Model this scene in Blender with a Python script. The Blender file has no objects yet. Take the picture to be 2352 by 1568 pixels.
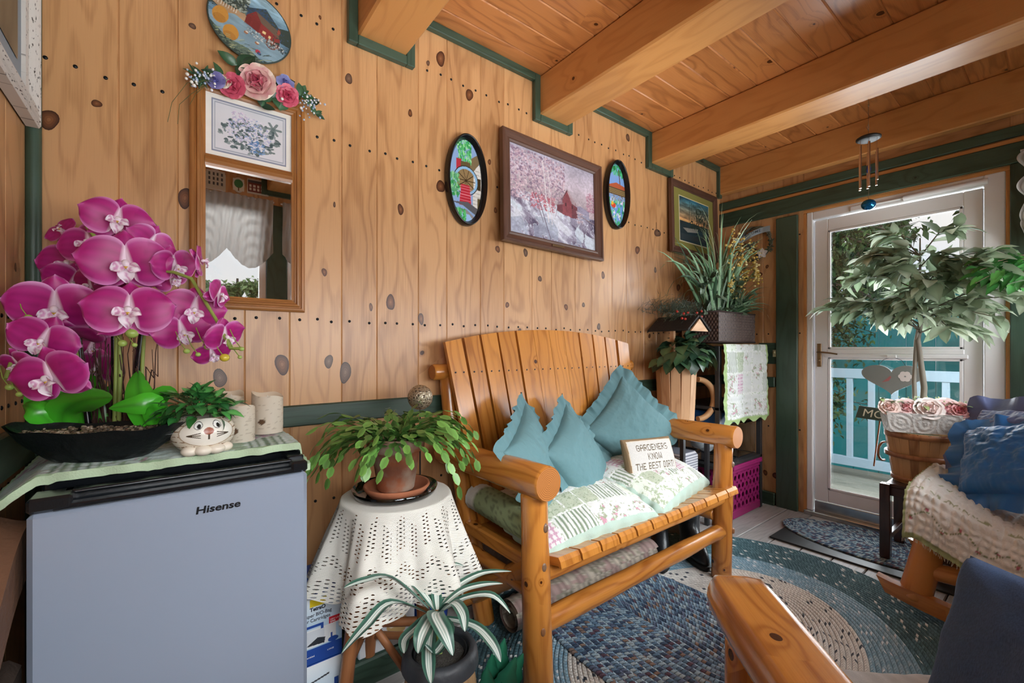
import bpy, math, random
import numpy as np
from mathutils import Vector, Matrix, noise as mnoise
random.seed(7)
PI = math.pi
# ------------------------------------------------------------------ camera, world, light
F = 1002.0; H = 1.12
scn = bpy.context.scene
C = scn.collection
cam_d = bpy.data.cameras.new('camera'); cam = bpy.data.objects.new('camera', cam_d); C.objects.link(cam)
cam.location = (0, 0, H); cam.rotation_euler = (PI/2, 0, math.radians(-37.75))
cam_d.sensor_width = 36; cam_d.lens = F/2352*36; cam_d.shift_y = 16/2352; cam_d.clip_start = .02
scn.camera = cam
w = bpy.data.worlds.new('world'); scn.world = w; w.use_nodes = True
wn = w.node_tree.nodes; wl = w.node_tree.links; wn.clear()
_tc = wn.new('ShaderNodeTexCoord'); _nz = wn.new('ShaderNodeTexNoise'); _nz.inputs['Scale'].default_value = 2.2; _nz.inputs['Detail'].default_value = 5
_rp = wn.new('ShaderNodeValToRGB'); _rp.color_ramp.elements[0].position = .35; _rp.color_ramp.elements[0].color = (.62,.78,1,1)
_rp.color_ramp.elements[1].position = .6; _rp.color_ramp.elements[1].color = (1,.99,.97,1)
_bg = wn.new('ShaderNodeBackground'); _bg.inputs[1].default_value = .62; _ow = wn.new('ShaderNodeOutputWorld')
wl.new(_tc.outputs['Generated'], _nz.inputs['Vector']); wl.new(_nz.outputs['Fac'], _rp.inputs[0]); wl.new(_rp.outputs[0], _bg.inputs[0]); wl.new(_bg.outputs[0], _ow.inputs[0])
vs = scn.view_settings; vs.view_transform = 'Standard'; vs.look = 'None'; vs.gamma = 1; vs.use_curve_mapping = False; vs.exposure = 0.62
def area(name, loc, rot, sx, sy, power, col=(1,1,1)):
    d = bpy.data.lights.new(name, 'AREA'); d.shape = 'RECTANGLE'; d.size = sx; d.size_y = sy; d.energy = power; d.color = col
    o = bpy.data.objects.new(name, d); C.objects.link(o); o.location = loc; o.rotation_euler = rot; return o
# area lamps added outside the rear windows and glazed door, standing in for daylight
area('sky_light', (1.7, -1.75, 3.1), (math.radians(55), 0, 0), 4.4, 1.2, 460, (.93,.97,1))
area('wall_fill', (1.5, -.56, 1.21), (math.radians(96), 0, 0), 3.6, .46, 50, (.96,.98,1))  # added frontal fill for the long wall, set low out of the mirror's sight
area('ceiling_fill', (1.5, -1.0, .45), (math.radians(118), 0, 0), 3.8, .8, 200, (.97,1,.95))  # upward fill added for the ceiling, standing in for light off the ground
area('daylight_door', (3.75, .67, 1.2), (PI/2, 0, PI/2), .7, 1.7, 34, (.9,.96,1))
sd = bpy.data.lights.new('sun', 'SUN'); sd.energy = 1.5; sd.angle = math.radians(12); so = bpy.data.objects.new('sun', sd); C.objects.link(so)
so.rotation_euler = (math.radians(35), 0, math.radians(150)); sd.color = (1,.96,.88)

# ------------------------------------------------------------------ helpers
def at(u, v, x=None, y=None, z=None, t=None):
    a = (u-1176)/F; dx = .6122+.7907*a; dy = .7907-.6122*a; dz = (800-v)/F
    if x is not None: t = x/dx
    elif y is not None: t = y/dy
    elif z is not None: t = (z-H)/dz
    return Vector((dx*t, dy*t, H+dz*t))
def lin(c):
    return tuple(((x/12.92) if x <= .04045 else ((x+.055)/1.055)**2.4) for x in c)
def hx(s):
    return tuple(int(s[i:i+2], 16)/255 for i in (0,2,4))
def H4(s): return lin(hx(s))+(1,)
def _hash(ix, iy, seed):
    seed = int(seed*10)
    n = (ix.astype(np.int64)*374761393 + iy.astype(np.int64)*668265263 + seed*2147483) & 0x7fffffff
    n = ((n ^ (n >> 13))*1274126177) & 0x7fffffff
    return ((n ^ (n >> 16)) & 0xffff)/65535.0
def vn(x, y, seed=0):
    x = np.asarray(x, float); y = np.asarray(y, float)
    ix = np.floor(x); iy = np.floor(y); fx = x-ix; fy = y-iy; fx = fx*fx*(3-2*fx); fy = fy*fy*(3-2*fy)
    a = _hash(ix,iy,seed); b = _hash(ix+1,iy,seed); c = _hash(ix,iy+1,seed); d = _hash(ix+1,iy+1,seed)
    return (a*(1-fx)+b*fx)*(1-fy)+(c*(1-fx)+d*fx)*fy
def fbm(x, y, seed=0, o=4):
    s = 0; a = .5; n = 0
    for i in range(o): s = s+a*vn(x*2**i, y*2**i, seed+i*13); n += a; a *= .5
    return s/n

class MB:
    def __init__(s): s.v=[]; s.f=[]; s.uv=[]; s.m=[]; s.sm=[]; s.c=[]; s.hasc=False
    def add(s, vs, fs, uvs=None, mat=0, smooth=False, cols=None):
        b = len(s.v); s.v.extend([tuple(p) for p in vs])
        if cols is not None: s.hasc = True; s.c.extend([tuple(q) for q in cols])
        else: s.c.extend([(1,1,1)]*len(vs))
        for i, f in enumerate(fs):
            s.f.append(tuple(b+k for k in f)); s.m.append(mat); s.sm.append(smooth)
            s.uv.append(uvs[i] if uvs is not None else [(0,0)]*len(f))
    def box(s, c, size, R=None, bev=.002, grain=None, mat=0, col=None):
        hx_, hy_, hz_ = [q/2 for q in size]; h = (hx_,hy_,hz_); bev = min(bev, min(h)*.45)
        if grain is None: grain = max(range(3), key=lambda i: size[i])
        V = {}; vl = []
        for sx in (-1,1):
            for sy in (-1,1):
                for sz in (-1,1):
                    sg = (sx,sy,sz)
                    for a in range(3):
                        p = [sg[i]*(h[i] if i == a else h[i]-bev) for i in range(3)]
                        V[(sg,a)] = len(vl); vl.append(p)
        fs = []
        def key(a, sa, b, sb, c_, sc):
            t = [0,0,0]; t[a]=sa; t[b]=sb; t[c_]=sc; return tuple(t)
        for a in range(3):
            b, c_ = (a+1)%3, (a+2)%3
            for sa in (-1,1):
                q = [V[(key(a,sa,b,x,c_,y),a)] for x,y in ((-1,-1),(1,-1),(1,1),(-1,1))]
                fs.append((q if sa > 0 else q[::-1], a))
        for a in range(3):              # edges along axis a
            b, c_ = (a+1)%3, (a+2)%3
            for sb in (-1,1):
                for sc in (-1,1):
                    q = [V[(key(a,-1,b,sb,c_,sc),b)], V[(key(a,1,b,sb,c_,sc),b)], V[(key(a,1,b,sb,c_,sc),c_)], V[(key(a,-1,b,sb,c_,sc),c_)]]
                    fs.append((q if sb*sc > 0 else q[::-1], b))
        for sx in (-1,1):
            for sy in (-1,1):
                for sz in (-1,1):
                    sg = (sx,sy,sz); q = [V[(sg,0)],V[(sg,1)],V[(sg,2)]]
                    fs.append((q if sx*sy*sz > 0 else q[::-1], 0))
        uvs = []
        for q, a in fs:
            if a == grain: o1, o2 = (a+1)%3, (a+2)%3; uvs.append([(vl[k][o1]*.15, vl[k][o2]) for k in q])
            else:
                o2 = 3-a-grain; uvs.append([(vl[k][grain], vl[k][o2]+vl[k][a]*(1 if abs(size[a])<.05 else 0)+ (a*.37)) for k in q])
        out = []
        c = Vector(c)
        for p in vl:
            p = Vector(p)
            if R is not None: p = R@p
            out.append(p+c)
        s.add(out, [q for q,a in fs], uvs, mat, False, None if col is None else [col]*len(out))
    def bar(s, p0, p1, w_, h_, up=(0,0,1), **k):        # box from p0 to p1: w_ sideways, h_ along up
        p0 = Vector(p0); p1 = Vector(p1); d = (p1-p0); L = d.length; d.normalize(); up = Vector(up)
        sd_ = d.cross(up).normalized(); u2 = sd_.cross(d).normalized()
        R = Matrix((d, sd_, u2)).transposed(); s.box((p0+p1)/2, (L,w_,h_), R, **k)
    def tube(s, pts, rad, n=10, mat=0, caps=True, capmat=None, col=None, closed=False, smooth=True, flat=1.0, upv=None):
        pts = [Vector(p) for p in pts]; m = len(pts)
        if not hasattr(rad, '__len__'): rad = [rad]*m
        t0 = (pts[1]-pts[0]).normalized(); ref = Vector(upv) if upv else (Vector((0,0,1)) if abs(t0.z) < .9 else Vector((1,0,0)))
        nrm = (ref-t0*ref.dot(t0)).normalized(); rings = []; L = 0; Ls = []
        for i in range(m):
            if closed: t = (pts[(i+1)%m]-pts[i-1]).normalized()
            else: t = (pts[min(i+1,m-1)]-pts[max(i-1,0)])
            if t.length < 1e-9: t = t0
            t = t.normalized(); nrm = (nrm-t*nrm.dot(t)).normalized(); b = t.cross(nrm)
            if i: L += (pts[i]-pts[i-1]).length
            Ls.append(L)
            rings.append([pts[i]+(nrm*math.cos(2*PI*k/n)*flat+b*math.sin(2*PI*k/n))*rad[i] for k in range(n)])
        vs_ = [p for r in rings for p in r]; fs = []; uvs = []; rm = max(rad); arc = 2*PI*rm/n
        for i in range(m if closed else m-1):
            j = (i+1)%m; l1 = Ls[j] if j else Ls[i]+(pts[0]-pts[i]).length
            for k in range(n):
                k2 = (k+1)%n; fs.append((i*n+k, i*n+k2, j*n+k2, j*n+k))
                uvs.append([(Ls[i],k*arc),(Ls[i],(k+1)*arc),(l1,(k+1)*arc),(l1,k*arc)])
        s.add(vs_, fs, uvs, mat, smooth, None if col is None else [col]*len(vs_))
        if caps and not closed:
            cm = mat if capmat is None else capmat
            for i, rev in ((0,True),(m-1,False)):
                if rad[i] < 1e-4: continue
                ring = rings[i]; f = list(range(n)); uvc = [(rad[i]*math.cos(2*PI*k/n), rad[i]*math.sin(2*PI*k/n)) for k in range(n)]
                if rev: f = f[::-1]; uvc = uvc[::-1]
                s.add(ring, [f], [uvc], cm, False, None if col is None else [col]*n)
    def log(s, p0, p1, r0, r1=None, n=20, mat=0, capmat=1, wob=.05, st=None, dome=.12, seed=0):
        r1 = r0 if r1 is None else r1; p0 = Vector(p0); p1 = Vector(p1); L = (p1-p0).length; st = st or max(6, int(L/.05))
        d = (p1-p0).normalized(); pts = []; rad = []
        e = min(r0*.22, L*.1)
        pts.append(p0); rad.append(r0*(1-dome)); pts.append(p0+d*e*.35); rad.append(r0*(1-dome*.35))
        a = Vector((mnoise.noise(Vector((seed,1,1))), mnoise.noise(Vector((seed,5,1))), mnoise.noise(Vector((seed,9,1)))))
        for i in range(st+1):
            q = e+(L-2*e)*i/st; f = q/L
            r = (r0+(r1-r0)*f)*(1+wob*mnoise.noise(Vector((q*6+seed*7.3, seed*3.1, 0))))
            pts.append(p0+d*q + a*math.sin(f*PI)*wob*.25); rad.append(r)
        pts.append(p1-d*e*.35); rad.append(r1*(1-dome*.35)); pts.append(p1); rad.append(r1*(1-dome))
        s.tube(pts, rad, n, mat, True, capmat)
    def lathe(s, prof, c, n=32, mat=0, M=None, cols=None, smooth=True, ph=0, fn=None, sx=1, sy=1):
        m = len(prof); c = Vector(c); vs_ = []; cl = []
        for i,(r,z) in enumerate(prof):
            for k in range(n):
                a = 2*PI*k/n+ph; rr = r*(fn(a,i) if fn else 1); p = Vector((rr*math.cos(a)*sx, rr*math.sin(a)*sy, z))
                if M is not None: p = M@p
                vs_.append(p+c)
                if cols: cl.append(cols[i])
        fs = []; uvs = []; L = 0
        for i in range(m-1):
            l2 = L+math.hypot(prof[i+1][0]-prof[i][0], prof[i+1][1]-prof[i][1])
            for k in range(n):
                k2 = (k+1)%n; fs.append((i*n+k, i*n+k2, (i+1)*n+k2, (i+1)*n+k)); R_ = max(prof[i][0], prof[i+1][0]); da = 2*PI/n*R_
                uvs.append([(L,k*da),(L,(k+1)*da),(l2,(k+1)*da),(l2,k*da)])
            L = l2
        s.add(vs_, fs, uvs, mat, smooth, cl if cols else None)
    def ball(s, c, r, n=14, mat=0, sc=(1,1,1), R=None, col=None):
        prof = [(max(math.sin(PI*i/(n-2)),1e-4)*r, -math.cos(PI*i/(n-2))*r) for i in range(n-1)]
        M = Matrix.Diagonal(Vector(sc)).to_3x3()
        if R is not None: M = R@M
        s.lathe(prof, c, n, mat, M, [col]*len(prof) if col else None)
    def surf(s, X, Y, Z, col=None, U=None, V=None, mat=0, smooth=True, flip=False, closeu=False, mask=None):
        nu, nv = X.shape; vs_ = np.stack([X,Y,Z],-1).reshape(-1,3); b = len(s.v)
        s.v.extend(map(tuple, vs_.tolist()))
        if col is not None: s.hasc = True; s.c.extend(map(tuple, np.asarray(col).reshape(-1,3).tolist()))
        else: s.c.extend([(1,1,1)]*len(vs_))
        if U is None:
            U, V = np.meshgrid(np.linspace(0,1,nu), np.linspace(0,1,nv), indexing='ij')
        for i in range(nu if closeu else nu-1):
            j = (i+1)%nu
            for k in range(nv-1):
                if mask is not None and not (mask[i,k] and mask[j,k] and mask[j,k+1] and mask[i,k+1]): continue
                q = ((i,k),(j,k),(j,k+1),(i,k+1))
                if flip: q = q[::-1]
                s.f.append(tuple(b+a*nv+c for a,c in q)); s.uv.append([(U[a,c],V[a,c]) for a,c in q]); s.m.append(mat); s.sm.append(smooth)
    def poly(s, pts2, d, M, mat=0, mat2=None, off=0):     # outline in the M xy-plane, extruded d along M z
        n = len(pts2); a = [M@Vector((x,y,off)) for x,y in pts2]; b = [M@Vector((x,y,off+d)) for x,y in pts2]
        ar = sum(pts2[i][0]*pts2[(i+1)%n][1]-pts2[(i+1)%n][0]*pts2[i][1] for i in range(n))
        f1 = list(range(n,2*n)); f0 = list(range(n))[::-1]
        if ar < 0: f1 = f1[::-1]; f0 = f0[::-1]
        uv1 = [pts2[k-n] for k in f1]; uv0 = [pts2[k] for k in f0]
        s.add(a+b, [f0,f1], [uv0,uv1], mat)
        for i in range(n):
            j = (i+1)%n; q = [i,j,n+j,n+i]
            if ar < 0: q = q[::-1]
            s.add([ (a+b)[k] for k in q], [(0,1,2,3)], [[(pts2[i][0],0),(pts2[j][0],0),(pts2[j][0],d),(pts2[i][0],d)]], mat if mat2 is None else mat2)
    def leaf(s, base, d, nrm, L, W, curl=.25, fold=.15, n=5, mat=0, col=None, colm=None, tip=1.0, shape=None):
        base = Vector(base); d = Vector(d).normalized(); nrm = Vector(nrm); sd_ = d.cross(nrm)
        if sd_.length < 1e-4: sd_ = d.cross(Vector((.3,.8,.5)))
        sd_.normalize(); nrm = sd_.cross(d).normalized(); vs_ = []; uvs = []; fs = []; cl = []
        for i in range(n+1):
            f = i/n; wd = W/2*(shape(f) if shape else max(.04, math.sin(PI*min(1,f**.8))**.8)) if 0 < f < 1 else W/2*.05
            p = base+d*L*f*(1-curl*.3*f)-nrm*(curl*L*f*f)
            vs_ += [p+sd_*wd+nrm*wd*fold*2, p, p-sd_*wd+nrm*wd*fold*2]; cl += [col,colm or col,col]
        for i in range(n):
            for k in (0,1):
                a = i*3+k; fs.append((a,a+1,a+4,a+3)); uvs.append([(i/n,k*.5),(i/n,(k+1)*.5),((i+1)/n,(k+1)*.5),((i+1)/n,k*.5)])
        s.add(vs_, fs, uvs, mat, True, cl if col else None)
    def build(s, name, mats, parent=None, loc=None):
        if not isinstance(mats, (list,tuple)): mats = [mats]
        me = bpy.data.meshes.new(name)
        if parent is not None:
            r = parent
            while r.parent: r = r.parent
            off = r.location.copy()
        elif loc is not None: off = Vector(loc)
        else:
            A = np.array(s.v); off = Vector(((A[:,0].min()+A[:,0].max())/2, (A[:,1].min()+A[:,1].max())/2, A[:,2].min()))
        me.from_pydata([(a-off.x, b-off.y, c-off.z) for a,b,c in s.v], [], s.f)
        for m_ in mats: me.materials.append(m_)
        me.polygons.foreach_set('material_index', s.m); me.polygons.foreach_set('use_smooth', s.sm)
        ul = me.uv_layers.new(name='UVMap'); flat = [x for f in s.uv for p in f for x in p]
        if len(flat) == 2*len(me.loops): ul.data.foreach_set('uv', flat)
        if s.hasc:
            ca = me.color_attributes.new('Col', 'FLOAT_COLOR', 'POINT'); a = np.ones((len(s.v),4)); cc = np.clip(np.array(s.c),0,1)
            a[:,:3] = np.where(cc <= .04045, cc/12.92, ((cc+.055)/1.055)**2.4); ca.data.foreach_set('color', a.ravel())
        me.update()
        o = bpy.data.objects.new(name, me); C.objects.link(o)
        if parent is not None: o.parent = parent
        else: o.location = off
        return o
def tag(o, label=None, cat=None, group=None, kind=None):
    if label: o['label'] = label
    if cat: o['category'] = cat
    if group: o['group'] = group
    if kind: o['kind'] = kind
    return o
def thing(name, label, cat, loc, group=None):
    o = bpy.data.objects.new(name, None); C.objects.link(o); o.empty_display_size = .05; o.location = loc; return tag(o, label, cat, group)
def struct(o): o['kind'] = 'structure'; return o
def frame_M(c, right, up):
    right = Vector(right).normalized(); up = Vector(up); n = right.cross(up).normalized(); up = n.cross(right)
    return Matrix.Translation(Vector(c)) @ Matrix((right, up, n)).transposed().to_4x4()

# ------------------------------------------------------------------ materials
class NT:
    def __init__(s, name):
        s.m = bpy.data.materials.new(name); s.m.use_nodes = True; s.t = s.m.node_tree; s.n = s.t.nodes; s.n.clear()
        s.out = s.n.new('ShaderNodeOutputMaterial')
    def N(s, ty, ins=None, **k):
        x = s.n.new(ty)
        for a, b in k.items(): setattr(x, a, b)
        if ins:
            for a, b in ins.items():
                if hasattr(b, 'is_output') or hasattr(b, 'links'): s.t.links.new(b, x.inputs[a])
                else: x.inputs[a].default_value = b
        return x
    def math(s, op, a, b=0, c=0, clamp=False):
        x = s.N('ShaderNodeMath', {0:a,1:b,2:c}, operation=op, use_clamp=clamp); return x.outputs[0]
    def mix(s, f, a, b, bt='MIX'):
        x = s.N('ShaderNodeMix', None, data_type='RGBA', blend_type=bt)
        for k, v in ((0,f),(6,a),(7,b)):
            if hasattr(v, 'links'): s.t.links.new(v, x.inputs[k])
            else: x.inputs[k].default_value = v
        return x.outputs[2]
    def ramp(s, f, st):
        x = s.N('ShaderNodeValToRGB', {0:f}); e = x.color_ramp.elements
        while len(e) < len(st): e.new(.5)
        for i,(p,c) in enumerate(st): e[i].position = p; e[i].color = c
        return x.outputs[0]
    def bsdf(s, **k):
        x = s.N('ShaderNodeBsdfPrincipled', {a.replace('_',' '): b for a, b in k.items()}); s.t.links.new(x.outputs[0], s.out.inputs[0]); return x
    def bump(s, h, st=.3, d=.01): return s.N('ShaderNodeBump', {'Height':h,'Strength':st,'Distance':d}).outputs[0]
def plain(name, col, rough=.5, metal=0, bump=0, bscale=60, var=0, **k):
    t = NT(name); c = H4(col) if isinstance(col,str) else col; ins = dict(Base_Color=c, Roughness=rough, Metallic=metal); ins.update(k)
    if bump or var:
        tc = t.N('ShaderNodeTexCoord'); nz = t.N('ShaderNodeTexNoise', {'Vector':tc.outputs['Object'],'Scale':bscale,'Detail':4})
        if bump: ins['Normal'] = t.bump(nz.outputs['Fac'], bump)
        if var:
            nz2 = t.N('ShaderNodeTexNoise', {'Vector':tc.outputs['Object'],'Scale':bscale*.3,'Detail':3})
            ins['Base_Color'] = t.mix(t.math('MULTIPLY', nz2.outputs['Fac'], var), c, tuple(x*.35 for x in c[:3])+(1,))
    t.bsdf(**ins); return t.m
def attr(name, rough=.6, bump=0, bscale=200, metal=0, **k):
    t = NT(name); a = t.N('ShaderNodeAttribute', attribute_name='Col'); ins = dict(Base_Color=a.outputs['Color'], Roughness=rough, Metallic=metal); ins.update(k)
    if bump:
        tc = t.N('ShaderNodeTexCoord'); nz = t.N('ShaderNodeTexNoise', {'Vector':tc.outputs['Object'],'Scale':bscale,'Detail':3}); ins['Normal'] = t.bump(nz.outputs['Fac'], bump)
    t.bsdf(**ins); return t.m
def wood(name, light, dark, rough=.38, knot=.5, freq=75, fine=.25, band=.4, tone=.35, kscale=4.2, coat=.15, kcol='3a1808'):
    t = NT(name); L = H4(light); D = H4(dark)
    uv = t.N('ShaderNodeUVMap'); sx = t.N('ShaderNodeSeparateXYZ', {0:uv.outputs[0]})
    gi = t.N('ShaderNodeNewGeometry').outputs['Random Per Island']; oi = t.N('ShaderNodeObjectInfo').outputs['Random']
    rnd = t.math('FRACT', t.math('ADD', gi, t.math('MULTIPLY', oi, 7.13)))
    U = t.math('ADD', sx.outputs[0], t.math('MULTIPLY', rnd, 31.7)); V = t.math('ADD', sx.outputs[1], t.math('MULTIPLY', rnd, 17.3))
    def vec(a, b): return t.N('ShaderNodeCombineXYZ', {0:a,1:b}).outputs[0]
    n1 = t.N('ShaderNodeTexNoise', {'Vector':vec(t.math('MULTIPLY',U,1.6), t.math('MULTIPLY',V,7)),'Scale':1,'Detail':2}, noise_dimensions='2D').outputs['Fac']
    wv = t.N('ShaderNodeTexNoise', {'Vector':vec(t.math('MULTIPLY',U,9), t.math('MULTIPLY',V,9)),'Scale':1,'Detail':1}, noise_dimensions='2D').outputs['Fac']
    vec2 = vec(t.math('ADD', t.math('MULTIPLY',U,kscale), t.math('MULTIPLY',wv,.12)), t.math('MULTIPLY',V,kscale*1.15))
    vo = t.N('ShaderNodeTexVoronoi', {'Vector':vec2,'Scale':1}, voronoi_dimensions='2D'); d = vo.outputs['Distance']; cs = t.N('ShaderNodeSeparateColor', {0:vo.outputs['Color']})
    pres = t.math('LESS_THAN', cs.outputs[0], knot)
    R = t.math('ADD', t.math('MULTIPLY', cs.outputs[1], .05), .02)
    fall = t.math('MULTIPLY', t.math('EXPONENT', t.math('MULTIPLY', d, -7)), pres)
    ph = t.math('ADD', t.math('ADD', t.math('MULTIPLY', V, freq), t.math('MULTIPLY', n1, 30)), t.math('MULTIPLY', fall, 14))
    bs = t.math('POWER', t.math('ADD', t.math('MULTIPLY', t.math('SINE', ph), .5), .5), 3.2)
    fn = t.N('ShaderNodeTexNoise', {'Vector':vec(t.math('MULTIPLY',U,7), t.math('MULTIPLY',V,260)),'Scale':1,'Detail':3}, noise_dimensions='2D').outputs['Fac']
    big = t.N('ShaderNodeTexNoise', {'Vector':vec(t.math('MULTIPLY',U,1.1), t.math('MULTIPLY',V,4)),'Scale':1,'Detail':1}, noise_dimensions='2D').outputs['Fac']
    f = t.math('ADD', t.math('MULTIPLY', bs, band), t.math('MULTIPLY', t.math('SUBTRACT', fn, .45), fine*2.2))
    f = t.math('ADD', f, t.math('MULTIPLY', t.math('SUBTRACT', rnd, .35), tone)); f = t.math('ADD', f, t.math('MULTIPLY', t.math('SUBTRACT', big, .5), .7), clamp=True)
    col = t.mix(f, L, D)
    kn = t.math('MULTIPLY', t.math('LESS_THAN', d, R), pres)
    halo = t.math('MULTIPLY', t.math('SUBTRACT', 1, t.math('DIVIDE', d, t.math('MULTIPLY', R, 2.4)), clamp=True), pres)
    col = t.mix(t.math('MULTIPLY', halo, .55, clamp=True), col, D)
    rg = t.math('ADD', t.math('MULTIPLY', t.math('SINE', t.math('MULTIPLY', t.math('DIVIDE', d, R), 14)), .25), .3, clamp=True)
    col = t.mix(kn, col, t.mix(rg, H4(kcol), tuple(q*.45 for q in D[:3])+(1,)))
    nrm = t.bump(fn, .08, .002)
    b = t.bsdf(Base_Color=col, Roughness=rough, Normal=nrm); b.inputs['Coat Weight'].default_value = coat; b.inputs['Coat Roughness'].default_value = .25
    return t.m
def endgrain(name, light, dark):
    t = NT(name); uv = t.N('ShaderNodeUVMap'); nz = t.N('ShaderNodeTexNoise', {'Vector':uv.outputs[0],'Scale':30})
    ln = t.N('ShaderNodeVectorMath', {0:uv.outputs[0]}, operation='LENGTH').outputs['Value']
    s_ = t.math('SINE', t.math('ADD', t.math('MULTIPLY', ln, 1100), t.math('MULTIPLY', nz.outputs[0], 4)))
    t.bsdf(Base_Color=t.mix(t.math('ADD', t.math('MULTIPLY', s_, .35), .4, clamp=True), H4(light), H4(dark)), Roughness=.5); return t.m
def glassmat(name, tint=(1,1,1,1), refl=1.0):
    t = NT(name); tr = t.N('ShaderNodeBsdfTransparent', {'Color':tint}); gl = t.N('ShaderNodeBsdfGlossy', {'Roughness':.02})
    fr = t.N('ShaderNodeFresnel', {'IOR':1.45}); mx = t.N('ShaderNodeMixShader', {0:t.math('MULTIPLY', fr.outputs[0], refl),1:tr.outputs[0],2:gl.outputs[0]})
    t.t.links.new(mx.outputs[0], t.out.inputs[0]); return t.m
def translucent(name, col, tr=.4, rough=.8, bump=0, use_attr=False, alpha=None):
    t = NT(name); c = t.N('ShaderNodeAttribute', attribute_name='Col').outputs['Color'] if use_attr else H4(col)
    d = t.N('ShaderNodeBsdfPrincipled', {'Base Color':c,'Roughness':rough}); l = t.N('ShaderNodeBsdfTranslucent', {'Color':c})
    mx = t.N('ShaderNodeMixShader', {0:tr,1:d.outputs[0],2:l.outputs[0]}); o = mx.outputs[0]
    if alpha:
        tp = t.N('ShaderNodeBsdfTransparent'); o = t.N('ShaderNodeMixShader', {0:alpha,1:tp.outputs[0],2:o}).outputs[0]
    t.t.links.new(o, t.out.inputs[0]); return t.m
M = {}
M['wall'] = wood('wall_pine', 'cb9b6b', '97673f', knot=.12, rough=.36, kscale=3.2, freq=70, band=.42, tone=.42, fine=.32)
M['ceil'] = wood('ceiling_pine', 'c4814a', '8c5026', knot=.3, rough=.34, kscale=4.2, tone=.45, band=.5)
M['beam'] = wood('beam_pine', 'cf9356', 'a8682f', knot=.12, rough=.42, freq=40, kscale=2.4, tone=.1, band=.3, fine=.15)
M['log'] = wood('varnished_log', 'c9843a', '8f4e1a', knot=.35, rough=.22, freq=110, kscale=7, band=.5, coat=.5)
M['slat'] = wood('varnished_slat', 'cf8a3c', '9a5a20', knot=.18, rough=.25, freq=130, kscale=6, band=.5, coat=.45)
M['logend'] = endgrain('log_end_grain', 'c4803f', '7c431a')
M['green'] = wood('green_stained_wood', '3a5244', '1d3024', knot=.15, rough=.42, kcol='101a12', freq=90)
M['frame'] = wood('oak_frame', 'a9713c', '7a4a20', knot=0, rough=.35, fine=.4, band=.2)
M['darkframe'] = wood('walnut_frame', '5d4034', '38231c', knot=0, rough=.4, fine=.4, band=.2)
M['darkwood'] = wood('dark_stained_wood', '432820', '20110d', knot=0, rough=.25, fine=.3)
M['deck'] = wood('grey_decking', 'b3b0ae', '8d8988', knot=0, rough=.6, fine=.6, band=.25, freq=160, coat=0)
M['outdeck'] = wood('weathered_decking', '7d8077', '545a50', knot=0, rough=.8, fine=.5, coat=0)
M['palewood'] = wood('pale_pine_slat', 'd6aa80', 'b07f55', knot=.1, rough=.6, kscale=6, coat=0)
M['redwood'] = wood('reddish_log', 'c48246', '8e5226', knot=.25, rough=.25, kscale=6, coat=.4)
M['stoolwood'] = wood('brown_stick_wood', 'ab7148', '754526', knot=.2, rough=.4, kscale=9)
M['basketwood'] = wood('bushel_basket_slat', 'c09260', '86582f', knot=0, rough=.5, tone=.7)
M['barrel'] = wood('barrel_stave', 'b08d66', '7a5c3e', knot=0, rough=.5, tone=.5)
M['black'] = plain('black_iron', '17181a', .45, 0)
M['nail'] = plain('black_nail', '1c2024', .3, .6)
M['blackpl'] = plain('black_plastic', '1a1d20', .5, 0, .1, 300)
M['white'] = plain('white_painted_metal', 'e6e4e6', .35)
M['chrome'] = plain('brushed_aluminium', 'c4c4c6', .25, 1)
M['glass'] = glassmat('window_glass')
M['fridge'] = plain('silver_fridge_paint', '97a2b4', .34, .25, .015, 900)
M['teal'] = plain('teal_cotton', '62898f', .8, 0, .15, 250)
M['attr'] = attr('painted', .6); M['attrc'] = attr('printed_cloth', .85, .2, 300); M['attrg'] = attr('glazed', .25)
M['leafg'] = attr('leaf', .35); M['petal'] = attr('petal', .45)
M['terra'] = plain('terracotta', 'b06a48', .8, 0, .1, 80, .5)
M['mirror'] = plain('mirror_silver', 'f2f2f2', .01, 1)
M['teal_wall'] = plain('teal_siding', '1d8087', .6, 0, .05, 20, .3)
M['rail'] = plain('blue_grey_paint', '8199a8', .5, 0, .05, 30)
def metal(n, c, r=.3): return plain(n, c, r, 1)
M['brass'] = metal('aged_brass', '8a6f52', .35)

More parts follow.
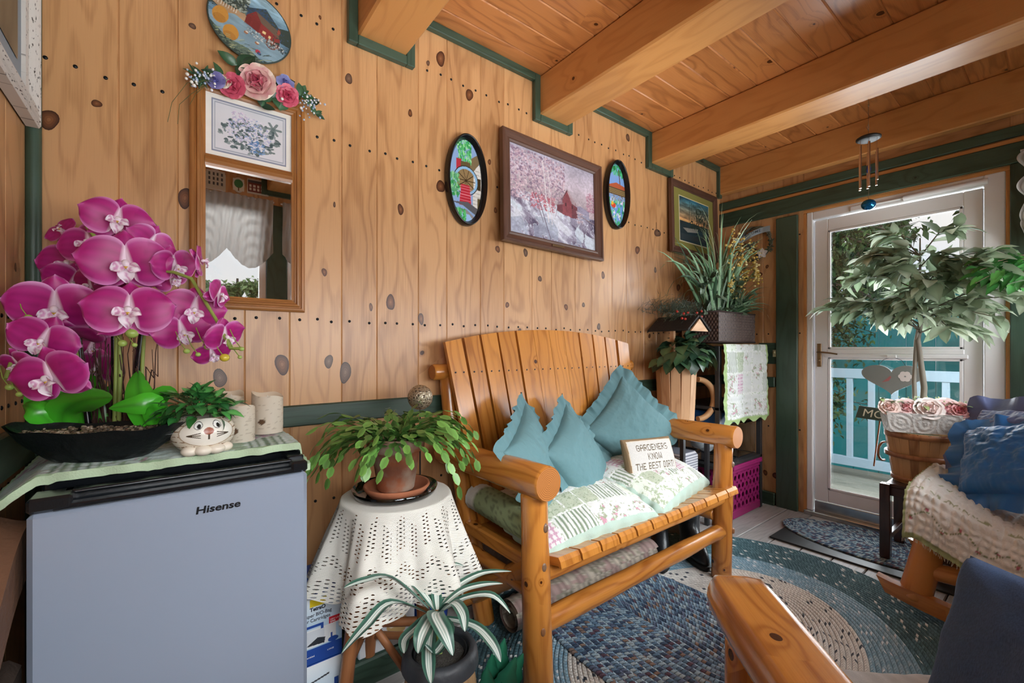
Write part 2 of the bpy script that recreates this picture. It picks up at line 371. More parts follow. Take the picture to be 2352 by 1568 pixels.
# --- raster canvas painted on a fine mesh grid
class Canvas:
    def __init__(s, w_, h_, col):
        s.w, s.h = w_, h_; s.X, s.Y = np.meshgrid(np.linspace(0,1,w_), np.linspace(0,1,h_), indexing='ij'); s.a = np.zeros((w_,h_,3)); s.a[:] = hx(col)
    def put(s, mask, col, al=1.0):
        c = np.array(hx(col)) if isinstance(col,str) else np.array(col); mk = (mask.astype(float)*al)[...,None]; s.a = s.a*(1-mk)+c*mk
    def grad(s, y0, c0, y1, c1, mask=None):
        f = np.clip((s.Y-y0)/(y1-y0),0,1)[...,None]; c = np.array(hx(c0))*(1-f)+np.array(hx(c1))*f
        m_ = ((s.Y >= min(y0,y1)) & (s.Y <= max(y0,y1))) if mask is None else mask; s.a = np.where(m_[...,None], c, s.a)
    def rect(s, x0, y0, x1, y1, col, al=1): s.put((s.X>=x0)&(s.X<=x1)&(s.Y>=y0)&(s.Y<=y1), col, al)
    def ell(s, x, y, rx, ry, col, al=1, rot=0):
        c_, s_ = math.cos(rot), math.sin(rot); dx = s.X-x; dy = s.Y-y; s.put(((dx*c_+dy*s_)/rx)**2+((-dx*s_+dy*c_)/ry)**2 <= 1, col, al)
    def poly(s, pts, col, al=1):
        ins = np.zeros(s.X.shape, bool); n = len(pts)
        for i in range(n):
            x1,y1 = pts[i]; x2,y2 = pts[(i+1)%n]
            if y1 == y2: continue
            ins ^= ((s.Y > y1) != (s.Y > y2)) & (s.X < (x2-x1)*(s.Y-y1)/(y2-y1)+x1)
        s.put(ins, col, al)
    def line(s, x0, y0, x1, y1, wd, col, al=1, asp=1.0):
        dx, dy = (x1-x0)*asp, y1-y0; L2 = dx*dx+dy*dy+1e-9; t = np.clip(((s.X-x0)*asp*dx+(s.Y-y0)*dy)/L2, 0, 1)
        s.put(np.hypot((s.X-x0)*asp-t*dx, s.Y-y0-t*dy) <= wd, col, al)
    def dabs(s, n, x0, x1, y0, y1, r, cols, seed=0, al=.8, asp=1.0, fn=None):
        rg = random.Random(seed)
        for i in range(n):
            x, y = rg.uniform(x0,x1), rg.uniform(y0,y1)
            if fn and not fn(x,y): continue
            rr = r*rg.uniform(.5,1.2); i0 = max(0,int((x-2*rr)*s.w)); i1 = min(s.w,int((x+2*rr)*s.w)+2); j0 = max(0,int((y-2*rr)*s.h)); j1 = min(s.h,int((y+2*rr)*s.h)+2)
            c_ = np.array(hx(rg.choice(cols))); th = rg.uniform(0,PI); k1, k2 = rr, rr*rg.uniform(.4,.8)
            dx = (s.X[i0:i1,j0:j1]-x)*asp; dy = s.Y[i0:i1,j0:j1]-y
            m_ = (((dx*math.cos(th)+dy*math.sin(th))/k1)**2+((-dx*math.sin(th)+dy*math.cos(th))/k2)**2 <= 1)[...,None]*al
            s.a[i0:i1,j0:j1] = s.a[i0:i1,j0:j1]*(1-m_)+c_*m_
    def noise(s, amt, fx, fy, seed=0): s.a = np.clip(s.a*(1+amt*(fbm(s.X*fx, s.Y*fy, seed)-.5)[...,None]*2),0,1)
    def panel(s, mb, Mx, w_, h_, z=0, mat=0, mask=None, relief=None):
        x = (s.X-.5)*w_; y = (s.Y-.5)*h_; zz = np.full_like(x, z) if relief is None else z+relief
        m3 = np.array(Mx); P_ = [m3[i,0]*x+m3[i,1]*y+m3[i,2]*zz+m3[i,3] for i in range(3)]
        mb.surf(P_[0],P_[1],P_[2], s.a, mat=mat, smooth=True, mask=mask)
def text(name, s_, size, Mx, mat, parent, ext=.0004, bold=0, spacing=1.0, sx=1.0, shear=0, align='LEFT', label=None):
    cu = bpy.data.curves.new(name, 'FONT'); cu.body = s_; cu.size = size; cu.extrude = ext; cu.offset = bold; cu.space_character = spacing; cu.shear = shear; cu.align_x = align; cu.resolution_u = 3
    ob = bpy.data.objects.new('tmp_text', cu); C.objects.link(ob); dg = bpy.context.evaluated_depsgraph_get(); me = bpy.data.meshes.new_from_object(ob.evaluated_get(dg))
    bpy.data.objects.remove(ob); bpy.data.curves.remove(cu)
    r = parent
    while r.parent: r = r.parent
    T = Matrix.Translation(-r.location) @ Mx @ Matrix.Diagonal((sx,1,1,1)); me.transform(T); me.materials.clear(); me.materials.append(mat); me.name = name
    o = bpy.data.objects.new(name, me); C.objects.link(o); o.parent = parent; return o
# ------------------------------------------------------------------ the room
YW = 1.71; XD = 3.40; XL = -.31; YS = -.38; ZC = 2.525
def edges(lo, hi):
    e = []; x = -.129
    while x > lo-.4: x -= .3165
    while x < hi+.4: e += [x, x+.137]; x += .3165
    return [q for q in e if lo < q < hi]
NW = []                                     # nails of the long wall
def board_wall(name, lo, hi, place, knots=(), rail=True, zlo=0, zhi=ZC):
    mb = MB(); es = [lo]+edges(lo,hi)+[hi]
    for a, b in zip(es, es[1:]):
        if b-a < .01: continue
        c, sz, = place((a+b)/2, (zlo+zhi)/2), None
        mb.box(c, (b-a, .024, zhi-zlo) if name in ('wall_back','wall_front') else (.024, b-a, zhi-zlo), bev=.003, grain=2)
    return mb, es
mb, es = board_wall('wall_back', XL, XD+.05, lambda x,z: (x, YW+.012, z))
# knots of the long wall (where the boards show them), each a disc of dark ringed wood in the board
KN = [(112,275,24,23),(222,238,12,9),(442,60,8,7),(648,837,16,24),(505,868,17,20),(801,181,9,11),(755,830,10,15),(793,855,12,26),(897,694,9,20),(967,732,6,14),
 (920,481,7,12),(942,260,5,8),(1012,135,10,17),(1078,218,8,14),(1012,428,9,15),(1143,572,5,8),(1207,580,5,9),(1138,483,4,6),(1124,372,4,6),(1464,574,5,9),(1510,535,7,9),
 (1442,316,4,9),(745,625,6,9),(1385,632,4,8),(1375,750,4,7),(425,455,16,24),(1165,700,4,7),(1240,640,4,7),(1300,705,4,7),(1590,600,4,8),(768,470,3,6),(983,145,4,6),(1558,660,4,8),(1340,700,3,6),(735,40,3,5),(852,705,4,9),(1505,620,3,6)]
def knot_disc(mb, c, rx, rz, ax, nrm, seed):
    n = 20; up = Vector((0,0,1)); ax = Vector(ax); nrm = Vector(nrm)
    for (f0, f1, m_, o_) in ((0,1,1,.0006),):
        vs_ = [Vector(c)+nrm*o_]; uvs = [(0,0)]
        for k in range(n):
            a = 2*PI*k/n; w_ = 1+.10*math.sin(2*a+seed)+.06*math.sin(3*a+seed*2)
            vs_.append(Vector(c)+ax*rx*w_*math.cos(a)+up*rz*w_*math.sin(a)+nrm*o_); uvs.append((math.cos(a), math.sin(a)))
        fs = []; uu = []
        for k in range(n):
            f = (0,1+k,1+(k+1)%n); A = (vs_[f[1]]-vs_[0]).cross(vs_[f[2]]-vs_[0])
            if A.dot(nrm) < 0: f = (f[0],f[2],f[1])
            fs.append(f); uu.append([uvs[i] for i in f])
        mb.add(vs_, fs, uu, m_)
t = NT('pine_knot'); uv = t.N('ShaderNodeUVMap'); ln = t.N('ShaderNodeVectorMath', {0:uv.outputs[0]}, operation='LENGTH').outputs['Value']
nz = t.N('ShaderNodeTexNoise', {'Vector':uv.outputs[0],'Scale':2.5}).outputs[0]; rr = t.N('ShaderNodeNewGeometry').outputs['Random Per Island']
ln2 = t.math('ADD', ln, t.math('MULTIPLY', nz, .12)); rings = t.math('ADD', t.math('MULTIPLY', t.math('SINE', t.math('MULTIPLY', ln2, 26)), .5), .5)
c1 = t.mix(rings, H4('6b3e22'), H4('8c5a38')); c1 = t.mix(rr, c1, H4('5c4a40'), 'MIX') if False else c1
fine_ = t.N('ShaderNodeTexNoise', {'Vector':uv.outputs[0],'Scale':14,'Detail':4}).outputs[0]
cA = t.ramp(ln2, [(0,H4('9c6b47')),(.4,H4('80502f')),(.85,H4('5c3520')),(.99,H4('33180d')),(1.0,H4('4a2817'))]); cB = t.ramp(ln2, [(0,H4('8a6e58')),(.5,H4('6f5342')),(.9,H4('5a4032')),(1.0,H4('2c1810'))])
t.bsdf(Base_Color=t.mix(t.math('MULTIPLY', t.math('MULTIPLY', rings, fine_), .55), t.mix(t.math('GREATER_THAN', rr, .6), cA, cB), H4('3a2013')), Roughness=.35); M['knot'] = t.m
for i,(u,v,a,b) in enumerate(KN):
    p = at(u,v,y=YW); q = at(u+a,v,y=YW); tt = p.x/(.6122+.7907*(u-1176)/F) if abs(p.x) > .05 else 1.25
    knot_disc(mb, p, abs(q.x-p.x), b*((p-Vector((0,0,H))).dot(Vector((.6122,.7907,0))))/F, (1,0,0), (0,-1,0), i)
wall_back = struct(mb.build('wall_back', [M['wall'], M['knot']]))
# nails
def nails(wall, pts, nrm):
    base = None; rest = MB(); nrm = Vector(nrm)
    pts = sorted(pts, key=lambda p: (Vector(p)-Vector((0,0,H))).length)
    def dome(mb, p):
        for rr_, o1 in ((.0052,0),): 
            R = nrm.to_track_quat('Z','Y').to_matrix(); mb.lathe([(.0055,0),(.0050,.0018),(.0030,.0030),(.0002,.0034)], p, 8, 0, R)
    for i, p in enumerate(pts):
        if i < 60:
            if base is None:
                m_ = MB(); dome(m_, Vector((0,0,0))); base = m_.build('nail_head', M['nail'], loc=(0,0,0)); o = base
            else: o = base.copy(); C.objects.link(o)
            o.parent = wall; o.location = Vector(p)-wall.location
        else: dome(rest, Vector(p))
    if rest.v: rest.build('nail_row', M['nail'], wall)['kind'] = 'stuff'
rng = random.Random(3); pts = []
for a, b in zip(es, es[1:]):
    k = 3 if b-a > .16 else 2
    if b-a < .08: k = 1
    for z in (2.32, 1.904, 1.225, .56, .885):
        for j in range(k):
            pts.append((a+(b-a)*(j+.5)/k+rng.uniform(-.008,.008), YW-(.016 if z == .885 else 0), z+rng.uniform(-.006,.006)))
nails(wall_back, [p for p in pts if not (p[0] < .3 and p[2] < .8) and (p[2] != .885)], (0,-1,0))
# left wall, end wall (with the door opening), opposite wall (with its windows)
mb = MB(); y = YS; k = 0
ys = [YS, -.2, -.06, .12, .257, .44, .574, .755, .89, 1.07, 1.206, 1.387, 1.522, YW]
for a, b in zip(ys, ys[1:]): mb.box((XL-.012,(a+b)/2,ZC/2), (.024,b-a,ZC), bev=.003, grain=2)
knot_disc(mb, (XL,1.60,1.32), .008,.012,(0,1,0),(1,0,0),2)
wall_left = struct(mb.build('wall_left', [M['wall'], M['knot']]))
nails(wall_left, [(XL, yy, z) for yy in (1.69,1.655,1.60,1.54,1.49,1.43,1.36) for z in (1.195,.985,.80)], (1,0,0))
# end wall: the glazed door fills y .21 .. 1.13
mb = MB(); DY0, DY1, DZ = .205, 1.135, 2.06
for a, b in ((1.135,1.26),(1.26,1.395),(1.395,1.575),(1.575,YW)): mb.box((XD+.012,(a+b)/2,ZC/2), (.024,b-a,ZC), bev=.003, grain=2)
mb.box((XD+.012,(DY0+DY1)/2,(DZ+ZC)/2), (.024,DY1-DY0,ZC-DZ), grain=1)
mb.box((XD+.012,(YS+DY0)/2,ZC/2), (.024,DY0-YS,ZC), grain=2)
for i,(u,v,a,b) in enumerate([(1758,1085,4,6),(1781,1092,5,7),(1745,630,5,5),(1762,612,3,4)]):
    p = at(u,v,x=XD); knot_disc(mb, p, a*.0035, b*.0033, (0,1,0), (-1,0,0), i)
wall_right = struct(mb.build('wall_right', [M['wall'], M['knot']]))
nails(wall_right, [(XD, yy, z) for yy in (1.16,1.21,1.30,1.36,1.44,1.52,1.60,1.67) for z in (1.225,.56,1.904)], (-1,0,0))
# green stained trims and the pine jamb of the door
def gtrim(boxes, name='trim_1', mat='green', **k):
    mb = MB()
    for c, s_ in boxes: mb.box(c, s_, bev=.004)
    return struct(mb.build(name, M[mat]))
gtrim([((XD-.012,1.235,1.02),(.024,.135,2.04))], 'trim_door_post')
gtrim([((XD-.012,.80,2.115),(.024,1.82,.105))], 'trim_door_header')
gtrim([((XD-.012,.80,2.225),(.024,1.82,.055))], 'trim_beam_rail')
gtrim([((XD-.012,.08,1.03),(.024,.25,2.06))], 'trim_door_post_right')
gtrim([((XD-.014,1.51,.88),(.028,.40,.072))], 'trim_rail_right')
gtrim([((XD-.014,1.51,.045),(.028,.40,.09))], 'baseboard_right')
gtrim([((1.55,YW-.010,.88),(3.64,.020,.075))], 'trim_rail_back')
gtrim([((1.55,YW-.010,.045),(3.64,.020,.09))], 'baseboard_back')
gtrim([((XL+.010,.66,.88),(.020,2.04,.10))], 'trim_rail_left')
mb = MB(); mb.tube([(XL+.014,YW-.014,0),(XL+.014,YW-.014,1.3),(XL+.014,YW-.014,ZC)], .016, 16); struct(mb.build('trim_corner', M['green']))
gtrim([((XD+.03,1.13,1.02),(.06,.022,2.04)),((XD+.03,.67,2.05),(.06,.94,.022)),((XD+.03,.21,1.02),(.06,.022,2.04))], 'trim_door_jamb', 'beam')
gtrim([((XD-.002,.80,2.178),(.020,1.82,.030))], 'trim_pine_strip', 'beam')
# ceiling boards, run along x, with round nosed grooves
mb = MB(); y = 1.604+.14
while y > YS-.05:
    a, b = max(y-.14, YS-.05), min(y, YW)
    if b-a > .02: mb.box((1.545,(a+b)/2,ZC+.011), (3.76,b-a,.022), bev=.006, grain=0)
    y -= .14
ceiling = struct(mb.build('ceiling', M['ceil']))
mb = MB(); mb.box((1.545,.665,ZC+.06),(4.2,2.5,.06)); struct(mb.build('ceiling_roof_deck', M['outdeck']))
BX = [(.558,.758),(1.49,1.69),(2.455,2.665)]; BZ = 2.325
for i,(a,b) in enumerate(BX):
    mb = MB(); mb.box(((a+b)/2, (YS+YW)/2, (BZ+ZC)/2), (b-a, YW-YS, ZC-BZ), bev=.008, grain=1)
    o = mb.build('ceiling_beam', M['beam']); tag(o, ['pine ceiling beam nearest the mirror, upper left corner','pine ceiling beam above the large framed painting','pine ceiling beam that the wind chime hangs from'][i], 'beam', 'pine ceiling beams')
mb = MB(); mb.box((XD-.03, (YS+YW)/2, (2.31+ZC)/2), (.06, YW-YS, ZC-2.31), bev=.006, grain=1)
tag(mb.build('ceiling_beam', M['beam']), 'pine beam flat against the end wall above the glazed door', 'beam')
# green trim that steps round every beam end, on the long wall and on the wall across
def step_trim(yw, sgn, name):
    mb = MB(); th = .028; w_ = .036; yc = yw+sgn*th/2; x0 = XL
    for (a,b) in BX+[(XD-.03,XD+.05)]:
        mb.box(((x0+a-w_)/2,yc,ZC-w_/2),(a-w_-x0,th,w_),bev=.003)
        if a > 3: mb.box((a-w_/2,yc,(BZ+ZC)/2-.02),(w_,th,ZC-BZ+.04),bev=.003); break
        mb.box((a-w_/2,yc,(BZ-w_+ZC)/2),(w_,th,ZC-BZ+w_),bev=.003); mb.box((b+w_/2,yc,(BZ-w_+ZC)/2),(w_,th,ZC-BZ+w_),bev=.003)
        mb.box(((a+b)/2,yc,BZ-w_/2),(b-a,th*1.02,w_),bev=.003); x0 = b+w_
    struct(mb.build(name, M['green']))
step_trim(YW, -1, 'trim_back'); step_trim(YS, 1, 'trim_front')
# floor of grey composite boards
mb = MB(); y = .939+.146*6
while y > YS-.1:
    a, b = max(y-.146,YS-.02), min(y,YW+.02)
    if b-a > .01: mb.box((1.55,(a+b)/2,-.015), (3.80,b-a-.005,.03), bev=.004, grain=0)
    y -= .146
floor = struct(mb.build('floor', M['deck']))
mb = MB(); mb.box((1.55,.66,-.06),(3.9,2.4,.05)); struct(mb.build('floor_subfloor', M['black']))
# opposite wall: low boards, header, posts and three windows with the sky behind
mb = MB(); x = XL
WZ0, WZ1 = .98, 2.22
wins = [(-.25,.555),(.70,1.55),(1.69,2.52),(2.64,3.30)]
for a, b in zip([XL]+edges(XL,XD), edges(XL,XD)+[XD]):
    mb.box(((a+b)/2,YS-.012,WZ0/2),(b-a,.024,WZ0),bev=.003,grain=2); mb.box(((a+b)/2,YS-.012,(WZ1+ZC)/2),(b-a,.024,ZC-WZ1),bev=.003,grain=2)
xs = [XL]+[q for w_ in wins for q in w_]+[XD]
struct(mb.build('wall_front', M['wall']))
for i in range(0,len(xs),2):
    if xs[i+1]-xs[i] > .02: gtrim([(((xs[i]+xs[i+1])/2,YS-.008,(WZ0+WZ1)/2),(xs[i+1]-xs[i]-.004,.05,WZ1-WZ0))], 'trim_window_post')
for i,(a,b) in enumerate(wins):
    o = thing('window_%d'%(i+1), 'x', 'window', ((a+b)/2,YS,WZ0)); del o['label']; del o['category']; struct(o)
    mb = MB(); f = .045
    for c,s_ in ((((a+b)/2,YS-.02,WZ0+f/2),(b-a-2*f,.048,f)),(((a+b)/2,YS-.02,WZ1-f/2),(b-a-2*f,.048,f)),((a+f/2,YS-.02,(WZ0+WZ1)/2),(f,.05,WZ1-WZ0)),((b-f/2,YS-.02,(WZ0+WZ1)/2),(f,.05,WZ1-WZ0))): mb.box(c,s_,bev=.004)
    mb.build('window_frame', M['white'], o)
    mb = MB(); mb.box(((a+b)/2,YS-.02,(WZ0+WZ1)/2),(b-a-2*f,.004,WZ1-WZ0-2*f),bev=0.0005); mb.build('pane', M['glass'], o)
# ------------------------------------------------------------------ the glazed door
door = thing('door_1','x','door',(XD,.67,0)); del door['label']; del door['category']; struct(door)
mb = MB(); x = XD+.045; Y0, Y1 = .222, 1.119
def R_(y0,y1,z0,z1,th=.04,xc=x,bev=.004): mb.box((xc,(y0+y1)/2,(z0+z1)/2),(th,y1-y0,z1-z0),bev=bev)
# outer frame
R_(Y1-.035,Y1,0.03,2.04,.07,x-.01); R_(Y0,Y0+.075,0.03,2.04,.07,x-.01); R_(Y0+.075,Y1-.035,1.985,2.04,.066,x-.01)
mb.build('door_frame', M['white'], door)
mb = MB(); L0, L1 = Y0+.08, Y1-.04
R_(L1-.075,L1,.10,1.98); R_(L0,L0+.075,.10,1.98); R_(L0+.075,L1-.075,1.90,1.98,.038); R_(L0+.075,L1-.075,.10,.185,.038); R_(L0+.07,L1-.07,1.085,1.115,.05); R_(L0+.055,L1-.055,1.062,1.085,.06)
for (a,b) in ((1.115,1.90),(.185,1.062)):      # glazing beads
    R_(L1-.09,L1-.075,a,b,.012,x-.016,.003); R_(L0+.075,L0+.09,a,b,.012,x-.016,.003); R_(L0+.075,L1-.075,b-.014,b,.012,x-.016,.003); R_(L0+.075,L1-.075,a,a+.014,.012,x-.016,.003)
dl = mb.build('door_leaf', M['white'], door)
mb = MB(); R_(L0+.07,L1-.07,1.115,1.90,.004,x,0.0005); R_(L0+.07,L1-.07,.185,1.065,.004,x+.006,0.0005); mb.build('glass_pane', M['glass'], dl)
mb = MB(); R_(L0,L1,.03,.098,.012,x-.02); R_(Y0-.01,Y1+.01,0,.03,.10,x-.02); mb.build('kick_plate', M['chrome'], door)
mb = MB(); mb.box((x-.028,L1-.028,1.075),(.006,.024,.155),bev=.002); mb.ball((x-.036,L1-.028,1.04),.011,10); mb.tube([(x-.03,L1-.028,1.095),(x-.06,L1-.028,1.095),(x-.066,L1-.045,1.096),(x-.064,L1-.10,1.090),(x-.050,L1-.135,1.083)],[.006,.006,.006,.005,.005],8)
mb.build('door_handle', M['brass'], dl)
mb = MB(); mb.tube([(x-.05,Y0+.06,2.005),(x-.05,.62,2.005)],.016,14); mb.tube([(x-.05,.62,2.005),(x-.05,.80,2.005)],.006,8); mb.box((x-.04,.83,2.005),(.02,.09,.03)); mb.build('door_closer', M['white'], door)
# ------------------------------------------------------------------ outside
mb = MB(); xx = XD+.08
for i in range(12): mb.box((xx+.07+i*.145,.3,-.06),(.14,6,.03),bev=.004,grain=1)
mb2 = mb; struct(mb.build('floor_outside_deck', M['outdeck']))
rl = thing('deck_railing','blue grey painted deck railing with square balusters beyond the glazed door','railing',(4.85,.8,-.045))
mb = MB(); mb.box((4.85,.3,.895),(.045,5,.085)); mb.build('top_rail', M['rail'], rl)
mb = MB(); mb.box((4.85,.3,.10),(.045,5,.08)); mb.build('bottom_rail', M['rail'], rl)
yb = 1.098+.156*5
b0 = None
for i in range(16):
    m_ = MB(); m_.box((4.85,yb-.156*i,.49),(.035,.045,.72))
    m_.build('baluster', M['rail'], rl)
m_ = MB(); m_.box((4.86,-2.0,.46),(.09,.09,1.0)); m_.build('post', M['rail'], rl)
mb = MB()
for i in range(40): mb.box((8.1,-5.9+i*.3,.1),(.03,.296,3.3),bev=.008,grain=2)
mb.box((8.1,0,1.77),(.12,12,.14))
tag(mb.build('teal_fence', M['teal_wall']),'teal board wall standing behind the deck railing','fence')
gr = MB(); gr.box((8,2,-1.6),(60,60,.1)); o = gr.build('ground', plain('grass_ground','4f6b3a',.9,0,.3,6,.8)); struct(o)
def tree(name, label, c, R_, n, seed, cols, leaf_l=(.05,.09), branches=26, trunkr=.12, down=.4):
    rg = random.Random(seed); root = thing(name,label,'tree',(c[0],c[1],-1.55)); mb = MB(); tips = []
    mb.tube([(c[0],c[1],-1.55),(c[0]+.1,c[1]+.05,0),(c[0],c[1],c[2]),(c[0],c[1]+.1,c[2]+R_[2])],[trunkr*1.3,trunkr,trunkr*.8,trunkr*.2],10)
    for i in range(branches):
        z = c[2]+R_[2]*rg.uniform(-1,1); a = rg.uniform(0,2*PI); L = rg.uniform(.6,1.1)*math.sqrt(max(.15,1-((z-c[2])/R_[2])**2*.8)); ex, ey = math.cos(a)*R_[0]*L, math.sin(a)*R_[1]*L
        pts = [Vector((c[0]+ex*f, c[1]+ey*f, z+.25*f*(1-f)*2-.25*f*f+rg.uniform(-.05,.05))) for f in (0,.25,.5,.75,1)]
        mb.tube(pts,[.035,.026,.018,.011,.004],6); tips.append(pts)
        for j in range(9):
            q = rg.uniform(.25,1); k = min(3,int(q*4)); p = pts[k].lerp(pts[k+1], q*4-k); e = p+Vector((rg.uniform(-.5,.5),rg.uniform(-.5,.5),rg.uniform(-.35,.15))); mb.tube([p,p.lerp(e,.5)+Vector((0,0,.04)),e],[.009,.006,.002],4); tips.append([p,p.lerp(e,.5),e])
    mb.build('trunk', M['bark'], root); lf = MB()
    for i in range(n):
        pt = rg.choice(tips); k = rg.randrange(len(pt)-1); p = pt[k].lerp(pt[k+1], rg.random())+Vector((rg.gauss(0,.07),rg.gauss(0,.07),rg.gauss(0,.06)-.03))
        d = Vector((rg.uniform(-1,1),rg.uniform(-1,1),rg.uniform(-1,.5)-down*.5)); cc = rg.choice(cols); L = rg.uniform(*leaf_l)
        lf.leaf(p, d, (rg.uniform(-1,1),rg.uniform(-1,1),1), L, L*.42, .3, .1, 2, 0, cc)
    lf.build('foliage', M['leaf_out'], root); return root
M['bark'] = plain('bark','4a4238',.9,0,.5,30,.5); M['leaf_out'] = translucent('outdoor_leaves','000000',.35,.6,0,True)
gc = [hx(q) for q in ('35502e','466138','27401f','5c7a48','2c4528')]
tree('cedar_tree','dark evergreen with long drooping boughs filling the upper door glass',(6.3,2.35,2.0),(1.25,1.3,1.5),22000,5,gc,(.05,.10),44)
tree('cedar_tree','lighter green evergreen behind the wind chime pendant, right of the other',(6.5,-.55,2.4),(1.25,1.15,1.4),19000,6,gc+[hx('7c9a5c')],(.05,.10),40)
tree('broadleaf_tree','big leafy tree farther back behind the teal fence',(10.6,2.6,2.2),(1.3,3.2,2.4),15000,15,gc+[hx('7c9a5c')],(.16,.28),34)
tree('broadleaf_tree','second leafy tree behind the fence at the right of the door glass',(10.8,-2.2,2.4),(1.3,1.5,2.4),9000,16,gc+[hx('6c8a4c')],(.16,.28),30)
gl = [hx(q) for q in ('56703f','7a9460','44603a','8aa274')]
tree('leafy_tree','distant green tree seen in the mirror under the lace curtain',(1.2,-9,.9),(1.9,1.4,1.9),15000,9,gl,(.12,.22),30)
tree('leafy_tree','far green tree at the right of the mirror view',(4.6,-10,.9),(1.5,1.4,1.8),6000,10,gl,(.12,.22),30)
hp = MB(); xs_, ys_ = np.meshgrid(np.linspace(5.2,6.3,9),np.linspace(-1,2.5,24),indexing='ij')
hs = thing('hosta_plant','broad variegated green leaves growing past the deck edge','plant',(5.3,.75,-.9))
for i in range(60):
    rg = random.Random(i); a = rg.uniform(0,2*PI); p = Vector((5.35+rg.uniform(-.2,.2),.7+rg.uniform(-.45,.45),-.35)); hp.leaf(p,(math.cos(a)*.6,math.sin(a),.9),(-math.cos(a),-math.sin(a),1),.42,.14,.6,.15,6,0,hx(rg.choice(('7fa04e','5d8a44','a8b86a'))),hx('b9c98a'))
hp.build('foliage', M['leafg'], hs)
# ------------------------------------------------------------------ cloth helpers
def pillow(mb, Mx, w_, h_, th, colf=None, nu=44, pinch=.10, wr=.006, seed=0, mat=0, quilt=0, sag=0.0, power=.42, scal=0, gather=0):
    s_ = np.linspace(-1,1,nu); S, T = np.meshgrid(s_, s_, indexing='ij'); m3 = np.array(Mx)
    sc = 1
    X = w_/2*S*(1-pinch*(1-T**2)); Y = h_/2*T*(1-pinch*(1-S**2))
    e = np.clip((1-S**2)*(1-T**2),0,1)
    if scal:
        edge = 1+scal*(np.sin(T*22)*(abs(S)**12)); X = X*edge; Y = Y*(1+scal*np.sin(S*22)*(abs(T)**12))
    for sgn in (1,-1):
        Z = sgn*th/2*e**power
        Z = Z+sgn*wr*2*(fbm(S*5+seed, T*5, seed)-.5)*e**.25+sgn*wr*np.sin((np.arctan2(T,S)*9+seed)+4*fbm(S*2,T*2,seed))*np.exp(-e*5)*(e**.2)
        if quilt: Z = Z+sgn*quilt*np.abs(np.sin(X*70+3*fbm(S*3,T*3,seed+4)))*e**.2*.6+sgn*quilt*(fbm(X*45,Y*45,seed+2)-.5)*e**.2
        if gather:
            gw = np.sin(T*h_*150+9*fbm(T*4,S,seed))*np.clip(np.abs(S)-.70,0,1)**1.2*np.clip((1-np.abs(S))*12,0,1)*vn(T*9,S*2,seed)+np.sin(S*w_*150+9*fbm(S*4,T,seed+1))*np.clip(np.abs(T)-.70,0,1)**1.2*np.clip((1-np.abs(T))*12,0,1)*vn(S*9,T*2,seed+2)
            Z = Z+sgn*gather*gw
        Z = Z-sag*((S*.9)**2+(T*.9)**2)
        P_ = [m3[i,0]*X+m3[i,1]*Y+m3[i,2]*Z+m3[i,3] for i in range(3)]
        mb.surf(P_[0],P_[1],P_[2], colf(X,Y,sgn) if colf else None, U=X, V=Y, flip=(sgn < 0), mat=mat)
def ruffle(mb, Mx, w_, h_, wd=.05, amp=.014, waves=46, pinch=.10, seed=0, nr=6, mat=0, col=None, back=.0):
    n = waves*16; m3 = np.array(Mx); t = np.linspace(0,4,n,endpoint=False); k = np.floor(t); f = (t-k)*2-1
    S = np.where(k==0,f,np.where(k==1,1,np.where(k==2,-f,-1))); T = np.where(k==0,-1,np.where(k==1,f,np.where(k==2,1,-f)))
    X = w_/2*S*(1-pinch*(1-T**2)); Y = h_/2*T*(1-pinch*(1-S**2))
    nx = np.sign(S)*np.abs(S)**6; ny = np.sign(T)*np.abs(T)**6; l = np.hypot(nx,ny); nx /= l; ny /= l
    rr = np.linspace(-.12,1,nr)[None,:]; A = (t*waves/4*2*PI)[:,None]; nz = (fbm(t*9,t*0,seed)*2-1)[:,None]; nz2 = (fbm(t*4,t*0+5,seed+3)*2-1)[:,None]
    ph = A+nz*2.2; wdt = wd*(1+.15*nz2)
    Xo = X[:,None]+nx[:,None]*wdt*rr; Yo = Y[:,None]+ny[:,None]*wdt*rr
    rp = np.clip(rr,0,1)
    Zo = amp*rp**.6*(np.sin(ph)+.5*np.sin(ph*.47+seed))+.02*rp*nz2-back*rp**1.5
    tx, ty = -ny[:,None], nx[:,None]; sh = .003*rp*np.sin(ph*1.3); Xo = Xo+tx*sh; Yo = Yo+ty*sh
    P_ = [m3[i,0]*Xo+m3[i,1]*Yo+m3[i,2]*Zo+m3[i,3] for i in range(3)]
    mb.surf(P_[0],P_[1],P_[2], col, closeu=True, mat=mat)
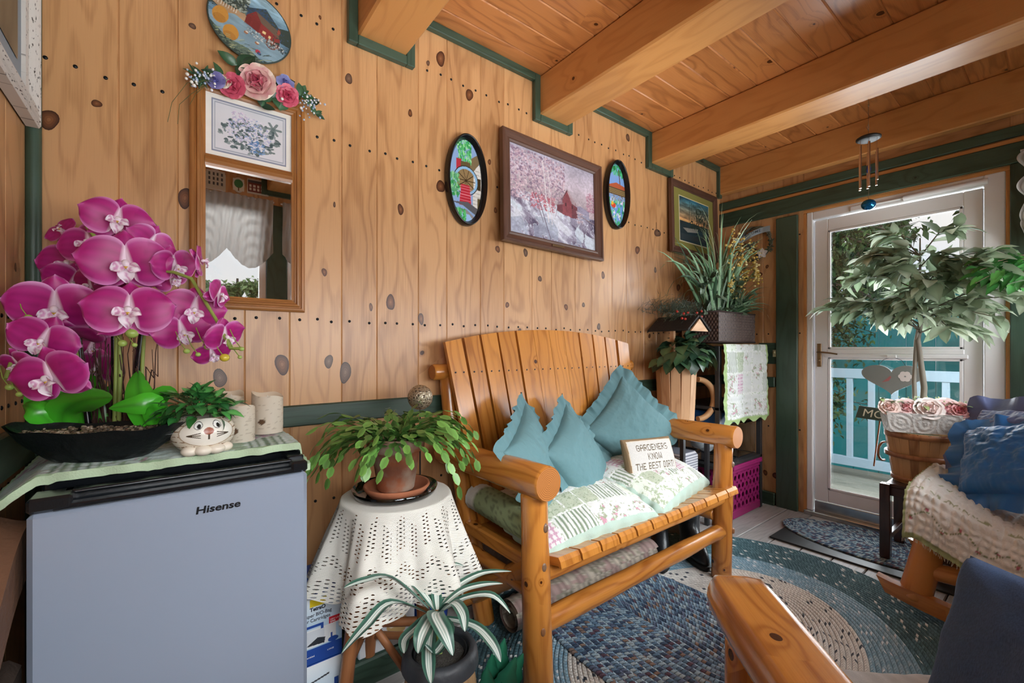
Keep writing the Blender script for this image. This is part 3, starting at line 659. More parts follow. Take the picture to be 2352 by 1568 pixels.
def patchwork(seed=0, cell=.11, border=None, bw=.03, w_=.5, h_=.5, mint='c3dccb'):
    P = {0:'eef0ee',1:'e4e8e2',2:'aeb9a2',3:'eceeea',4:'f0eef0',5:'dfe6da'}
    def fn(X, Y, sgn=1):
        i = np.floor((X+7)/cell).astype(int); j = np.floor((Y+7)/(cell*1.15)).astype(int); kx = _hash(i,j,seed+5); fx = (X+7)/cell-i; fy = (Y+7)/(cell*1.15)-j
        a = np.zeros(X.shape+(3,)); a[:] = hx('d9dcda')
        def put(mk, c, al=1.): a[mk] = a[mk]*(1-al)+np.array(hx(c))*al
        fl = (kx < .60); st = (kx >= .60)&(kx < .73); pl = (kx >= .73)&(kx < .79); sl = (kx >= .79)&(kx < .87); wl_ = kx >= .87
        # scattered sprays of leaves and roses
        n1 = vn(X*190, Y*190, seed+1); n2 = fbm(X*60, Y*60, seed+2, 3); n3 = vn(X*130+9, Y*130, seed+3)
        cl2 = fbm(X*17,Y*17,seed+8,2); put(fl&(n2 > .52)&(n1 > .40)&(cl2 > .54), '98a588'); put(fl&(n2 > .62)&(n3 > .45)&(cl2 > .60), 'c795a6'); put(fl&(n2 < .36)&(n1 > .6)&(cl2 < .5), 'c6cebd')
        s1 = np.sin(X*2*PI/.018); put(st&(s1 > .35), '7e8f7a'); put(st&(s1 > -.2)&(s1 < .1), 'b7bfae')
        g1 = (np.abs(np.sin(X*PI/.02)) > .86)|(np.abs(np.sin(Y*PI/.02)) > .86); put(pl&g1, 'bd8ba6',.8); put(pl&(np.abs(np.sin(X*PI/.02)) < .2), 'e8dde2')
        put(sl, 'b9c3ae'); put(sl&(n1 > .72), '98a68c'); put(wl_, 'd9e2d6'); put(wl_&(n2 > .58)&(n1 > .4), 'a9b79c')
        seam = (fx < .05)|(fx > .96)|(fy < .05)|(fy > .96); put(seam&(vn(X*160,Y*160,seed) > .4), 'e6e8e6'); put(seam&(vn(X*160,Y*160,seed) < .25), 'b9c6b2')
        if border:
            d = np.minimum(w_/2-np.abs(X), h_/2-np.abs(Y)); put(d < bw, border)
        return a
    return fn
# ------------------------------------------------------------------ the log bench
bench = thing('log_bench','varnished log loveseat with fanned slat back standing against the pine wall','bench',(1.5,1.3,0))
XLf, XRt = .905, 2.125; LW = [M['log'], M['logend']]
def seat_z(y): return .462-.055*math.sin(min(1,max(0,(y-.99)/.55))*PI*.75)+(0)
for i in range(12):                      # seat slats front to back, curved front nose
    xa = .957+.0985*i; mb = MB(); ypts = [(.985,-.030),(.990,-.012),(1.0,0)]+[(1.03+.06*k,0) for k in range(9)]
    top = []; bot = []
    for (y,dz) in ypts: top.append((y, seat_z(max(y,1.0))+dz)); bot.append((y+.0, seat_z(max(y,1.0))-.028 if dz == 0 else seat_z(1.0)-.032))
    m = len(top); vs_ = []; 
    for (x) in (xa+.002, xa+.0915):
        for (y,z) in top: vs_.append((x,y,z))
        for (y,z) in bot: vs_.append((x,y,z))
    fs = []; uvs = []; L = [0]
    for k in range(m-1): L.append(L[-1]+math.hypot(top[k+1][0]-top[k][0], top[k+1][1]-top[k][1]))
    for k in range(m-1):
        fs.append((k,2*m+k,2*m+k+1,k+1)); uvs.append([(L[k],0),(L[k],.093),(L[k+1],.093),(L[k+1],0)])
        fs.append((m+k,m+k+1,3*m+k+1,3*m+k)); uvs.append([(L[k],0),(L[k+1],0),(L[k+1],.093),(L[k],.093)])
        fs.append((k,k+1,m+k+1,m+k)); uvs.append([(L[k],0),(L[k+1],0),(L[k+1],.028),(L[k],.028)])
        fs.append((2*m+k,3*m+k,3*m+k+1,2*m+k+1)); uvs.append([(L[k],0),(L[k],.028),(L[k+1],.028),(L[k+1],0)])
    fs.append((0,m,3*m,2*m)); uvs.append([(0,0),(0,.03),(.02,.03),(.02,0)]); mb.add(vs_,fs,uvs); mb.build('seat_slat', M['slat'], bench)
# backrest: twelve fanned slats leaning back, arched top
tops = [(.884,.967),(.980,1.060),(1.072,1.158),(1.168,1.264),(1.277,1.379),(1.381,1.482),(1.484,1.585),(1.587,1.690),(1.702,1.796),(1.808,1.896),(1.908,1.990),(2.012,2.106)]
def backp(x, z, off=0):                  # point on the leaning plane
    f = (z-.42)/(1.2-.42); return Vector((1.497+(x-1.497)*(.86+.14*f), 1.475+(1.635-1.475)*f-off, z))
for a, b in tops:
    mb = MB(); zt = lambda x: 1.212-.064*((x-1.5)/.61)**2; n = 4
    for off in (0,):
        P_ = [];
        for (x) in np.linspace(a,b,n+1): P_.append((x, zt(x)))
        vs_ = []
        for o_ in (.022, 0.0):
            for x,z in P_: vs_.append(backp(x,z,o_))
            for x,z in P_: vs_.append(backp(x,.42,o_))
        m = n+1; fs = []; uvs = []; w_ = b-a
        for k in range(n):
            u0, u1 = w_*k/n, w_*(k+1)/n; F0 = (k,m+k,m+k+1,k+1); B0 = (2*m+k,2*m+k+1,3*m+k+1,3*m+k); T0 = (k,k+1,2*m+k+1,2*m+k); D0 = (m+k,3*m+k,3*m+k+1,m+k+1)
            fs += [F0,B0,T0,D0]; uvs += [[(.8,u0),(0,u0),(0,u1),(.8,u1)],[(.8,u0),(.8,u1),(0,u1),(0,u0)],[(0,u0),(0,u1),(.01,u1),(.01,u0)],[(0,u0),(.01,u0),(.01,u1),(0,u1)]]
        fs += [(0,2*m,3*m,m),(n,m+n,3*m+n,2*m+n)]; uvs += [[(.8,0),(.8,.02),(0,.02),(0,0)],[(.8,0),(0,0),(0,.02),(.8,.02)]]; mb.add(vs_,fs,uvs)
        for z in (1.02,.66):
            for q in ((.25,.75)):
                c = backp(a+(b-a)*q, z, .0225); R = Matrix.Rotation(PI/2+.2,3,'X'); mb.lathe([(.0045,0),(.003,.0012),(.0001,.0015)], c, 8, 1, R)
        mb.build('back_slat', [M['slat'], M['nail']], bench)
def lg(name, p0, p1, r0, r1=None, **k):
    mb = MB(); mb.log(p0,p1,r0,r1,**k); return mb.build(name, LW, bench)
def leg(x, seed):
    mb = MB(); mb.log((x+(.02 if x < 1.5 else -.02),1.055,0),(x,1.055,.665),.049,.044,seed=seed,wob=.09,dome=.2)
    for z,a_ in ((.44,0),(.24,0),(.56,0)): # knots of the log
        c = Vector((x+.012,1.055,z)); d = Vector((-.35+random.random()*.5,-1,0)).normalized(); R = d.to_track_quat('Z','Y').to_matrix(); mb.lathe([(.012,.0415),(.010,.0475),(.004,.0480),(.0001,.0478)], c, 10, 2, R, sx=.8, sy=1.3)
    return mb.build('front_leg', LW+[M['knot']], bench)
leg(XLf,1); leg(XRt,4)
lg('armrest',(XLf,.985,.705),(XLf-.01,1.62,.690),.055,.052,seed=2,dome=.07); lg('armrest',(XRt,.985,.695),(XRt,1.62,.690),.054,.050,seed=3,dome=.07)
for x,s_ in ((XLf+.03,5),(XRt-.03,6)):
    sx = -1 if x < 1.5 else 1
    lg('rear_leg',(x+.07*-sx,1.48,0),(x+.005*-sx,1.585,.70),.042,.040,seed=s_)
    lg('back_post',(x+.0*-sx,1.60,.66),(x-.005,1.655,1.0),.038,.034,seed=s_+3)
lg('back_log',(.855,1.652,1.02),(2.18,1.652,1.02),.034,.034,seed=11)
lg('front_stretcher',(XLf+.02,1.055,.236),(XRt-.02,1.055,.236),.036,.033,seed=12,wob=.12)
lg('seat_rail',(XLf+.03,1.055,.395),(XRt-.03,1.055,.395),.030,.030,seed=13)
lg('rear_stretcher',(.90,1.50,.122),(2.10,1.50,.122),.033,.033,seed=14)
lg('side_brace',(XLf+.06,1.50,.13),(XLf+.05,1.10,.40),.043,.040,seed=15); lg('side_brace',(XRt-.06,1.50,.13),(XRt-.05,1.10,.40),.043,.040,seed=16)
for x in (XLf+.04, XRt-.04):
    mb = MB(); mb.box((x,1.30,.40),(.034,.42,.05),grain=1,bev=.006); mb.build('seat_bearer',M['slat'],bench)
    lg('side_rail',(x,1.08,.55 if 0 else .31),(x,1.52,.31),.028,.026,seed=17)
# ------------------------------------------------------------------ cushions on the bench
def face(c, look, up=(0,0,1), roll=0):   # frame at c whose normal points along look
    n = Vector(look).normalized(); r = Vector(up).cross(n).normalized(); u = n.cross(r); m_ = Matrix((r,u,n)).transposed().to_4x4(); return Matrix.Translation(Vector(c)) @ m_ @ Matrix.Rotation(roll,4,'Z')
def ruffled(name, label, Mx, w_, h_, th, mat, seed, group=None, wd=.05, amp=.014, waves=40, pinch=.1, cat='pillow'):
    o = thing(name,label,cat,Mx.translation,group); mb = MB(); pillow(mb,Mx,w_,h_,th,seed=seed,wr=.007,pinch=pinch,gather=.008,nu=110); cu_ = mb.build('cushion',mat,o)
    mb = MB(); ruffle(mb,Mx,w_,h_,wd,amp,waves,seed=seed,pinch=pinch); r = mb.build('ruffle',mat,cu_); return o
ruffled('ruffled_pillow','teal ruffled pillow nearest the left armrest, leaning edge on', face((1.115,1.30,.665),(.50,-.82,.30),roll=.38),.37,.37,.14,M['teal'],1,'teal ruffled pillows',.054,.008,24)
ruffled('ruffled_pillow','teal ruffled pillow in the middle, standing on its corner', face((1.37,1.31,.645),(.28,-.88,.38),roll=.50),.36,.36,.14,M['teal'],2,'teal ruffled pillows',.056,.008,24)
ruffled('ruffled_pillow','largest teal ruffled pillow on its corner behind the lettered pillow', face((1.86,1.40,.705),(-.30,-.92,.30),roll=.78),.40,.40,.13,M['teal'],3,'teal ruffled pillows',.060,.009,26)
GL = {'G':"01110,10001,10000,10111,10001,10001,01110",'A':"01110,10001,10001,11111,10001,10001,10001",'R':"11110,10001,10001,11110,10100,10010,10001",'D':"11110,10001,10001,10001,10001,10001,11110",
'E':"11111,10000,10000,11110,10000,10000,11111",'N':"10001,11001,10101,10101,10011,10001,10001",'S':"01111,10000,10000,01110,00001,00001,11110",'K':"10001,10010,10100,11000,10100,10010,10001",
'O':"01110,10001,10001,10001,10001,10001,01110",'W':"10001,10001,10001,10101,10101,11011,10001",'T':"11111,00100,00100,00100,00100,00100,00100",'H':"10001,10001,10001,11111,10001,10001,10001",
'B':"11110,10001,10001,11110,10001,10001,11110",'I':"111,010,010,010,010,010,111",'!':"1,1,1,1,1,0,1",' ':"000,000,000,000,000,000,000"}
def bitmap(lines):
    rows = []
    for ln_ in lines:
        g = [GL[c].split(',') for c in ln_]; rows.append([('0'.join(x[r] for x in g)) for r in range(7)])
    return rows
LP = bitmap(['GARDENERS','KNOW','THE BEST DIRT!'])
def lettered(X, Y, sgn):
    a = np.zeros(X.shape+(3,)); a[:] = hx('d6d4cf'); a *= (1-.08*vn(X*600,Y*600,3))[...,None]; W_, H_ = .291, .179
    d = np.minimum(W_/2-np.abs(X), H_/2-np.abs(Y)); 
    if sgn > 0:
        px = .0026
        for li,(rows,yc,pxx) in enumerate(zip(LP,(.045,.005,-.036),(.0036,.0036,.0032))):
            wd = len(rows[0]); i = np.floor((X+wd*pxx/2)/pxx).astype(int); pyy = .0041; j = np.floor((yc+3.5*pyy-Y)/pyy).astype(int)
            ok = (i >= 0)&(i < wd)&(j >= 0)&(j < 7); arr = np.array([[int(c) for c in r] for r in rows]); v = np.zeros(X.shape,bool); v[ok] = arr[j[ok],i[ok]] > 0; a[v] = hx('5f5138')
    a[d < .010] = hx('8b7355'); a[(d < .0125)&(d > .010)] = hx('d8c8b0')
    return a
Mx = face((1.745,1.212,.612),(-.16,-.93,.33),roll=-.03); mb = MB(); pillow(mb,Mx,.30,.185,.08,lettered,nu=170,pinch=.03,wr=.001,power=.3)
tag(mb.build('lettered_pillow',M['attrc']),'small white stitched pillow reading GARDENERS KNOW THE BEST DIRT','pillow')
def q_cushion(label, c, look, roll, w_, h_, th, seed, sag=.02):
    Mx = face(c,look,up=(0,1,0),roll=roll); mb = MB(); pillow(mb,Mx,w_,h_,th,patchwork(seed,.082,'b4cbbf',.018,w_,h_),nu=240,pinch=.02,wr=.003,seed=seed,quilt=.004,power=.32,sag=sag,scal=.02)
    return tag(mb.build('patchwork_cushion',M['attrc']),label,'cushion','patchwork cushions on the bench seat')
q_cushion('patchwork seat cushion at the left end of the bench with plaid corner',(1.255,1.245,.495),(-.05,-.16,1),-.08,.60,.44,.15,3)
q_cushion('patchwork cushion at the right of the bench, corner lapping over the other',(1.80,1.25,.517),(.03,-.22,1),.20,.58,.40,.15,8)
mb = MB(); Mr = Matrix.Translation((0,0,0)); a0 = np.linspace(0,2*PI,40); l0 = np.linspace(0,1,30); A_, L_ = np.meshgrid(a0,l0,indexing='ij'); rr_ = .052+.0025*np.abs(np.sin(A_*7))+.002*np.sin(L_*90)
X_ = .965+.02*L_+rr_*np.cos(A_)*1.1+.0; Y_ = 1.12+.38*L_; Z_ = .515+rr_*np.sin(A_)
col_ = np.zeros(X_.shape+(3,)); col_[:] = hx('93a47c'); col_ *= (1-.25*(vn(L_*60,A_*16,2) > .7))[...,None]; col_[L_ > .86] = hx('dfe3dc')
mb.surf(X_,Y_,Z_,col_,flip=True)
o = tag(mb.build('rolled_quilt',M['attrc']),'sage green rolled quilt edge tucked under the left armrest','quilt')
# ------------------------------------------------------------------ braided rugs
def rug(name, label, cx, cy, a, b, z, h, bands, w_=.02, rot=0, sq=2.0, L=.022, gap=.12):
    """bands: list of (width, list of (pos,color) for the lobes); rings run inwards from the outline"""
    mb = MB(); k = 0; o = 0; N_ = 160; tot = 0; bi = 0; acc = 0
    nr = int(math.ceil(min(a,b)/w_))
    lim = []; s_ = 0
    for i,(bw,_) in enumerate(bands): s_ += bw; lim.append(s_)
    while k < nr:
        bi = 0
        while bi < len(lim)-1 and k*w_ > lim[bi]-1e-4: bi += 1
        ro = a-k*w_, b-k*w_; ri = a-(k+1)*w_, b-(k+1)*w_
        prof = [(0,0 if k == 0 else .35),(.15,.75),(.5,1),(.85,.75),(1,.35)]
        X = np.zeros((N_+1,5)); Y = X.copy(); Z = X.copy(); U = X.copy(); V = X.copy(); th = np.linspace(0,2*PI,N_+1); c_, s2 = np.cos(th), np.sin(th)
        cc = np.sign(c_)*np.abs(c_)**(2/sq); ss = np.sign(s2)*np.abs(s2)**(2/sq)
        for j,(f,zz) in enumerate(prof):
            A = max(.001,ro[0]*(1-f)+ri[0]*f); B = max(.001,ro[1]*(1-f)+ri[1]*f); x = A*cc; y = B*ss
            X[:,j] = cx+x*math.cos(rot)-y*math.sin(rot); Y[:,j] = cy+x*math.sin(rot)+y*math.cos(rot); Z[:,j] = z+h*zz; V[:,j] = k+f
        dl = np.hypot(np.diff(X[:,2]),np.diff(Y[:,2])); s_ = np.concatenate([[0],np.cumsum(dl)])
        for j in range(5): U[:,j] = s_
        mb.surf(X,Y,Z,U=U,V=V,mat=bi,flip=True); k += 1
    mats = []
    for i,(bw,cl) in enumerate(bands):
        t = NT(name+'_braid'); uv = t.N('ShaderNodeUVMap'); sp = t.N('ShaderNodeSeparateXYZ',{0:uv.outputs[0]}); kk = t.math('FLOOR',sp.outputs[1]); fy = t.math('FRACT',sp.outputs[1])
        off = t.N('ShaderNodeTexWhiteNoise',{'W':kk},noise_dimensions='1D').outputs['Value']
        side = t.math('GREATER_THAN',fy,.5); ab = t.math('ABSOLUTE',t.math('SUBTRACT',fy,.5))
        q = t.math('ADD',t.math('ADD',t.math('DIVIDE',sp.outputs[0],L),t.math('MULTIPLY',ab,1.3)),t.math('ADD',t.math('MULTIPLY',side,.5),off))
        idn = t.math('FLOOR',q); fq = t.math('FRACT',q)
        wn_ = t.N('ShaderNodeTexWhiteNoise',{'Vector':t.N('ShaderNodeCombineXYZ',{0:kk,1:idn,2:side}).outputs[0]},noise_dimensions='3D').outputs['Value']
        x = t.N('ShaderNodeValToRGB',{0:wn_}); x.color_ramp.interpolation = 'CONSTANT'; e = x.color_ramp.elements
        while len(e) < len(cl): e.new(.5)
        for n_,(p,c) in enumerate(cl): e[n_].position = p; e[n_].color = H4(c)
        fib = t.N('ShaderNodeTexNoise',{'Vector':t.N('ShaderNodeCombineXYZ',{0:t.math('MULTIPLY',sp.outputs[0],160),1:t.math('MULTIPLY',sp.outputs[1],9)}).outputs[0],'Scale':1},noise_dimensions='2D').outputs[0]
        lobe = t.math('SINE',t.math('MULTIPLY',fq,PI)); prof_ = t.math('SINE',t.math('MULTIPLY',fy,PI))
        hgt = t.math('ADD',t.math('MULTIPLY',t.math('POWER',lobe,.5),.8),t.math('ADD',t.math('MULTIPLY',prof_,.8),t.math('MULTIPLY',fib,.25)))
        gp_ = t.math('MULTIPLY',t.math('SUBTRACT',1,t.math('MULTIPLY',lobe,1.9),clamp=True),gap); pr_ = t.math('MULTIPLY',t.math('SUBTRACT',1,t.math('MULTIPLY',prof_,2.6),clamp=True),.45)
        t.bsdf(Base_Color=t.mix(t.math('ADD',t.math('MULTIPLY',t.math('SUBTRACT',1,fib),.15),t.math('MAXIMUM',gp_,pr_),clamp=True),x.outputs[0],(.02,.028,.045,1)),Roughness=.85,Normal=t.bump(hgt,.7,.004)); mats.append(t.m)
    # edge skirt
    X = np.zeros((N_+1,2)); Y = X.copy(); Z = X.copy()
    for j in (0,1): X[:,j] = cx+a*cc*math.cos(rot)-b*ss*math.sin(rot); Y[:,j] = cy+a*cc*math.sin(rot)+b*ss*math.cos(rot); Z[:,j] = z+(0 if j else .0)-(0 if j == 0 else min(z,.001))
    return tag(mb.build(name,mats),label,'rug')
teal_b = [(0,'527882'),(.45,'466a75'),(.78,'5f8791'),(.94,'dfe6e6')]
blue_b = [(0,'93b8cc'),(.35,'82a9bf'),(.7,'a6c3d1'),(.96,'e6eef2')]
cream_b = [(0,'ece9e2'),(.45,'e0ddd6'),(.84,'f2efe8'),(.93,'4b525c')]
multi = [(0,'86a6c0'),(.20,'6888a4'),(.36,'aac6d6'),(.52,'465a76'),(.64,'687692'),(.76,'6c5262'),(.82,'b4c7d0'),(.93,'9a8274')]
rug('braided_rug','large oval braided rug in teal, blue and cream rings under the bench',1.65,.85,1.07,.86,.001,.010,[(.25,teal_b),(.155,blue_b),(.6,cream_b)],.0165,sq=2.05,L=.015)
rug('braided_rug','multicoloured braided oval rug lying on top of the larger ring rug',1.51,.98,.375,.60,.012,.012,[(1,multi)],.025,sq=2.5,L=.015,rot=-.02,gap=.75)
mat2 = [(0,'86a9be'),(.2,'527090'),(.4,'b5cdd9'),(.6,'3c5070'),(.75,'6d5a6b'),(.88,'b8c6cc')]
mb = MB(); mb.box((3.02,.68,.005),(.47,.86,.010),bev=.003); tag(mb.build('rubber_mat',M['blackpl']),'black rubber mat under the small braided doormat','mat')
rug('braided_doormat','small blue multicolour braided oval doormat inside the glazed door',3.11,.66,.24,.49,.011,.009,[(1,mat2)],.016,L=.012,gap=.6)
# ------------------------------------------------------------------ small fridge with its quilt
fr = thing('mini_fridge','silver undercounter fridge with black top rim against the pine wall','fridge',(.023,1.39,0))
FX0,FX1,FY = -.209,.256,1.14
mb = MB(); mb.box(((FX0+FX1)/2,FY+.29,.43),(.465,.42,.80),bev=.004); mb.build('cabinet',M['blackpl'],fr)
mb = MB(); mb.box(((FX0+FX1)/2,FY+.028,.43),(.465,.056,.786),bev=.009); fd = mb.build('door',M['fridge'],fr)
mb = MB(); xm = (FX0+FX1)/2
mb.box((xm,FY+.31,.845),(.462,.40,.022),bev=.006)
mb.box((FX0+.030,FY+.030,.8365),(.060,.064,.027),bev=.005); mb.box((FX1-.018,FY+.030,.8365),(.036,.064,.027),bev=.005); mb.box((xm+.01,FY+.048,.8365),(.40,.030,.027),bev=.003)
mb.box((xm+.01,FY+.012,.8275),(.42,.026,.010),bev=.003); mb.tube([(FX0+.06,FY+.03,.847),(xm,FY+.03,.847),(FX1-.03,FY+.03,.847)],.004,8)
mb.box((FX1-.02,FY+.06,.852),(.035,.06,.012),bev=.005)
mb.build('top_rim',plain('black_rim','14181c',.2,0,.03,200),fr)
MT = frame_M((.0,FY-.0006,.787),(1,0,0),(0,0,1)); text('brand_lettering','Hisense',.021,MT@Matrix.Translation((.035,-.018,0)),plain('badge_ink','16181b',.3),fd,.0005,.0006,1.0,1.22,.12)
mb = MB(); ns, nt = 110, 90; S,T = np.meshgrid(np.linspace(0,1,ns),np.linspace(0,1,nt),indexing='ij')
for lay in (0,1):
    X = -.315+.60*S+.012*lay; Y = 1.208+.447*T+.006*np.sin(S*46)-.010*lay*(1-T); Y = Y+.015*(1-S)*(1-T)
    Z = .858+.012*lay+.006*S+.005*np.abs(np.sin(Y*120+4*fbm(S*6,T*6,2)))+.004*fbm(X*40,Y*40,3)
    dl = np.clip((-.209-X)/.10,0,1); Z = Z-.085*dl**1.1*(1-.65*T); X = X+dl*.030*T
    dr = np.clip((X-.250)/.03,0,1); Z = Z-.055*dr**1.2; X = X-.02*dr
    Z = Z+.012*np.clip(1-np.abs(T-.2)/.25,0,1)*(S > .2)*.5
    cl = patchwork(11,.085,None)(X,Y); ed = (T < .02)|(S < .02)|(S > .98); cl[ed] = hx('c9dfb8'); cl = cl*(np.array([.86,.92,.9])*(1-.10*(np.sin(Y*240+8*fbm(S*6,T*6,2)) > .6))[...,None])  # thin darker lines are wrinkle shading put into the quilt colour
    mb.surf(X,Y,Z,cl,U=X,V=Y)
X2,Y2 = X,Y; mb.surf(np.stack([X[:,0],X[:,0]],1),np.stack([Y[:,0],Y[:,0]+.004],1),np.stack([Z[:,0],Z[:,0]-.018],1),np.full((ns,2,3),.78)*np.array([.95,1.05,.88]),flip=True)
tag(mb.build('quilt',M['attrc']),'folded patchwork quilt on top of the silver fridge','quilt')
# ------------------------------------------------------------------ orchid arrangement
oc = thing('orchid_arrangement','magenta artificial orchids in a black boat shaped bowl on the fridge','plant',(-.13,1.30,.88))
axd = Vector((.266,-.156,0)).normalized(); ayd = Vector((.156,.266,0)).normalized(); bc = Vector((-.128,1.305,.882))
A,Hh = np.meshgrid(np.linspace(0,2*PI,73),np.linspace(0,1,12),indexing='ij')
def boat(off, z0, z1, flip, col=None):
    la = (.085+.092*Hh**.8)-off; lb = (.045+.028*Hh**.7)-off; zz = z0+(z1-z0)*Hh+.012*Hh**2*np.abs(np.cos(A))**4+.002*np.sin(A*9)*np.sin(Hh*8)
    x = la*np.sign(np.cos(A))*np.abs(np.cos(A))**.9; y = lb*np.sin(A)
    return bc.x+axd.x*x+ayd.x*y, bc.y+axd.y*x+ayd.y*y, bc.z+zz
mb = MB(); X,Y,Z = boat(0,0,.066,False); mb.surf(X,Y,Z); X,Y,Z = boat(.006,.008,.066,True); mb.surf(X,Y,Z,flip=True)
for k_, fl in ((0,True),):
    x_,y_,z_ = boat(0,0,.066,0); mb.add([(x_[i,0],y_[i,0],z_[i,0]) for i in range(72)],[tuple(range(72))[::-1]])
mb.build('bowl',plain('black_hammered_metal','1f2426',.38,.5,.5,45),oc)
mb = MB(); rg = random.Random(4); mb.lathe([(.001,.05),(.5,.052),(.98,.050)],bc,40,0,Matrix((axd*.160,ayd*.064,(0,0,1))).transposed())
for i in range(520):
    a = rg.uniform(0,2*PI); r = rg.random()**.5*.93; p = bc+axd*math.cos(a)*r*.158+ayd*math.sin(a)*r*.062+Vector((0,0,.055+rg.uniform(0,.006)))
    mb.ball(p,.0036,6,0,(1.5,.8,.7),Matrix.Rotation(rg.uniform(0,PI),3,'Z'),hx(rg.choice(('6a5a4a','8a7a66','4b4036','a39482'))))
o_ = mb.build('pebbles',M['attrg'],oc)
def orchid_flower_mesh(seed, pale=0):
    mb = MB(); rg = random.Random(seed)
    def petal(ang, L, W, lift, cup, z0, wave, sep=False):
        n1, n2 = 14, 11; r, q = np.meshgrid(np.linspace(0,1,n1),np.linspace(-1,1,n2),indexing='ij')
        wd = W*.5*np.clip(1-np.abs(2*np.clip(r,0,1)**(.80 if not sep else .9)-1)**(2.1 if not sep else 2.0),0,1)**(.52 if not sep else .62)+.02*(1-r); rr_ = r*L*(1-.08*q**2)
        x = rr_*math.cos(ang)-wd*q*math.sin(ang); y = rr_*math.sin(ang)+wd*q*math.cos(ang)
        z = z0+lift*r+cup*(-(r-.45)**2)+.10*wave*np.sin(q*3+seed)*r-.12*q**2*r
        e = np.clip(np.maximum(np.abs(q)**6, np.clip((r-.84)/.16,0,1)**1.5),0,1); vein = .5+.5*np.sin(q*15+ r*2); 
        c0 = np.array(hx('ac1874')); c1 = np.array(hx('dc9cd0')); c2 = np.array(hx('7c0c54')); c3 = np.array(hx('c63a9c'))
        f = (e*(.8+.2*pale))[...,None]; cc = c0*(1-f)+c1*f; v_ = (.35*(vein > .75)*(r < .8))[...,None]; cc = cc*(1-v_)+c2*v_; m_ = (.35*np.exp(-((r-.62)**2)/.03)*(1-np.abs(q)))[...,None]; cc = cc*(1-m_)+c3*m_  # lighter band at mid petal is a highlight painted into the colour
        cc = np.where((r < .10)[...,None], np.array(hx('e9cfe0')), cc); mb.surf(x,y,z,cc,flip=False)
    petal(PI/2, .92,.72,-.06,.25,-.05,.3,True); petal(PI*1.22,.92,.66,-.10,.3,-.06,.4,True); petal(-PI*.22,.92,.66,-.10,.3,-.06,.3,True)
    petal(PI*.06,1.06,1.28,.12,.35,.0,.6); petal(PI*.94,1.06,1.28,.12,.35,.0,-.6)
    return mb
def lip_mesh():
    mb = MB(); W_ = hx('f1e4ee'); Pk = hx('b85a98'); Yl = hx('caa030')
    def lobe(ang,L,W,z0,lift,curl):
        n1,n2 = 9,7; r,q = np.meshgrid(np.linspace(0,1,n1),np.linspace(-1,1,n2),indexing='ij'); wd = W*np.sin(PI*r**.9*.93+.05)*.5
        x = r*L*math.cos(ang)-wd*q*math.sin(ang); y = r*L*math.sin(ang)+wd*q*math.cos(ang); z = z0+lift*np.sin(r*2.2)-curl*r**3+.06*q**2
        f = ((vn(x*30,y*30,3) > .62)*.6)[...,None]; cc = np.array(W_)*(1-f)+np.array(Pk)*f; mb.surf(x,y,z,cc)
    lobe(-PI/2,.50,.36,.06,.22,.1); lobe(-PI*.15,.34,.28,.08,.24,0); lobe(-PI*.85,.34,.28,.08,.24,0)
    mb.ball((0,.02,.16),.085,10,0,(1,1.2,1.4),None,W_); mb.ball((0,-.08,.18),.05,8,0,(1,1,1),None,Yl)
    return mb
FM = [orchid_flower_mesh(i, i%3==1) for i in range(4)]; LM = lip_mesh(); fmesh = []; tmp = []
for m_ in FM: o = m_.build('orchid_flower',M['petal'],loc=(0,0,0)); tmp.append(o); fmesh.append(o.data)
lo = LM.build('lip',M['petal'],loc=(0,0,0)); lmesh = lo.data
for o in tmp+[lo]: bpy.data.objects.remove(o)
cpos = Vector((0,0,H))
FL = [(270,507,66,.97,-10,10,0),(308,540,48,1.02,35,-5,60),(206,560,62,.98,-45,0,20),(290,606,86,.90,5,-8,-8),(297,716,84,.86,0,0,0),(127,708,84,.88,-14,-6,-8),(98,782,66,.84,-35,-25,-20),(170,772,60,.93,-30,-50,10),(116,868,80,.80,-28,-12,18),
 (206,656,52,.96,-60,0,0),(160,606,62,1.02,-30,10,15),(402,612,52,.96,38,-6,10),(460,600,40,.95,78,0,60),(503,676,40,.93,70,0,-35),(446,712,62,.94,18,-6,-20),(420,762,58,.93,-4,-12,6),(517,772,48,.90,45,-10,10),(4,838,44,.82,-55,-15,20),
 (222,846,50,1.04,-15,-25,0),(488,812,40,.96,15,-40,30),(140,528,34,1.02,-60,15,40),(215,742,62,1.0,-25,-20,10),(185,690,60,1.03,-20,0,30),(330,580,50,1.03,20,5,0),(70,690,46,1.0,-50,0,-20),(345,560,52,1.0,30,-10,-30),(480,735,46,1.0,35,-15,25),(210,800,50,1.05,10,-20,0),(395,640,40,1.02,50,-20,30),(170,650,58,1.0,-20,-15,-30),(240,540,50,1.02,-15,10,30),(245,640,56,1.02,-10,0,10)]
O0 = oc.location
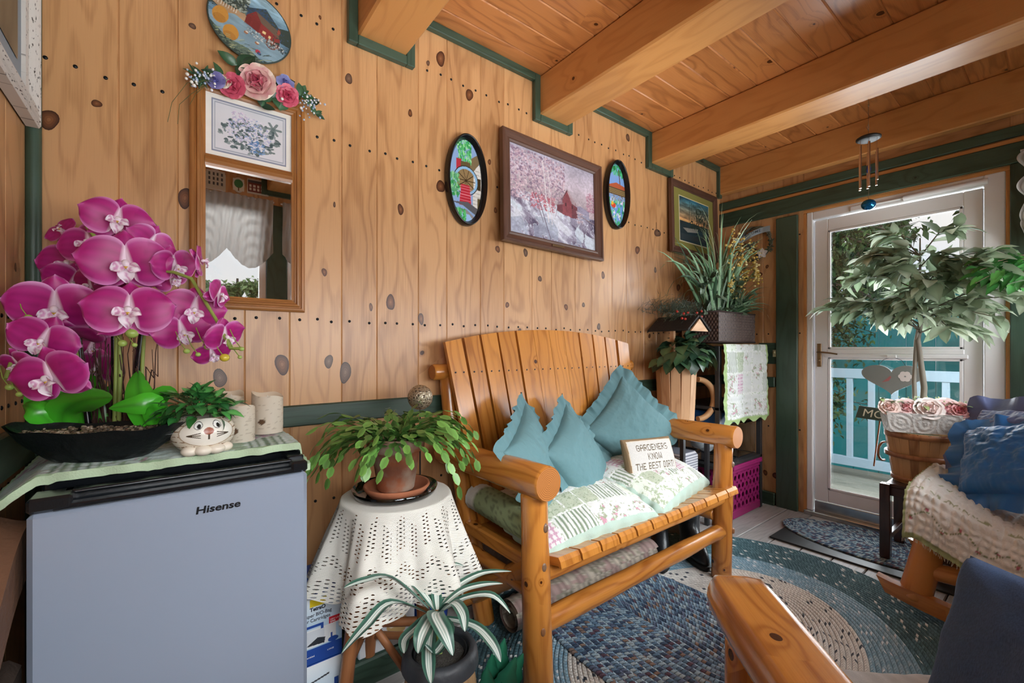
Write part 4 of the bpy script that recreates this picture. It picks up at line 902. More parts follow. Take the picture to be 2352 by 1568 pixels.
for i,(u,v,rp,t_,yaw,pit,roll) in enumerate(FL):
    p = at(u,v,t=t_+.11); n_ = (cpos-p).normalized(); n_.z *= .5; n_.normalize()
    yaw += random.Random(i).uniform(-18,18); pit += random.Random(i+50).uniform(-14,14); roll += random.Random(i+90).uniform(-14,14)
    n_ = Matrix.Rotation(math.radians(yaw),3,'Z')@n_; n_ = (n_+Vector((0,0,math.tan(math.radians(pit)))).copy()).normalized()
    R = face((0,0,0),n_,roll=math.radians(roll)).to_3x3(); sc = rp*(t_+.11)/F*1.0
    p.x = max(p.x, XL+.02+sc*.55) if p.x < -.2 else p.x
    Mx = Matrix.Translation(p-O0) @ R.to_4x4() @ Matrix.Diagonal((sc,sc,sc,1))
    f = bpy.data.objects.new('orchid_flower', fmesh[i%4]); C.objects.link(f); f.parent = oc; f.matrix_local = Mx
    l = bpy.data.objects.new('lip', lmesh); C.objects.link(l); l.parent = f
def stem(name, px, r, mat, t_=1.06, base_t=None, parent=oc, n=8):
    pts = [at(u,v,t=(t_ if len(q) == 0 else q[0])) for (u,v,*q) in px]; mb = MB(); mb.tube(pts,r,n); return mb.build(name,mat,parent)
M['stem'] = plain('stem_green','93a552',.5); M['cane'] = plain('black_cane','15161a',.25)
stem('flower_stem',[(262,1000),(266,880),(268,740),(300,640),(330,560)],.0045,M['stem']); stem('flower_stem',[(272,1000),(276,860),(275,720),(262,640),(230,560),(200,520)],.0045,M['stem'])
stem('flower_stem',[(196,990,1.1),(186,880,1.08),(172,790,1.04),(120,720,1.0),(60,760,.97),(30,820,.95),(14,870,.93)],.0042,M['stem']); stem('flower_stem',[(318,990,1.08),(326,860,1.08),(332,740,1.08),(345,620,1.06),(400,625,1.05),(440,640,1.05),(470,690,1.04),(500,740,1.02),(530,800,1.0),(556,800,1.0)],.004,M['stem'])
stem('support_cane',[(205,985,1.08),(190,870,1.08),(176,740,1.08)],.007,M['cane']); stem('support_cane',[(322,980,1.08),(316,850,1.08),(330,740,1.08),(342,640,1.08)],.007,M['cane']); stem('support_cane',[(262,960,1.08),(262,830,1.08),(262,700,1.08)],.006,M['cane'])
mb = MB(); rg = random.Random(12)
for i in range(34):
    u0 = rg.uniform(215,340); v0 = 985; pts = []
    for k in range(6): pts.append(at(u0+rg.uniform(-9,9)+(u0-275)*k*.12, v0-k*rg.uniform(26,50), t=1.07+rg.uniform(-.03,.05)))
    mb.tube(pts,[.0022,.002,.0018,.0015,.001,.0006],5)
mb.build('twigs',plain('dry_twig','4a2f28',.8),oc)
mb = MB()
for (u,v,r,t_) in [(65,729,7,.95),(22,889,7,.92),(45,905,6,.92),(281,788,8,.98),(309,792,5,.98),(303,765,11,.98),(429,806,6,1.0),(455,814,5,1.0),(516,821,9,1.0),(476,797,6,1.0),(555,801,5,1.0),(551,820,4,1.0)]:
    mb = MB(); p = at(u,v,t=t_); mb.ball(p,r*t_/F,10,0,(1.15,.95,1),None,hx('9cb45a') if r != 9 else hx('c9b23a'))
    mb.tube([p,p+Vector((-.012,.01,.02)),p+Vector((-.02,.03,.045))],.0012,4,col=hx('8ba04e')); mb.build('bud',M['attrg'],oc)
def strap(name, px, W_, cu, n=12):        # broad glossy strap leaves
    pts = [at(u,v,t=t_) for u,v,t_ in px]; mb = MB(); q = np.linspace(-1,1,7); m_ = len(pts); 
    def cr(f):
        k = min(m_-2,int(f*(m_-1))); g = f*(m_-1)-k; a,b = pts[k],pts[k+1]; p0 = pts[max(0,k-1)]; p3 = pts[min(m_-1,k+2)]
        return .5*((2*a)+(-p0+b)*g+(2*p0-5*a+4*b-p3)*g*g+(-p0+3*a-3*b+p3)*g**3)
    X = np.zeros((n+1,7)); Y = X.copy(); Z = X.copy()
    cl = np.zeros((n+1,7,3))
    for i in range(n+1):
        f = i/n; p = cr(f); t = (cr(min(1,f+.02))-cr(max(0,f-.02))).normalized(); view = (p-cpos).normalized(); sd_ = t.cross(view).normalized(); nn = sd_.cross(t).normalized()
        wd = W_/2*max(.06,math.sin(PI*(.12+.88*f)**.9))**.75 if f < 1 else W_*.02
        for k in range(7):
            pp = p+sd_*wd*q[k]+nn*(cu*wd*q[k]**2); X[i,k],Y[i,k],Z[i,k] = pp; c = np.array(hx('4bb82c'))*(1-.2*(abs(q[k]) < .1)); cl[i,k] = c*(1-.2*f)+np.array(hx('1f5c1c'))*.3*(1-f)
    mb.surf(X,Y,Z,cl); return mb.build(name,attr('orchid_leaf_'+name,.22) if 'orchid_leaf_m' not in M else M['orchid_leaf_m'],oc)
M['orchid_leaf_m'] = attr('orchid_strap_leaf',.25)
strap('strap_leaf',[(150,1000,1.02),(145,950,.98),(190,920,.94),(258,912,.92)],.066,.5); strap('strap_leaf',[(130,985,1.05),(105,930,1.02),(120,870,1.03),(175,870,1.05)],.07,.3)
strap('strap_leaf',[(135,990,1.0),(100,955,.97),(70,935,.96),(52,930,.97)],.05,.3); strap('strap_leaf',[(345,985,1.02),(330,940,1.0),(318,890,1.02),(318,850,1.06)],.06,.3)
strap('strap_leaf',[(355,975,1.0),(350,930,.97),(310,930,.95),(250,938,.94)],.05,.3); strap('strap_leaf',[(360,985,1.02),(355,930,1.03),(380,900,1.03),(408,905,1.04)],.04,.3); strap('strap_leaf',[(205,990,1.1),(215,920,1.1),(180,870,1.12),(135,850,1.14)],.07,.2)
strap('strap_leaf',[(245,985,1.1),(240,930,1.1),(262,880,1.12)],.04,.2)
# ------------------------------------------------------------------ hedgehog cat planter with ivy
cp = Vector((.054,1.245,.880)); ct = thing('cat_planter','round white ceramic cat face planter holding a leafy green plant','planter',cp)
fd_ = (Vector((0,0,0))-Vector((cp.x-.35,cp.y-.05,0))).normalized(); fa = math.atan2(-.93,.12)
n1,n2 = 320,150; A,G = np.meshgrid(np.linspace(0,2*PI,n1),np.linspace(0,1,n2),indexing='ij'); ph = -PI/2+.35+G*(PI/2+.45-.35+.35); R_ = .062
x = R_*np.cos(ph)*np.cos(A+fa); y = R_*np.cos(ph)*np.sin(A+fa)*.9; z = .046+.050*np.sin(ph)
an = (A+PI)%(2*PI)-PI; cl = np.zeros(A.shape+(3,)); cl[:] = hx('dcd2c0'); st_ = (np.abs(np.sin(z*260+2*fbm(A*3,z*60,2))) < .28)&(vn(A*9,z*240,4) > .3); cl[st_] = hx('8a6a4c')
fx = an/.95; fz = (z-.052)/.030; face_m = fx**2+fz**2 < 1; cl[face_m] = hx('ece6da'); cl[(fx**2+fz**2 < 1.12)&~face_m] = hx('b09a80')
for ex in (-.34,.30):
    d_ = ((an-ex)/.15)**2+((z-.068)/.009)**2; cl[d_ < 1] = hx('4a4038'); cl[d_ < .72] = hx('f6f4ee'); cl[((an-ex-.03)/.07)**2+((z-.066)/.005)**2 < 1] = hx('26211e')
cl[((an)/.16)**2+((z-.055)/.008)**2 < 1] = hx('9a4a28')
for s_ in (-1,1):
    for k in range(3): cl[(np.abs(z-.046+.006*(k-1)+ .012*(np.abs(an)-.2)*(k-1)*-1) < .0010)&(an*s_ > .25)&(an*s_ < .7)] = hx('4a3a2c')
cl[(np.abs(an) < .02)&(z > .036)&(z < .048)] = hx('4a3a2c')
mb = MB(); mb.surf(cp.x+x,cp.y+y,cp.z+z,cl); mb.lathe([(.001,.0),(.034,.0)],cp,20,0)
mb.build('pot',M['attrg'],ct)
for s_ in (-.62,-.15,.32,.75):
    mb = MB(); d_ = Vector((math.cos(fa+s_*1.2),math.sin(fa+s_*1.2),0)); mb.ball(cp+d_*.045+Vector((0,0,.011)),.018,12,0,(1,1,.66),None,hx('e6dccb')); mb.build('paw',M['attrg'],ct)
def bush(name, parent, c, R3, n, cols, L, W, seed, up=.3, mat=None, curl=.4, colm=None, base_r=.3, nn=4, droop=0):
    rg = random.Random(seed); mb = MB(); c = Vector(c); stl = MB()
    for i in range(n):
        a = rg.uniform(0,2*PI); e = rg.uniform(-.35,1.0)*PI/2; r = rg.uniform(.45,1)
        o = Vector((math.cos(a)*math.cos(e)*R3[0],math.sin(a)*math.cos(e)*R3[1],math.sin(e)*R3[2]))*r
        d = (o.normalized()+Vector((rg.uniform(-.6,.6),rg.uniform(-.6,.6),rg.uniform(-.7,.5)-droop))); cc = hx(rg.choice(cols)); q = rg.uniform(.7,1.2)
        mb.leaf(c+o,d,(rg.uniform(-.4,.4),rg.uniform(-.4,.4),1),L*q,W*q,curl,.12,nn,0,cc,tuple(min(1,x*1.25) for x in cc))
        if i%3 == 0: stl.tube([c-Vector((0,0,R3[2]*base_r)),c+o*.5,c+o],.0012,4,col=hx('4d5a34'))
    mb.build(name,mat or M['leafg'],parent); stl.build('stems',M['attr'],parent)
bush('foliage',ct,cp+Vector((-.012,.0,.098)),(.075,.075,.045),170,('2f6b34','3f8440','26552b','5a9a52'),.036,.020,8)
mb = MB(); mb.leaf(at(445,960,t=1.16),at(352,975,t=1.10)-at(445,960,t=1.16),(0,0,1),.10,.022,.1,.1,6,0,hx('7fa878'),hx('9cc090')); mb.build('long_leaf',M['leafg'],ct)
# ------------------------------------------------------------------ flameless candles in birch bark
M['wax'] = translucent('candle_wax','000000',.35,.45,0,True)
def candle(c, r, h, label, seed):
    o = thing('birch_candle',label,'candle',c,'birch bark candles on the fridge'); n1,n2 = 64,40; A,G = np.meshgrid(np.linspace(0,2*PI,n1),np.linspace(0,1,n2),indexing='ij')
    top = h*(1-.12*(.5+.5*np.sin(A+seed))-.03*np.sin(A*3+seed)); rr_ = r*(1+.03*fbm(A*3,G*9,seed)); z = G*top
    cl = np.zeros(A.shape+(3,)); cl[:] = hx('e9dfcd'); m_ = (vn(A*3,z*520,seed) > .78)&(vn(A*6,z*120,seed+1) > .35); cl[m_] = hx('cfc2ae'); kk = ((A-4.2)/.22)**2+((z-h*.3)/.008)**2 < 1; cl[kk] = hx('6a4f3a')
    mb = MB(); mb.surf(c[0]+rr_*np.cos(A),c[1]+rr_*np.sin(A),c[2]+z,cl)
    gi = np.linspace(0,1,8)[None,:]; A2 = np.linspace(0,2*PI,n1)[:,None]; tp = h*(1-.12*(.5+.5*np.sin(A2+seed))-.03*np.sin(A2*3+seed)); rI = r*(1-.14*np.clip(gi*6,0,1))*np.where(gi > .7,(1-gi)/.3,1); zI = np.where(gi < .05,tp,tp*(1-gi*1.0)+h*.62*gi)
    c2 = np.zeros((n1,8,3)); c2[:] = hx('efe0c8'); mb.surf(c[0]+rI*np.cos(A2+gi*0),c[1]+rI*np.sin(A2+gi*0),c[2]+zI+0*rI,c2); mb.build('wax_body',M['wax'],o)
    mb = MB(); mb.lathe([(.0005,h*.62),(.0035,h*.64),(.006,h*.72),(.0045,h*.80),(.0015,h*.88),(.0002,h*.92)],c,10,0); mb.build('plastic_flame',plain('flame_plastic','f3eee2',.3),o)
candle((.134,1.30,.886),.031,.095,'shortest birch bark candle, beside the cat planter',1); candle((.205,1.375,.888),.038,.112,'widest birch bark candle at the right of its group',2.2); candle((.125,1.43,.888),.030,.115,'birch bark candle at the back, nearly hidden by the others',3)
# ------------------------------------------------------------------ stool, doily, terracotta pot
sc_ = Vector((.545,1.285,0)); st = thing('stick_stool','rustic stick stool under a white crochet doily','stool',sc_)
mb = MB(); mb.lathe([(.001,.642),(.150,.642),(.160,.648),(.160,.662),(.150,.668),(.001,.668)],sc_,36,0); mb.build('seat',M['stoolwood'],st)
lt = []; 
for k,a in enumerate((.35,.35+PI/2,.35+PI,.35+PI*1.5)):
    a -= .2; t_ = sc_+Vector((math.cos(a)*.105,math.sin(a)*.105,.643)); b_ = sc_+Vector((math.cos(a)*.185,math.sin(a)*.185,0)); lt.append((t_,b_)); mb = MB(); mb.log(b_,t_,.020,.018,n=14,seed=k,capmat=0); mb.build('leg',M['stoolwood'],st)
for z in (.16,.34,.40,.22):
    for k in range(4):
        if (z in (.34,.16)) == (k%2 == 0):
            a = lt[k][1].lerp(lt[k][0],z/.643); b = lt[(k+1)%4][1].lerp(lt[(k+1)%4][0],z/.643); mb = MB(); mb.log(a,b,.012,.012,n=10,seed=k+z,capmat=0); mb.build('rung',M['stoolwood'],st)
a = lt[3][1].lerp(lt[3][0],.18); b = lt[2][1].lerp(lt[2][0],.62); mb = MB(); mb.log(a,b,.011,.011,n=10,capmat=0); mb.build('rung',M['stoolwood'],st)
n1,n2 = 288,56; A,G = np.meshgrid(np.linspace(0,2*PI,n1),np.linspace(0,1,n2),indexing='ij'); rr_ = G*.425*(1+.035*np.abs(np.sin(A*9))*G**4+.07*(vn(A*1.5,A*0,5)-.5)*(G > .3)); ex = np.clip(rr_-.165,0,9)
fold = np.sin(A*8+1.7*np.sin(A*2+1)+.8); fa_ = np.clip(ex/.12,0,1)**1.2
r_ = np.minimum(rr_,.165)+ex*(.24+.16*fold)+.004*fa_*np.sin(A*23); z_ = .6705+.0015-ex*(.955-.02*fold)
cr_ = (ex > 0)*.0; mb = MB(); mb.surf(sc_.x+r_*np.cos(A),sc_.y+r_*np.sin(A),z_,U=A/(2*PI),V=rr_,flip=True)
t = NT('crochet_lace'); uv = t.N('ShaderNodeUVMap'); sp = t.N('ShaderNodeSeparateXYZ',{0:uv.outputs[0]}); U_, V_ = sp.outputs[0], sp.outputs[1]
ang = t.math('MULTIPLY',U_,2*PI)
cu_ = t.math('MULTIPLY',ang,50); cv_ = t.math('MULTIPLY',V_,190)
row = t.math('FLOOR',cv_); hx_h = t.math('MULTIPLY',t.math('SINE',t.math('ADD',t.math('MULTIPLY',cu_,1),t.math('MULTIPLY',t.math('MODULO',row,2),PI))),1)
cell = t.math('MULTIPLY',t.math('ADD',hx_h,.0),t.math('SINE',t.math('MULTIPLY',t.math('FRACT',cv_),PI)))
# bands where the lace opens
wave_ = t.math('MULTIPLY',t.math('SINE',t.math('MULTIPLY',ang,16)),.018); vv = t.math('ADD',V_,wave_)
b1 = t.math('MULTIPLY',t.math('GREATER_THAN',vv,.19),t.math('LESS_THAN',vv,.275)); b2 = t.math('MULTIPLY',t.math('GREATER_THAN',vv,.315),t.math('LESS_THAN',vv,.345)); b3 = t.math('GREATER_THAN',vv,.375)
pet = t.math('GREATER_THAN',t.math('SINE',t.math('MULTIPLY',ang,32)),-.35); b1 = t.math('MULTIPLY',b1,pet)
bb = t.math('ADD',t.math('ADD',b1,b2),b3,clamp=True); hole = t.math('MULTIPLY',bb,t.math('GREATER_THAN',cell,.52))
knit = t.math('MULTIPLY',t.math('SINE',t.math('MULTIPLY',ang,220)),t.math('SINE',t.math('MULTIPLY',V_,2400)))
bs_ = t.bsdf(Base_Color=t.mix(t.math('MULTIPLY',t.math('ADD',knit,1),.12),H4('e9e6dd'),H4('b9b4a6')),Roughness=.9,Normal=t.bump(knit,.5,.002)); t.t.links.new(t.math('SUBTRACT',1,hole),bs_.inputs['Alpha'])
tag(mb.build('crochet_doily',t.m),'white crochet lace doily with scalloped hem draped over the stick stool','doily')
zb = .6735
mb = MB(); mb.lathe([(.001,zb),(.105,zb),(.122,zb+.006),(.128,zb+.024),(.1265,zb+.024),(.118,zb+.008),(.103,zb+.003),(.001,zb+.003)],(sc_.x-.005,sc_.y,0),44)
tag(mb.build('clear_saucer',glassmat('clear_plastic',(.86,.88,.93,1),2.2)),'clear plastic saucer under the terracotta one on the stool','saucer')
zc = zb+.005; mb = MB(); mb.lathe([(.001,zc),(.085,zc),(.100,zc+.02),(.098,zc+.026),(.092,zc+.024),(.082,zc+.008),(.001,zc+.008)],(sc_.x,sc_.y,0),44); tag(mb.build('clay_saucer',M['terra']),'round terracotta saucer beneath the cactus pot','saucer')
cc_ = Vector((sc_.x-.003,sc_.y,zc+.010)); cx_ = thing('cactus_pot','trailing holiday cactus in a weathered terracotta pot on the stool','potted plant',cc_)
mb = MB(); mb.lathe([(.001,0),(.052,0),(.055,.004),(.072,.118),(.083,.120),(.086,.125),(.089,.158),(.086,.162),(.080,.160),(.076,.140),(.001,.138)],cc_,44)
t = NT('weathered_terracotta'); tc = t.N('ShaderNodeTexCoord'); nz = t.N('ShaderNodeTexNoise',{'Vector':tc.outputs['Object'],'Scale':14,'Detail':6}); sp = t.N('ShaderNodeSeparateXYZ',{0:tc.outputs['Object']}); bd = t.math('SINE',t.math('ADD',t.math('MULTIPLY',sp.outputs[2],75),t.math('MULTIPLY',nz.outputs[0],7)))
t.bsdf(Base_Color=t.mix(t.ramp(nz.outputs[0],[(.42,(0,0,0,1)),(.66,(1,1,1,1))]),t.mix(t.math('MULTIPLY',t.math('ADD',bd,1),.35),H4('a9623f'),H4('6e4838')),H4('a89684')),Roughness=.85,Normal=t.bump(nz.outputs[0],.3)); M['pot'] = t.m
mb.build('pot',M['pot'],cx_)
rg = random.Random(21); mb = MB(); sm = MB()
for i in range(150):
    a = rg.uniform(0,2*PI); el = rg.uniform(.25,.95); L0 = rg.uniform(.030,.040); n = rg.randint(5,8); p = cc_+Vector((math.cos(a)*rg.uniform(.0,.06),math.sin(a)*rg.uniform(0,.06),.145)); d = Vector((math.cos(a)*math.cos(el)*1.1,math.sin(a)*math.cos(el),math.sin(el)))
    if d.x < 0 and math.sin(a) < 0: n = max(4,n-2)
    for k in range(n):
        e = p+d.normalized()*L0; f = k/n; g = np.array(hx('4d7c3a'))*(1-f)+np.array(hx('7fb254'))*f; g = tuple(g*rg.uniform(.8,1.15)); W_ = .020*(.65 if k == 0 else 1)
        yy = YW-.03
        if e.y > yy: e.y = yy; d.y *= -.2
        nr = Vector((rg.uniform(-.5,.5),rg.uniform(-.5,.5),1))
        mb.leaf(p,e-p,nr,L0*1.08,W_,.06,-.10 if k%2 else .10,4,0,g,tuple(x*.85 for x in g),shape=lambda f: max(.25,math.sin(PI*(f*.86+.08)))**.45)
        p = e; d = d.normalized()+Vector((rg.uniform(-.15,.15),rg.uniform(-.15,.15),-.20-.07*k*.7))
    if i%2 == 0: sm.tube([cc_+Vector((math.cos(a)*.01,math.sin(a)*.01,.135)),cc_+Vector((math.cos(a)*.04,math.sin(a)*.04,.16))],.003,5)
mb.build('foliage',M['leafg'],cx_); sm.build('woody_stems',plain('woody','7c6a52',.9),cx_)
gp = at(965,912,t=1.62); mb = MB(); mb.ball(gp,.046,24); o = thing('garden_ball','speckled bronze glass ball on a thin stake behind the cactus','ornament',(gp.x,gp.y,0))
t = NT('crackle_glass'); tc = t.N('ShaderNodeTexCoord'); vo = t.N('ShaderNodeTexVoronoi',{'Vector':tc.outputs['Object'],'Scale':95},feature='DISTANCE_TO_EDGE'); t.bsdf(Base_Color=t.mix(t.math('MULTIPLY',vo.outputs[0],2.2,clamp=True),H4('b5a78e'),H4('4c4238')),Roughness=.25,Metallic=.5,Normal=t.bump(vo.outputs[0],.4)); mb.build('ball',t.m,o)
mb = MB(); mb.tube([(gp.x,gp.y,0),(gp.x,gp.y,gp.z-.04)],.003,8); mb.build('stake',M['black'],o)
# ------------------------------------------------------------------ cartons between fridge and stool
M['boxblue'] = plain('carton_blue','1c4aa0',.35); M['boxwhite'] = plain('carton_white','dfe8f0',.4)
def carton(z0, z1, label, full):
    x0,x1,y0,y1 = .268,.392,1.325,1.52; o = thing('filter_carton',label,'box',((x0+x1)/2,(y0+y1)/2,z0),'aquarium filter cartons by the fridge'); mb = MB(); mb.box(((x0+x1)/2,(y0+y1)/2,(z0+z1)/2),(x1-x0,y1-y0,z1-z0),bev=.0015); mb.build('carton_body',M['boxblue'],o)
    Mx = frame_M(((x0+x1)/2,y0-.0004,(z0+z1)/2),(1,0,0),(0,0,1)); c = Canvas(100,180 if full else 120,'cfe3f2'); W_,Hf = x1-x0,z1-z0
    c.grad(0,'9cc9ea',1,'eef4f8'); c.rect(0,0,1,.06,'1c4aa0')
    if full:
        c.rect(0,.0,1,.22,'1c4aa0'); c.rect(.28,.83,.72,.94,'f0d21c'); c.rect(.04,.24,.86,.50,'f0f2f4'); c.rect(.14,.26,.60,.48,'dde2e8'); c.poly([(.20,.27),(.6,.25),(.62,.33),(.45,.36)],'2a2f38'); c.rect(.05,.52,.55,.56,'1c4aa0'); c.rect(.52,.47,.58,.56,'1c4aa0')
        c.rect(.70,.50,1,.60,'d02030'); c.ell(.80,.26,.12,.04,'1c4aa0'); c.rect(.74,.26,.78,.36,'1c4aa0'); c.ell(.15,.12,.05,.03,'e8eef4')
    else:
        c.rect(.3,.5,.75,.54,'2a6a3a'); 
        for k,cl_ in enumerate(('c03040','3a7a4a','2a5aa0','c07030')): c.rect(.25,.40-.09*k,.62,.44-.09*k,'f4f6f8'); c.rect(.25,.405-.09*k,.40,.435-.09*k,cl_)
        c.line(.2,.74,.7,.80,.012,'2a2f38'); c.rect(.82,.3,.92,.7,'1c4aa0')
    mb = MB(); c.panel(mb,Mx,W_*.98,Hf*.99); o = mb.build('printed_front',M['attr'],o)
    ink = plain('carton_ink','16233c',.5)
    if full:
        T_ = lambda dx,dz: Mx@Matrix.Translation((dx,dz,.0003))
        text('brand_lettering','TetraO',.0145,T_(-.027,.052),ink,o,.0002,.0005,.95); text('lettering','Whisper BIO-Bag',.0135,T_(-.060,.036),ink,o,.0002,.0001,.95); text('lettering','Filter Cartridges',.0135,T_(-.056,.022),ink,o,.0002,.0001,.95)
        wt = plain('white_ink','f4f6f8',.5); text('lettering','NEW LOOK',.006,T_(.028,.009),wt,o,.0002); text('lettering','SAME\nCARTRIDGE',.006,T_(.028,.003),wt,o,.0002,.0001); text('lettering','LARGE',.006,T_(.02,-.075),wt,o,.0002); text('lettering','Unassembled',.007,T_(-.052,-.078),wt,o,.0002)
carton(.225,.420,'blue and white Tetra BIO-Bag cartridges carton, upper of two beside the fridge',True); carton(.02,.222,'lower blue and white carton, under the BIO-Bag carton',False)
mb = MB(); mb.box((.33,1.42,.009),(.14,.24,.018),bev=.003); tag(mb.build('wood_block',M['stoolwood']),'low wooden board under the two stacked cartons','board')
mb = MB(); Rr = Matrix.Rotation(.25,3,'Z'); mb.box((.60,1.50,.13),(.20,.16,.012),Rr); 
bk = thing('magazine_box','white box with pictures on a dark tray behind the stool','box',(.58,1.52,0)); mb = MB(); mb.box((.58,1.53,.045),(.26,.20,.09),bev=.006); mb.build('dark_tray',M['green'],bk)
mb = MB(); mb.box((.58,1.52,.16),(.20,.15,.14),bev=.004); mb.build('white_box',M['boxwhite'],bk)
c = Canvas(80,60,'e8ebee'); c.ell(.68,.5,.2,.28,'c8a46a'); c.ell(.6,.6,.1,.14,'f2ead8'); c.dabs(40,.05,.1,.4,.9,.03,['98a0a8','b8bec4'],2); mb = MB(); c.panel(mb,frame_M((.58,1.4445,.16),(1,0,0),(0,0,1)),.19,.13); mb.build('printed_side',M['attr'],bk)
mb = MB(); vc = at(1003,1395,t=1.75); mb.lathe([(.001,0),(.045,0),(.065,.05),(.07,.10),(.055,.15),(.035,.175),(.04,.19),(.034,.188),(.001,.17)],(.80,1.56,.0),28,0,cols=[hx('29479a')]*9)
tag(mb.build('blue_vase',M['attrg']),'glossy dark blue vase on the floor behind the stool','vase')
# ------------------------------------------------------------------ barrel planter with striped leaves
bp = Vector((.552,1.02,0)); bt = thing('barrel_planter','small wooden barrel planter with white striped green leaves in the foreground','planter',bp)
prof = [(.001,.0),(.078,.0)]+[(.078+.022*math.sin(PI*k/8),.33*k/8) for k in range(1,8)]+[(.088,.325)]
mb = MB(); mb.lathe(prof,bp,40); mb.build('staves',M['barrel'],bt)
mb = MB(); mb.lathe([(.1005,.300),(.0975,.325),(.090,.338),(.078,.340),(.074,.332),(.070,.300),(.001,.298)],bp,40); mb.build('rim',plain('dark_rim','3a3d42',.5,0,.2,60,.4),bt)
mb = MB(); mb.lathe([(.001,.312),(.064,.314),(.066,.330),(.070,.331),(.071,.305)],bp,36); mb.build('inner_pot',M['blackpl'],bt)
mb = MB(); mb.lathe([(.001,.322),(.040,.320),(.062,.318)],bp,30); mb.build('soil',plain('gravel_soil','4b4640',.95,0,1,220,.6),bt)
def striped(pts, W_, seed, parent, nm='striped_leaf', n=16, nrm=(0,0,1)):
    pts = [Vector(p) for p in pts]; m_ = len(pts); q = np.linspace(-1,1,13); X = np.zeros((n+1,13)); Y = X.copy(); Z = X.copy(); cl = np.zeros((n+1,13,3)); rg = random.Random(seed); nrm = Vector(nrm)
    def cr(f):
        k = min(m_-2,int(f*(m_-1))); g = f*(m_-1)-k; a,b = pts[k],pts[k+1]; p0 = pts[max(0,k-1)]; p3 = pts[min(m_-1,k+2)]
        return .5*((2*a)+(-p0+b)*g+(2*p0-5*a+4*b-p3)*g*g+(-p0+3*a-3*b+p3)*g**3)
    for i in range(n+1):
        f = i/n; p = cr(f); t = (cr(min(1,f+.02))-cr(max(0,f-.02))).normalized(); sd_ = t.cross(nrm)
        if sd_.length < .1: sd_ = t.cross(Vector((.6,.8,0)))
        sd_.normalize(); nn = sd_.cross(t); wd = W_/2*max(.05,min(1,math.sin(PI*min(1,(.10+.90*f)))*1.15)**.7) if f < 1 else .001
        for k in range(13):
            pp = p+sd_*wd*q[k]+nn*wd*(.35*abs(q[k])+.04*math.sin(q[k]*9)); X[i,k],Y[i,k],Z[i,k] = pp; a_ = abs(q[k])
            c = hx('e4e8e2') if a_ < .1 or (.28 < a_ < .36) else hx('8fa79a') if a_ < .45 else hx('2f5549') if a_ < .8 else hx('3f6a58')
            if a_ > .72 and a_ < .78: c = hx('b8c8bc')
            cl[i,k] = c
    mb = MB(); mb.surf(X,Y,Z,cl); return mb.build(nm,M['petal'],parent)
L3 = [((985,1400,1.15),(900,1330,1.10),(840,1335,1.02),(790,1350,.98)),((985,1410,1.15),(900,1385,1.05),(840,1440,.98),(785,1500,.94)),((1000,1400,1.16),(960,1350,1.20),(910,1325,1.2),(885,1325,1.18)),((1005,1400,1.16),(1005,1340,1.22),(1035,1300,1.28),(1066,1300,1.30)),
 ((1010,1400,1.16),(1050,1350,1.22),(1110,1318,1.28),(1175,1312,1.30)),((1010,1400,1.16),(1060,1360,1.18),(1110,1345,1.20),(1155,1340,1.22)),((1012,1405,1.15),(1070,1375,1.16),(1130,1370,1.15),(1172,1408,1.14)),((1012,1405,1.15),(1040,1385,1.10),(1062,1410,1.05),(1068,1450,1.02)),
 ((1008,1405,1.14),(1000,1415,1.06),(1020,1455,1.0),(1040,1505,.98)),((1000,1405,1.14),(985,1430,1.05),(970,1460,1.0),(960,1500,.98)),((1020,1420,1.15),(1090,1440,1.1),(1130,1480,1.06),(1150,1520,1.04)),((995,1420,1.14),(985,1480,1.05),(985,1530,1.0),(990,1570,.97)),
 ((1000,1395,1.17),(990,1350,1.22),(1000,1300,1.26),(1010,1270,1.28)),((990,1410,1.15),(960,1440,1.1),(930,1470,1.07),(928,1500,1.05)),((1005,1410,1.14),(1030,1450,1.08),(1000,1500,1.03),(975,1480,1.02))]
for i,l in enumerate(L3): striped([at(u,v,t=t_) for u,v,t_ in l],.032 if i not in (8,9) else .042,i,bt)
mb = MB(); p0 = bp+Vector((0,0,.318)); mb.tube([p0,at(1000,1405,t=1.15)],.006,8); mb.build('stalk',M['stem'],bt)
# dark green leaf ornament right of the barrel
gp = Vector((.70,1.02,0)); gl_ = thing('green_leaf_plant','dark glossy green jagged leaves at the bottom edge beside the barrel','plant',gp)
mb = MB(); mb.lathe([(.001,0),(.035,0),(.042,.09),(.001,.09)],gp,20); mb.build('pot',M['blackpl'],gl_)
def jag(f): return max(.1,math.sin(PI*(f*.9+.08)))*(1+.25*(int(f*14)%2))
for k,(u,v,t_) in enumerate([(1155,1500,1.18),(1192,1530,1.18),(1130,1535,1.16),(1175,1545,1.14),(1120,1570,1.12)]):
    mb = MB(); p0 = gp+Vector((0,0,.085)); e = at(u,v,t=t_); mb.leaf(p0,e-p0,Vector((-.5,-.8,.4)),(e-p0).length*1.1,.07,.15,.3,14,0,hx('1f5a44'),hx('2f7a5c'),shape=jag); mb.build('jagged_leaf',M['attrg'],gl_)
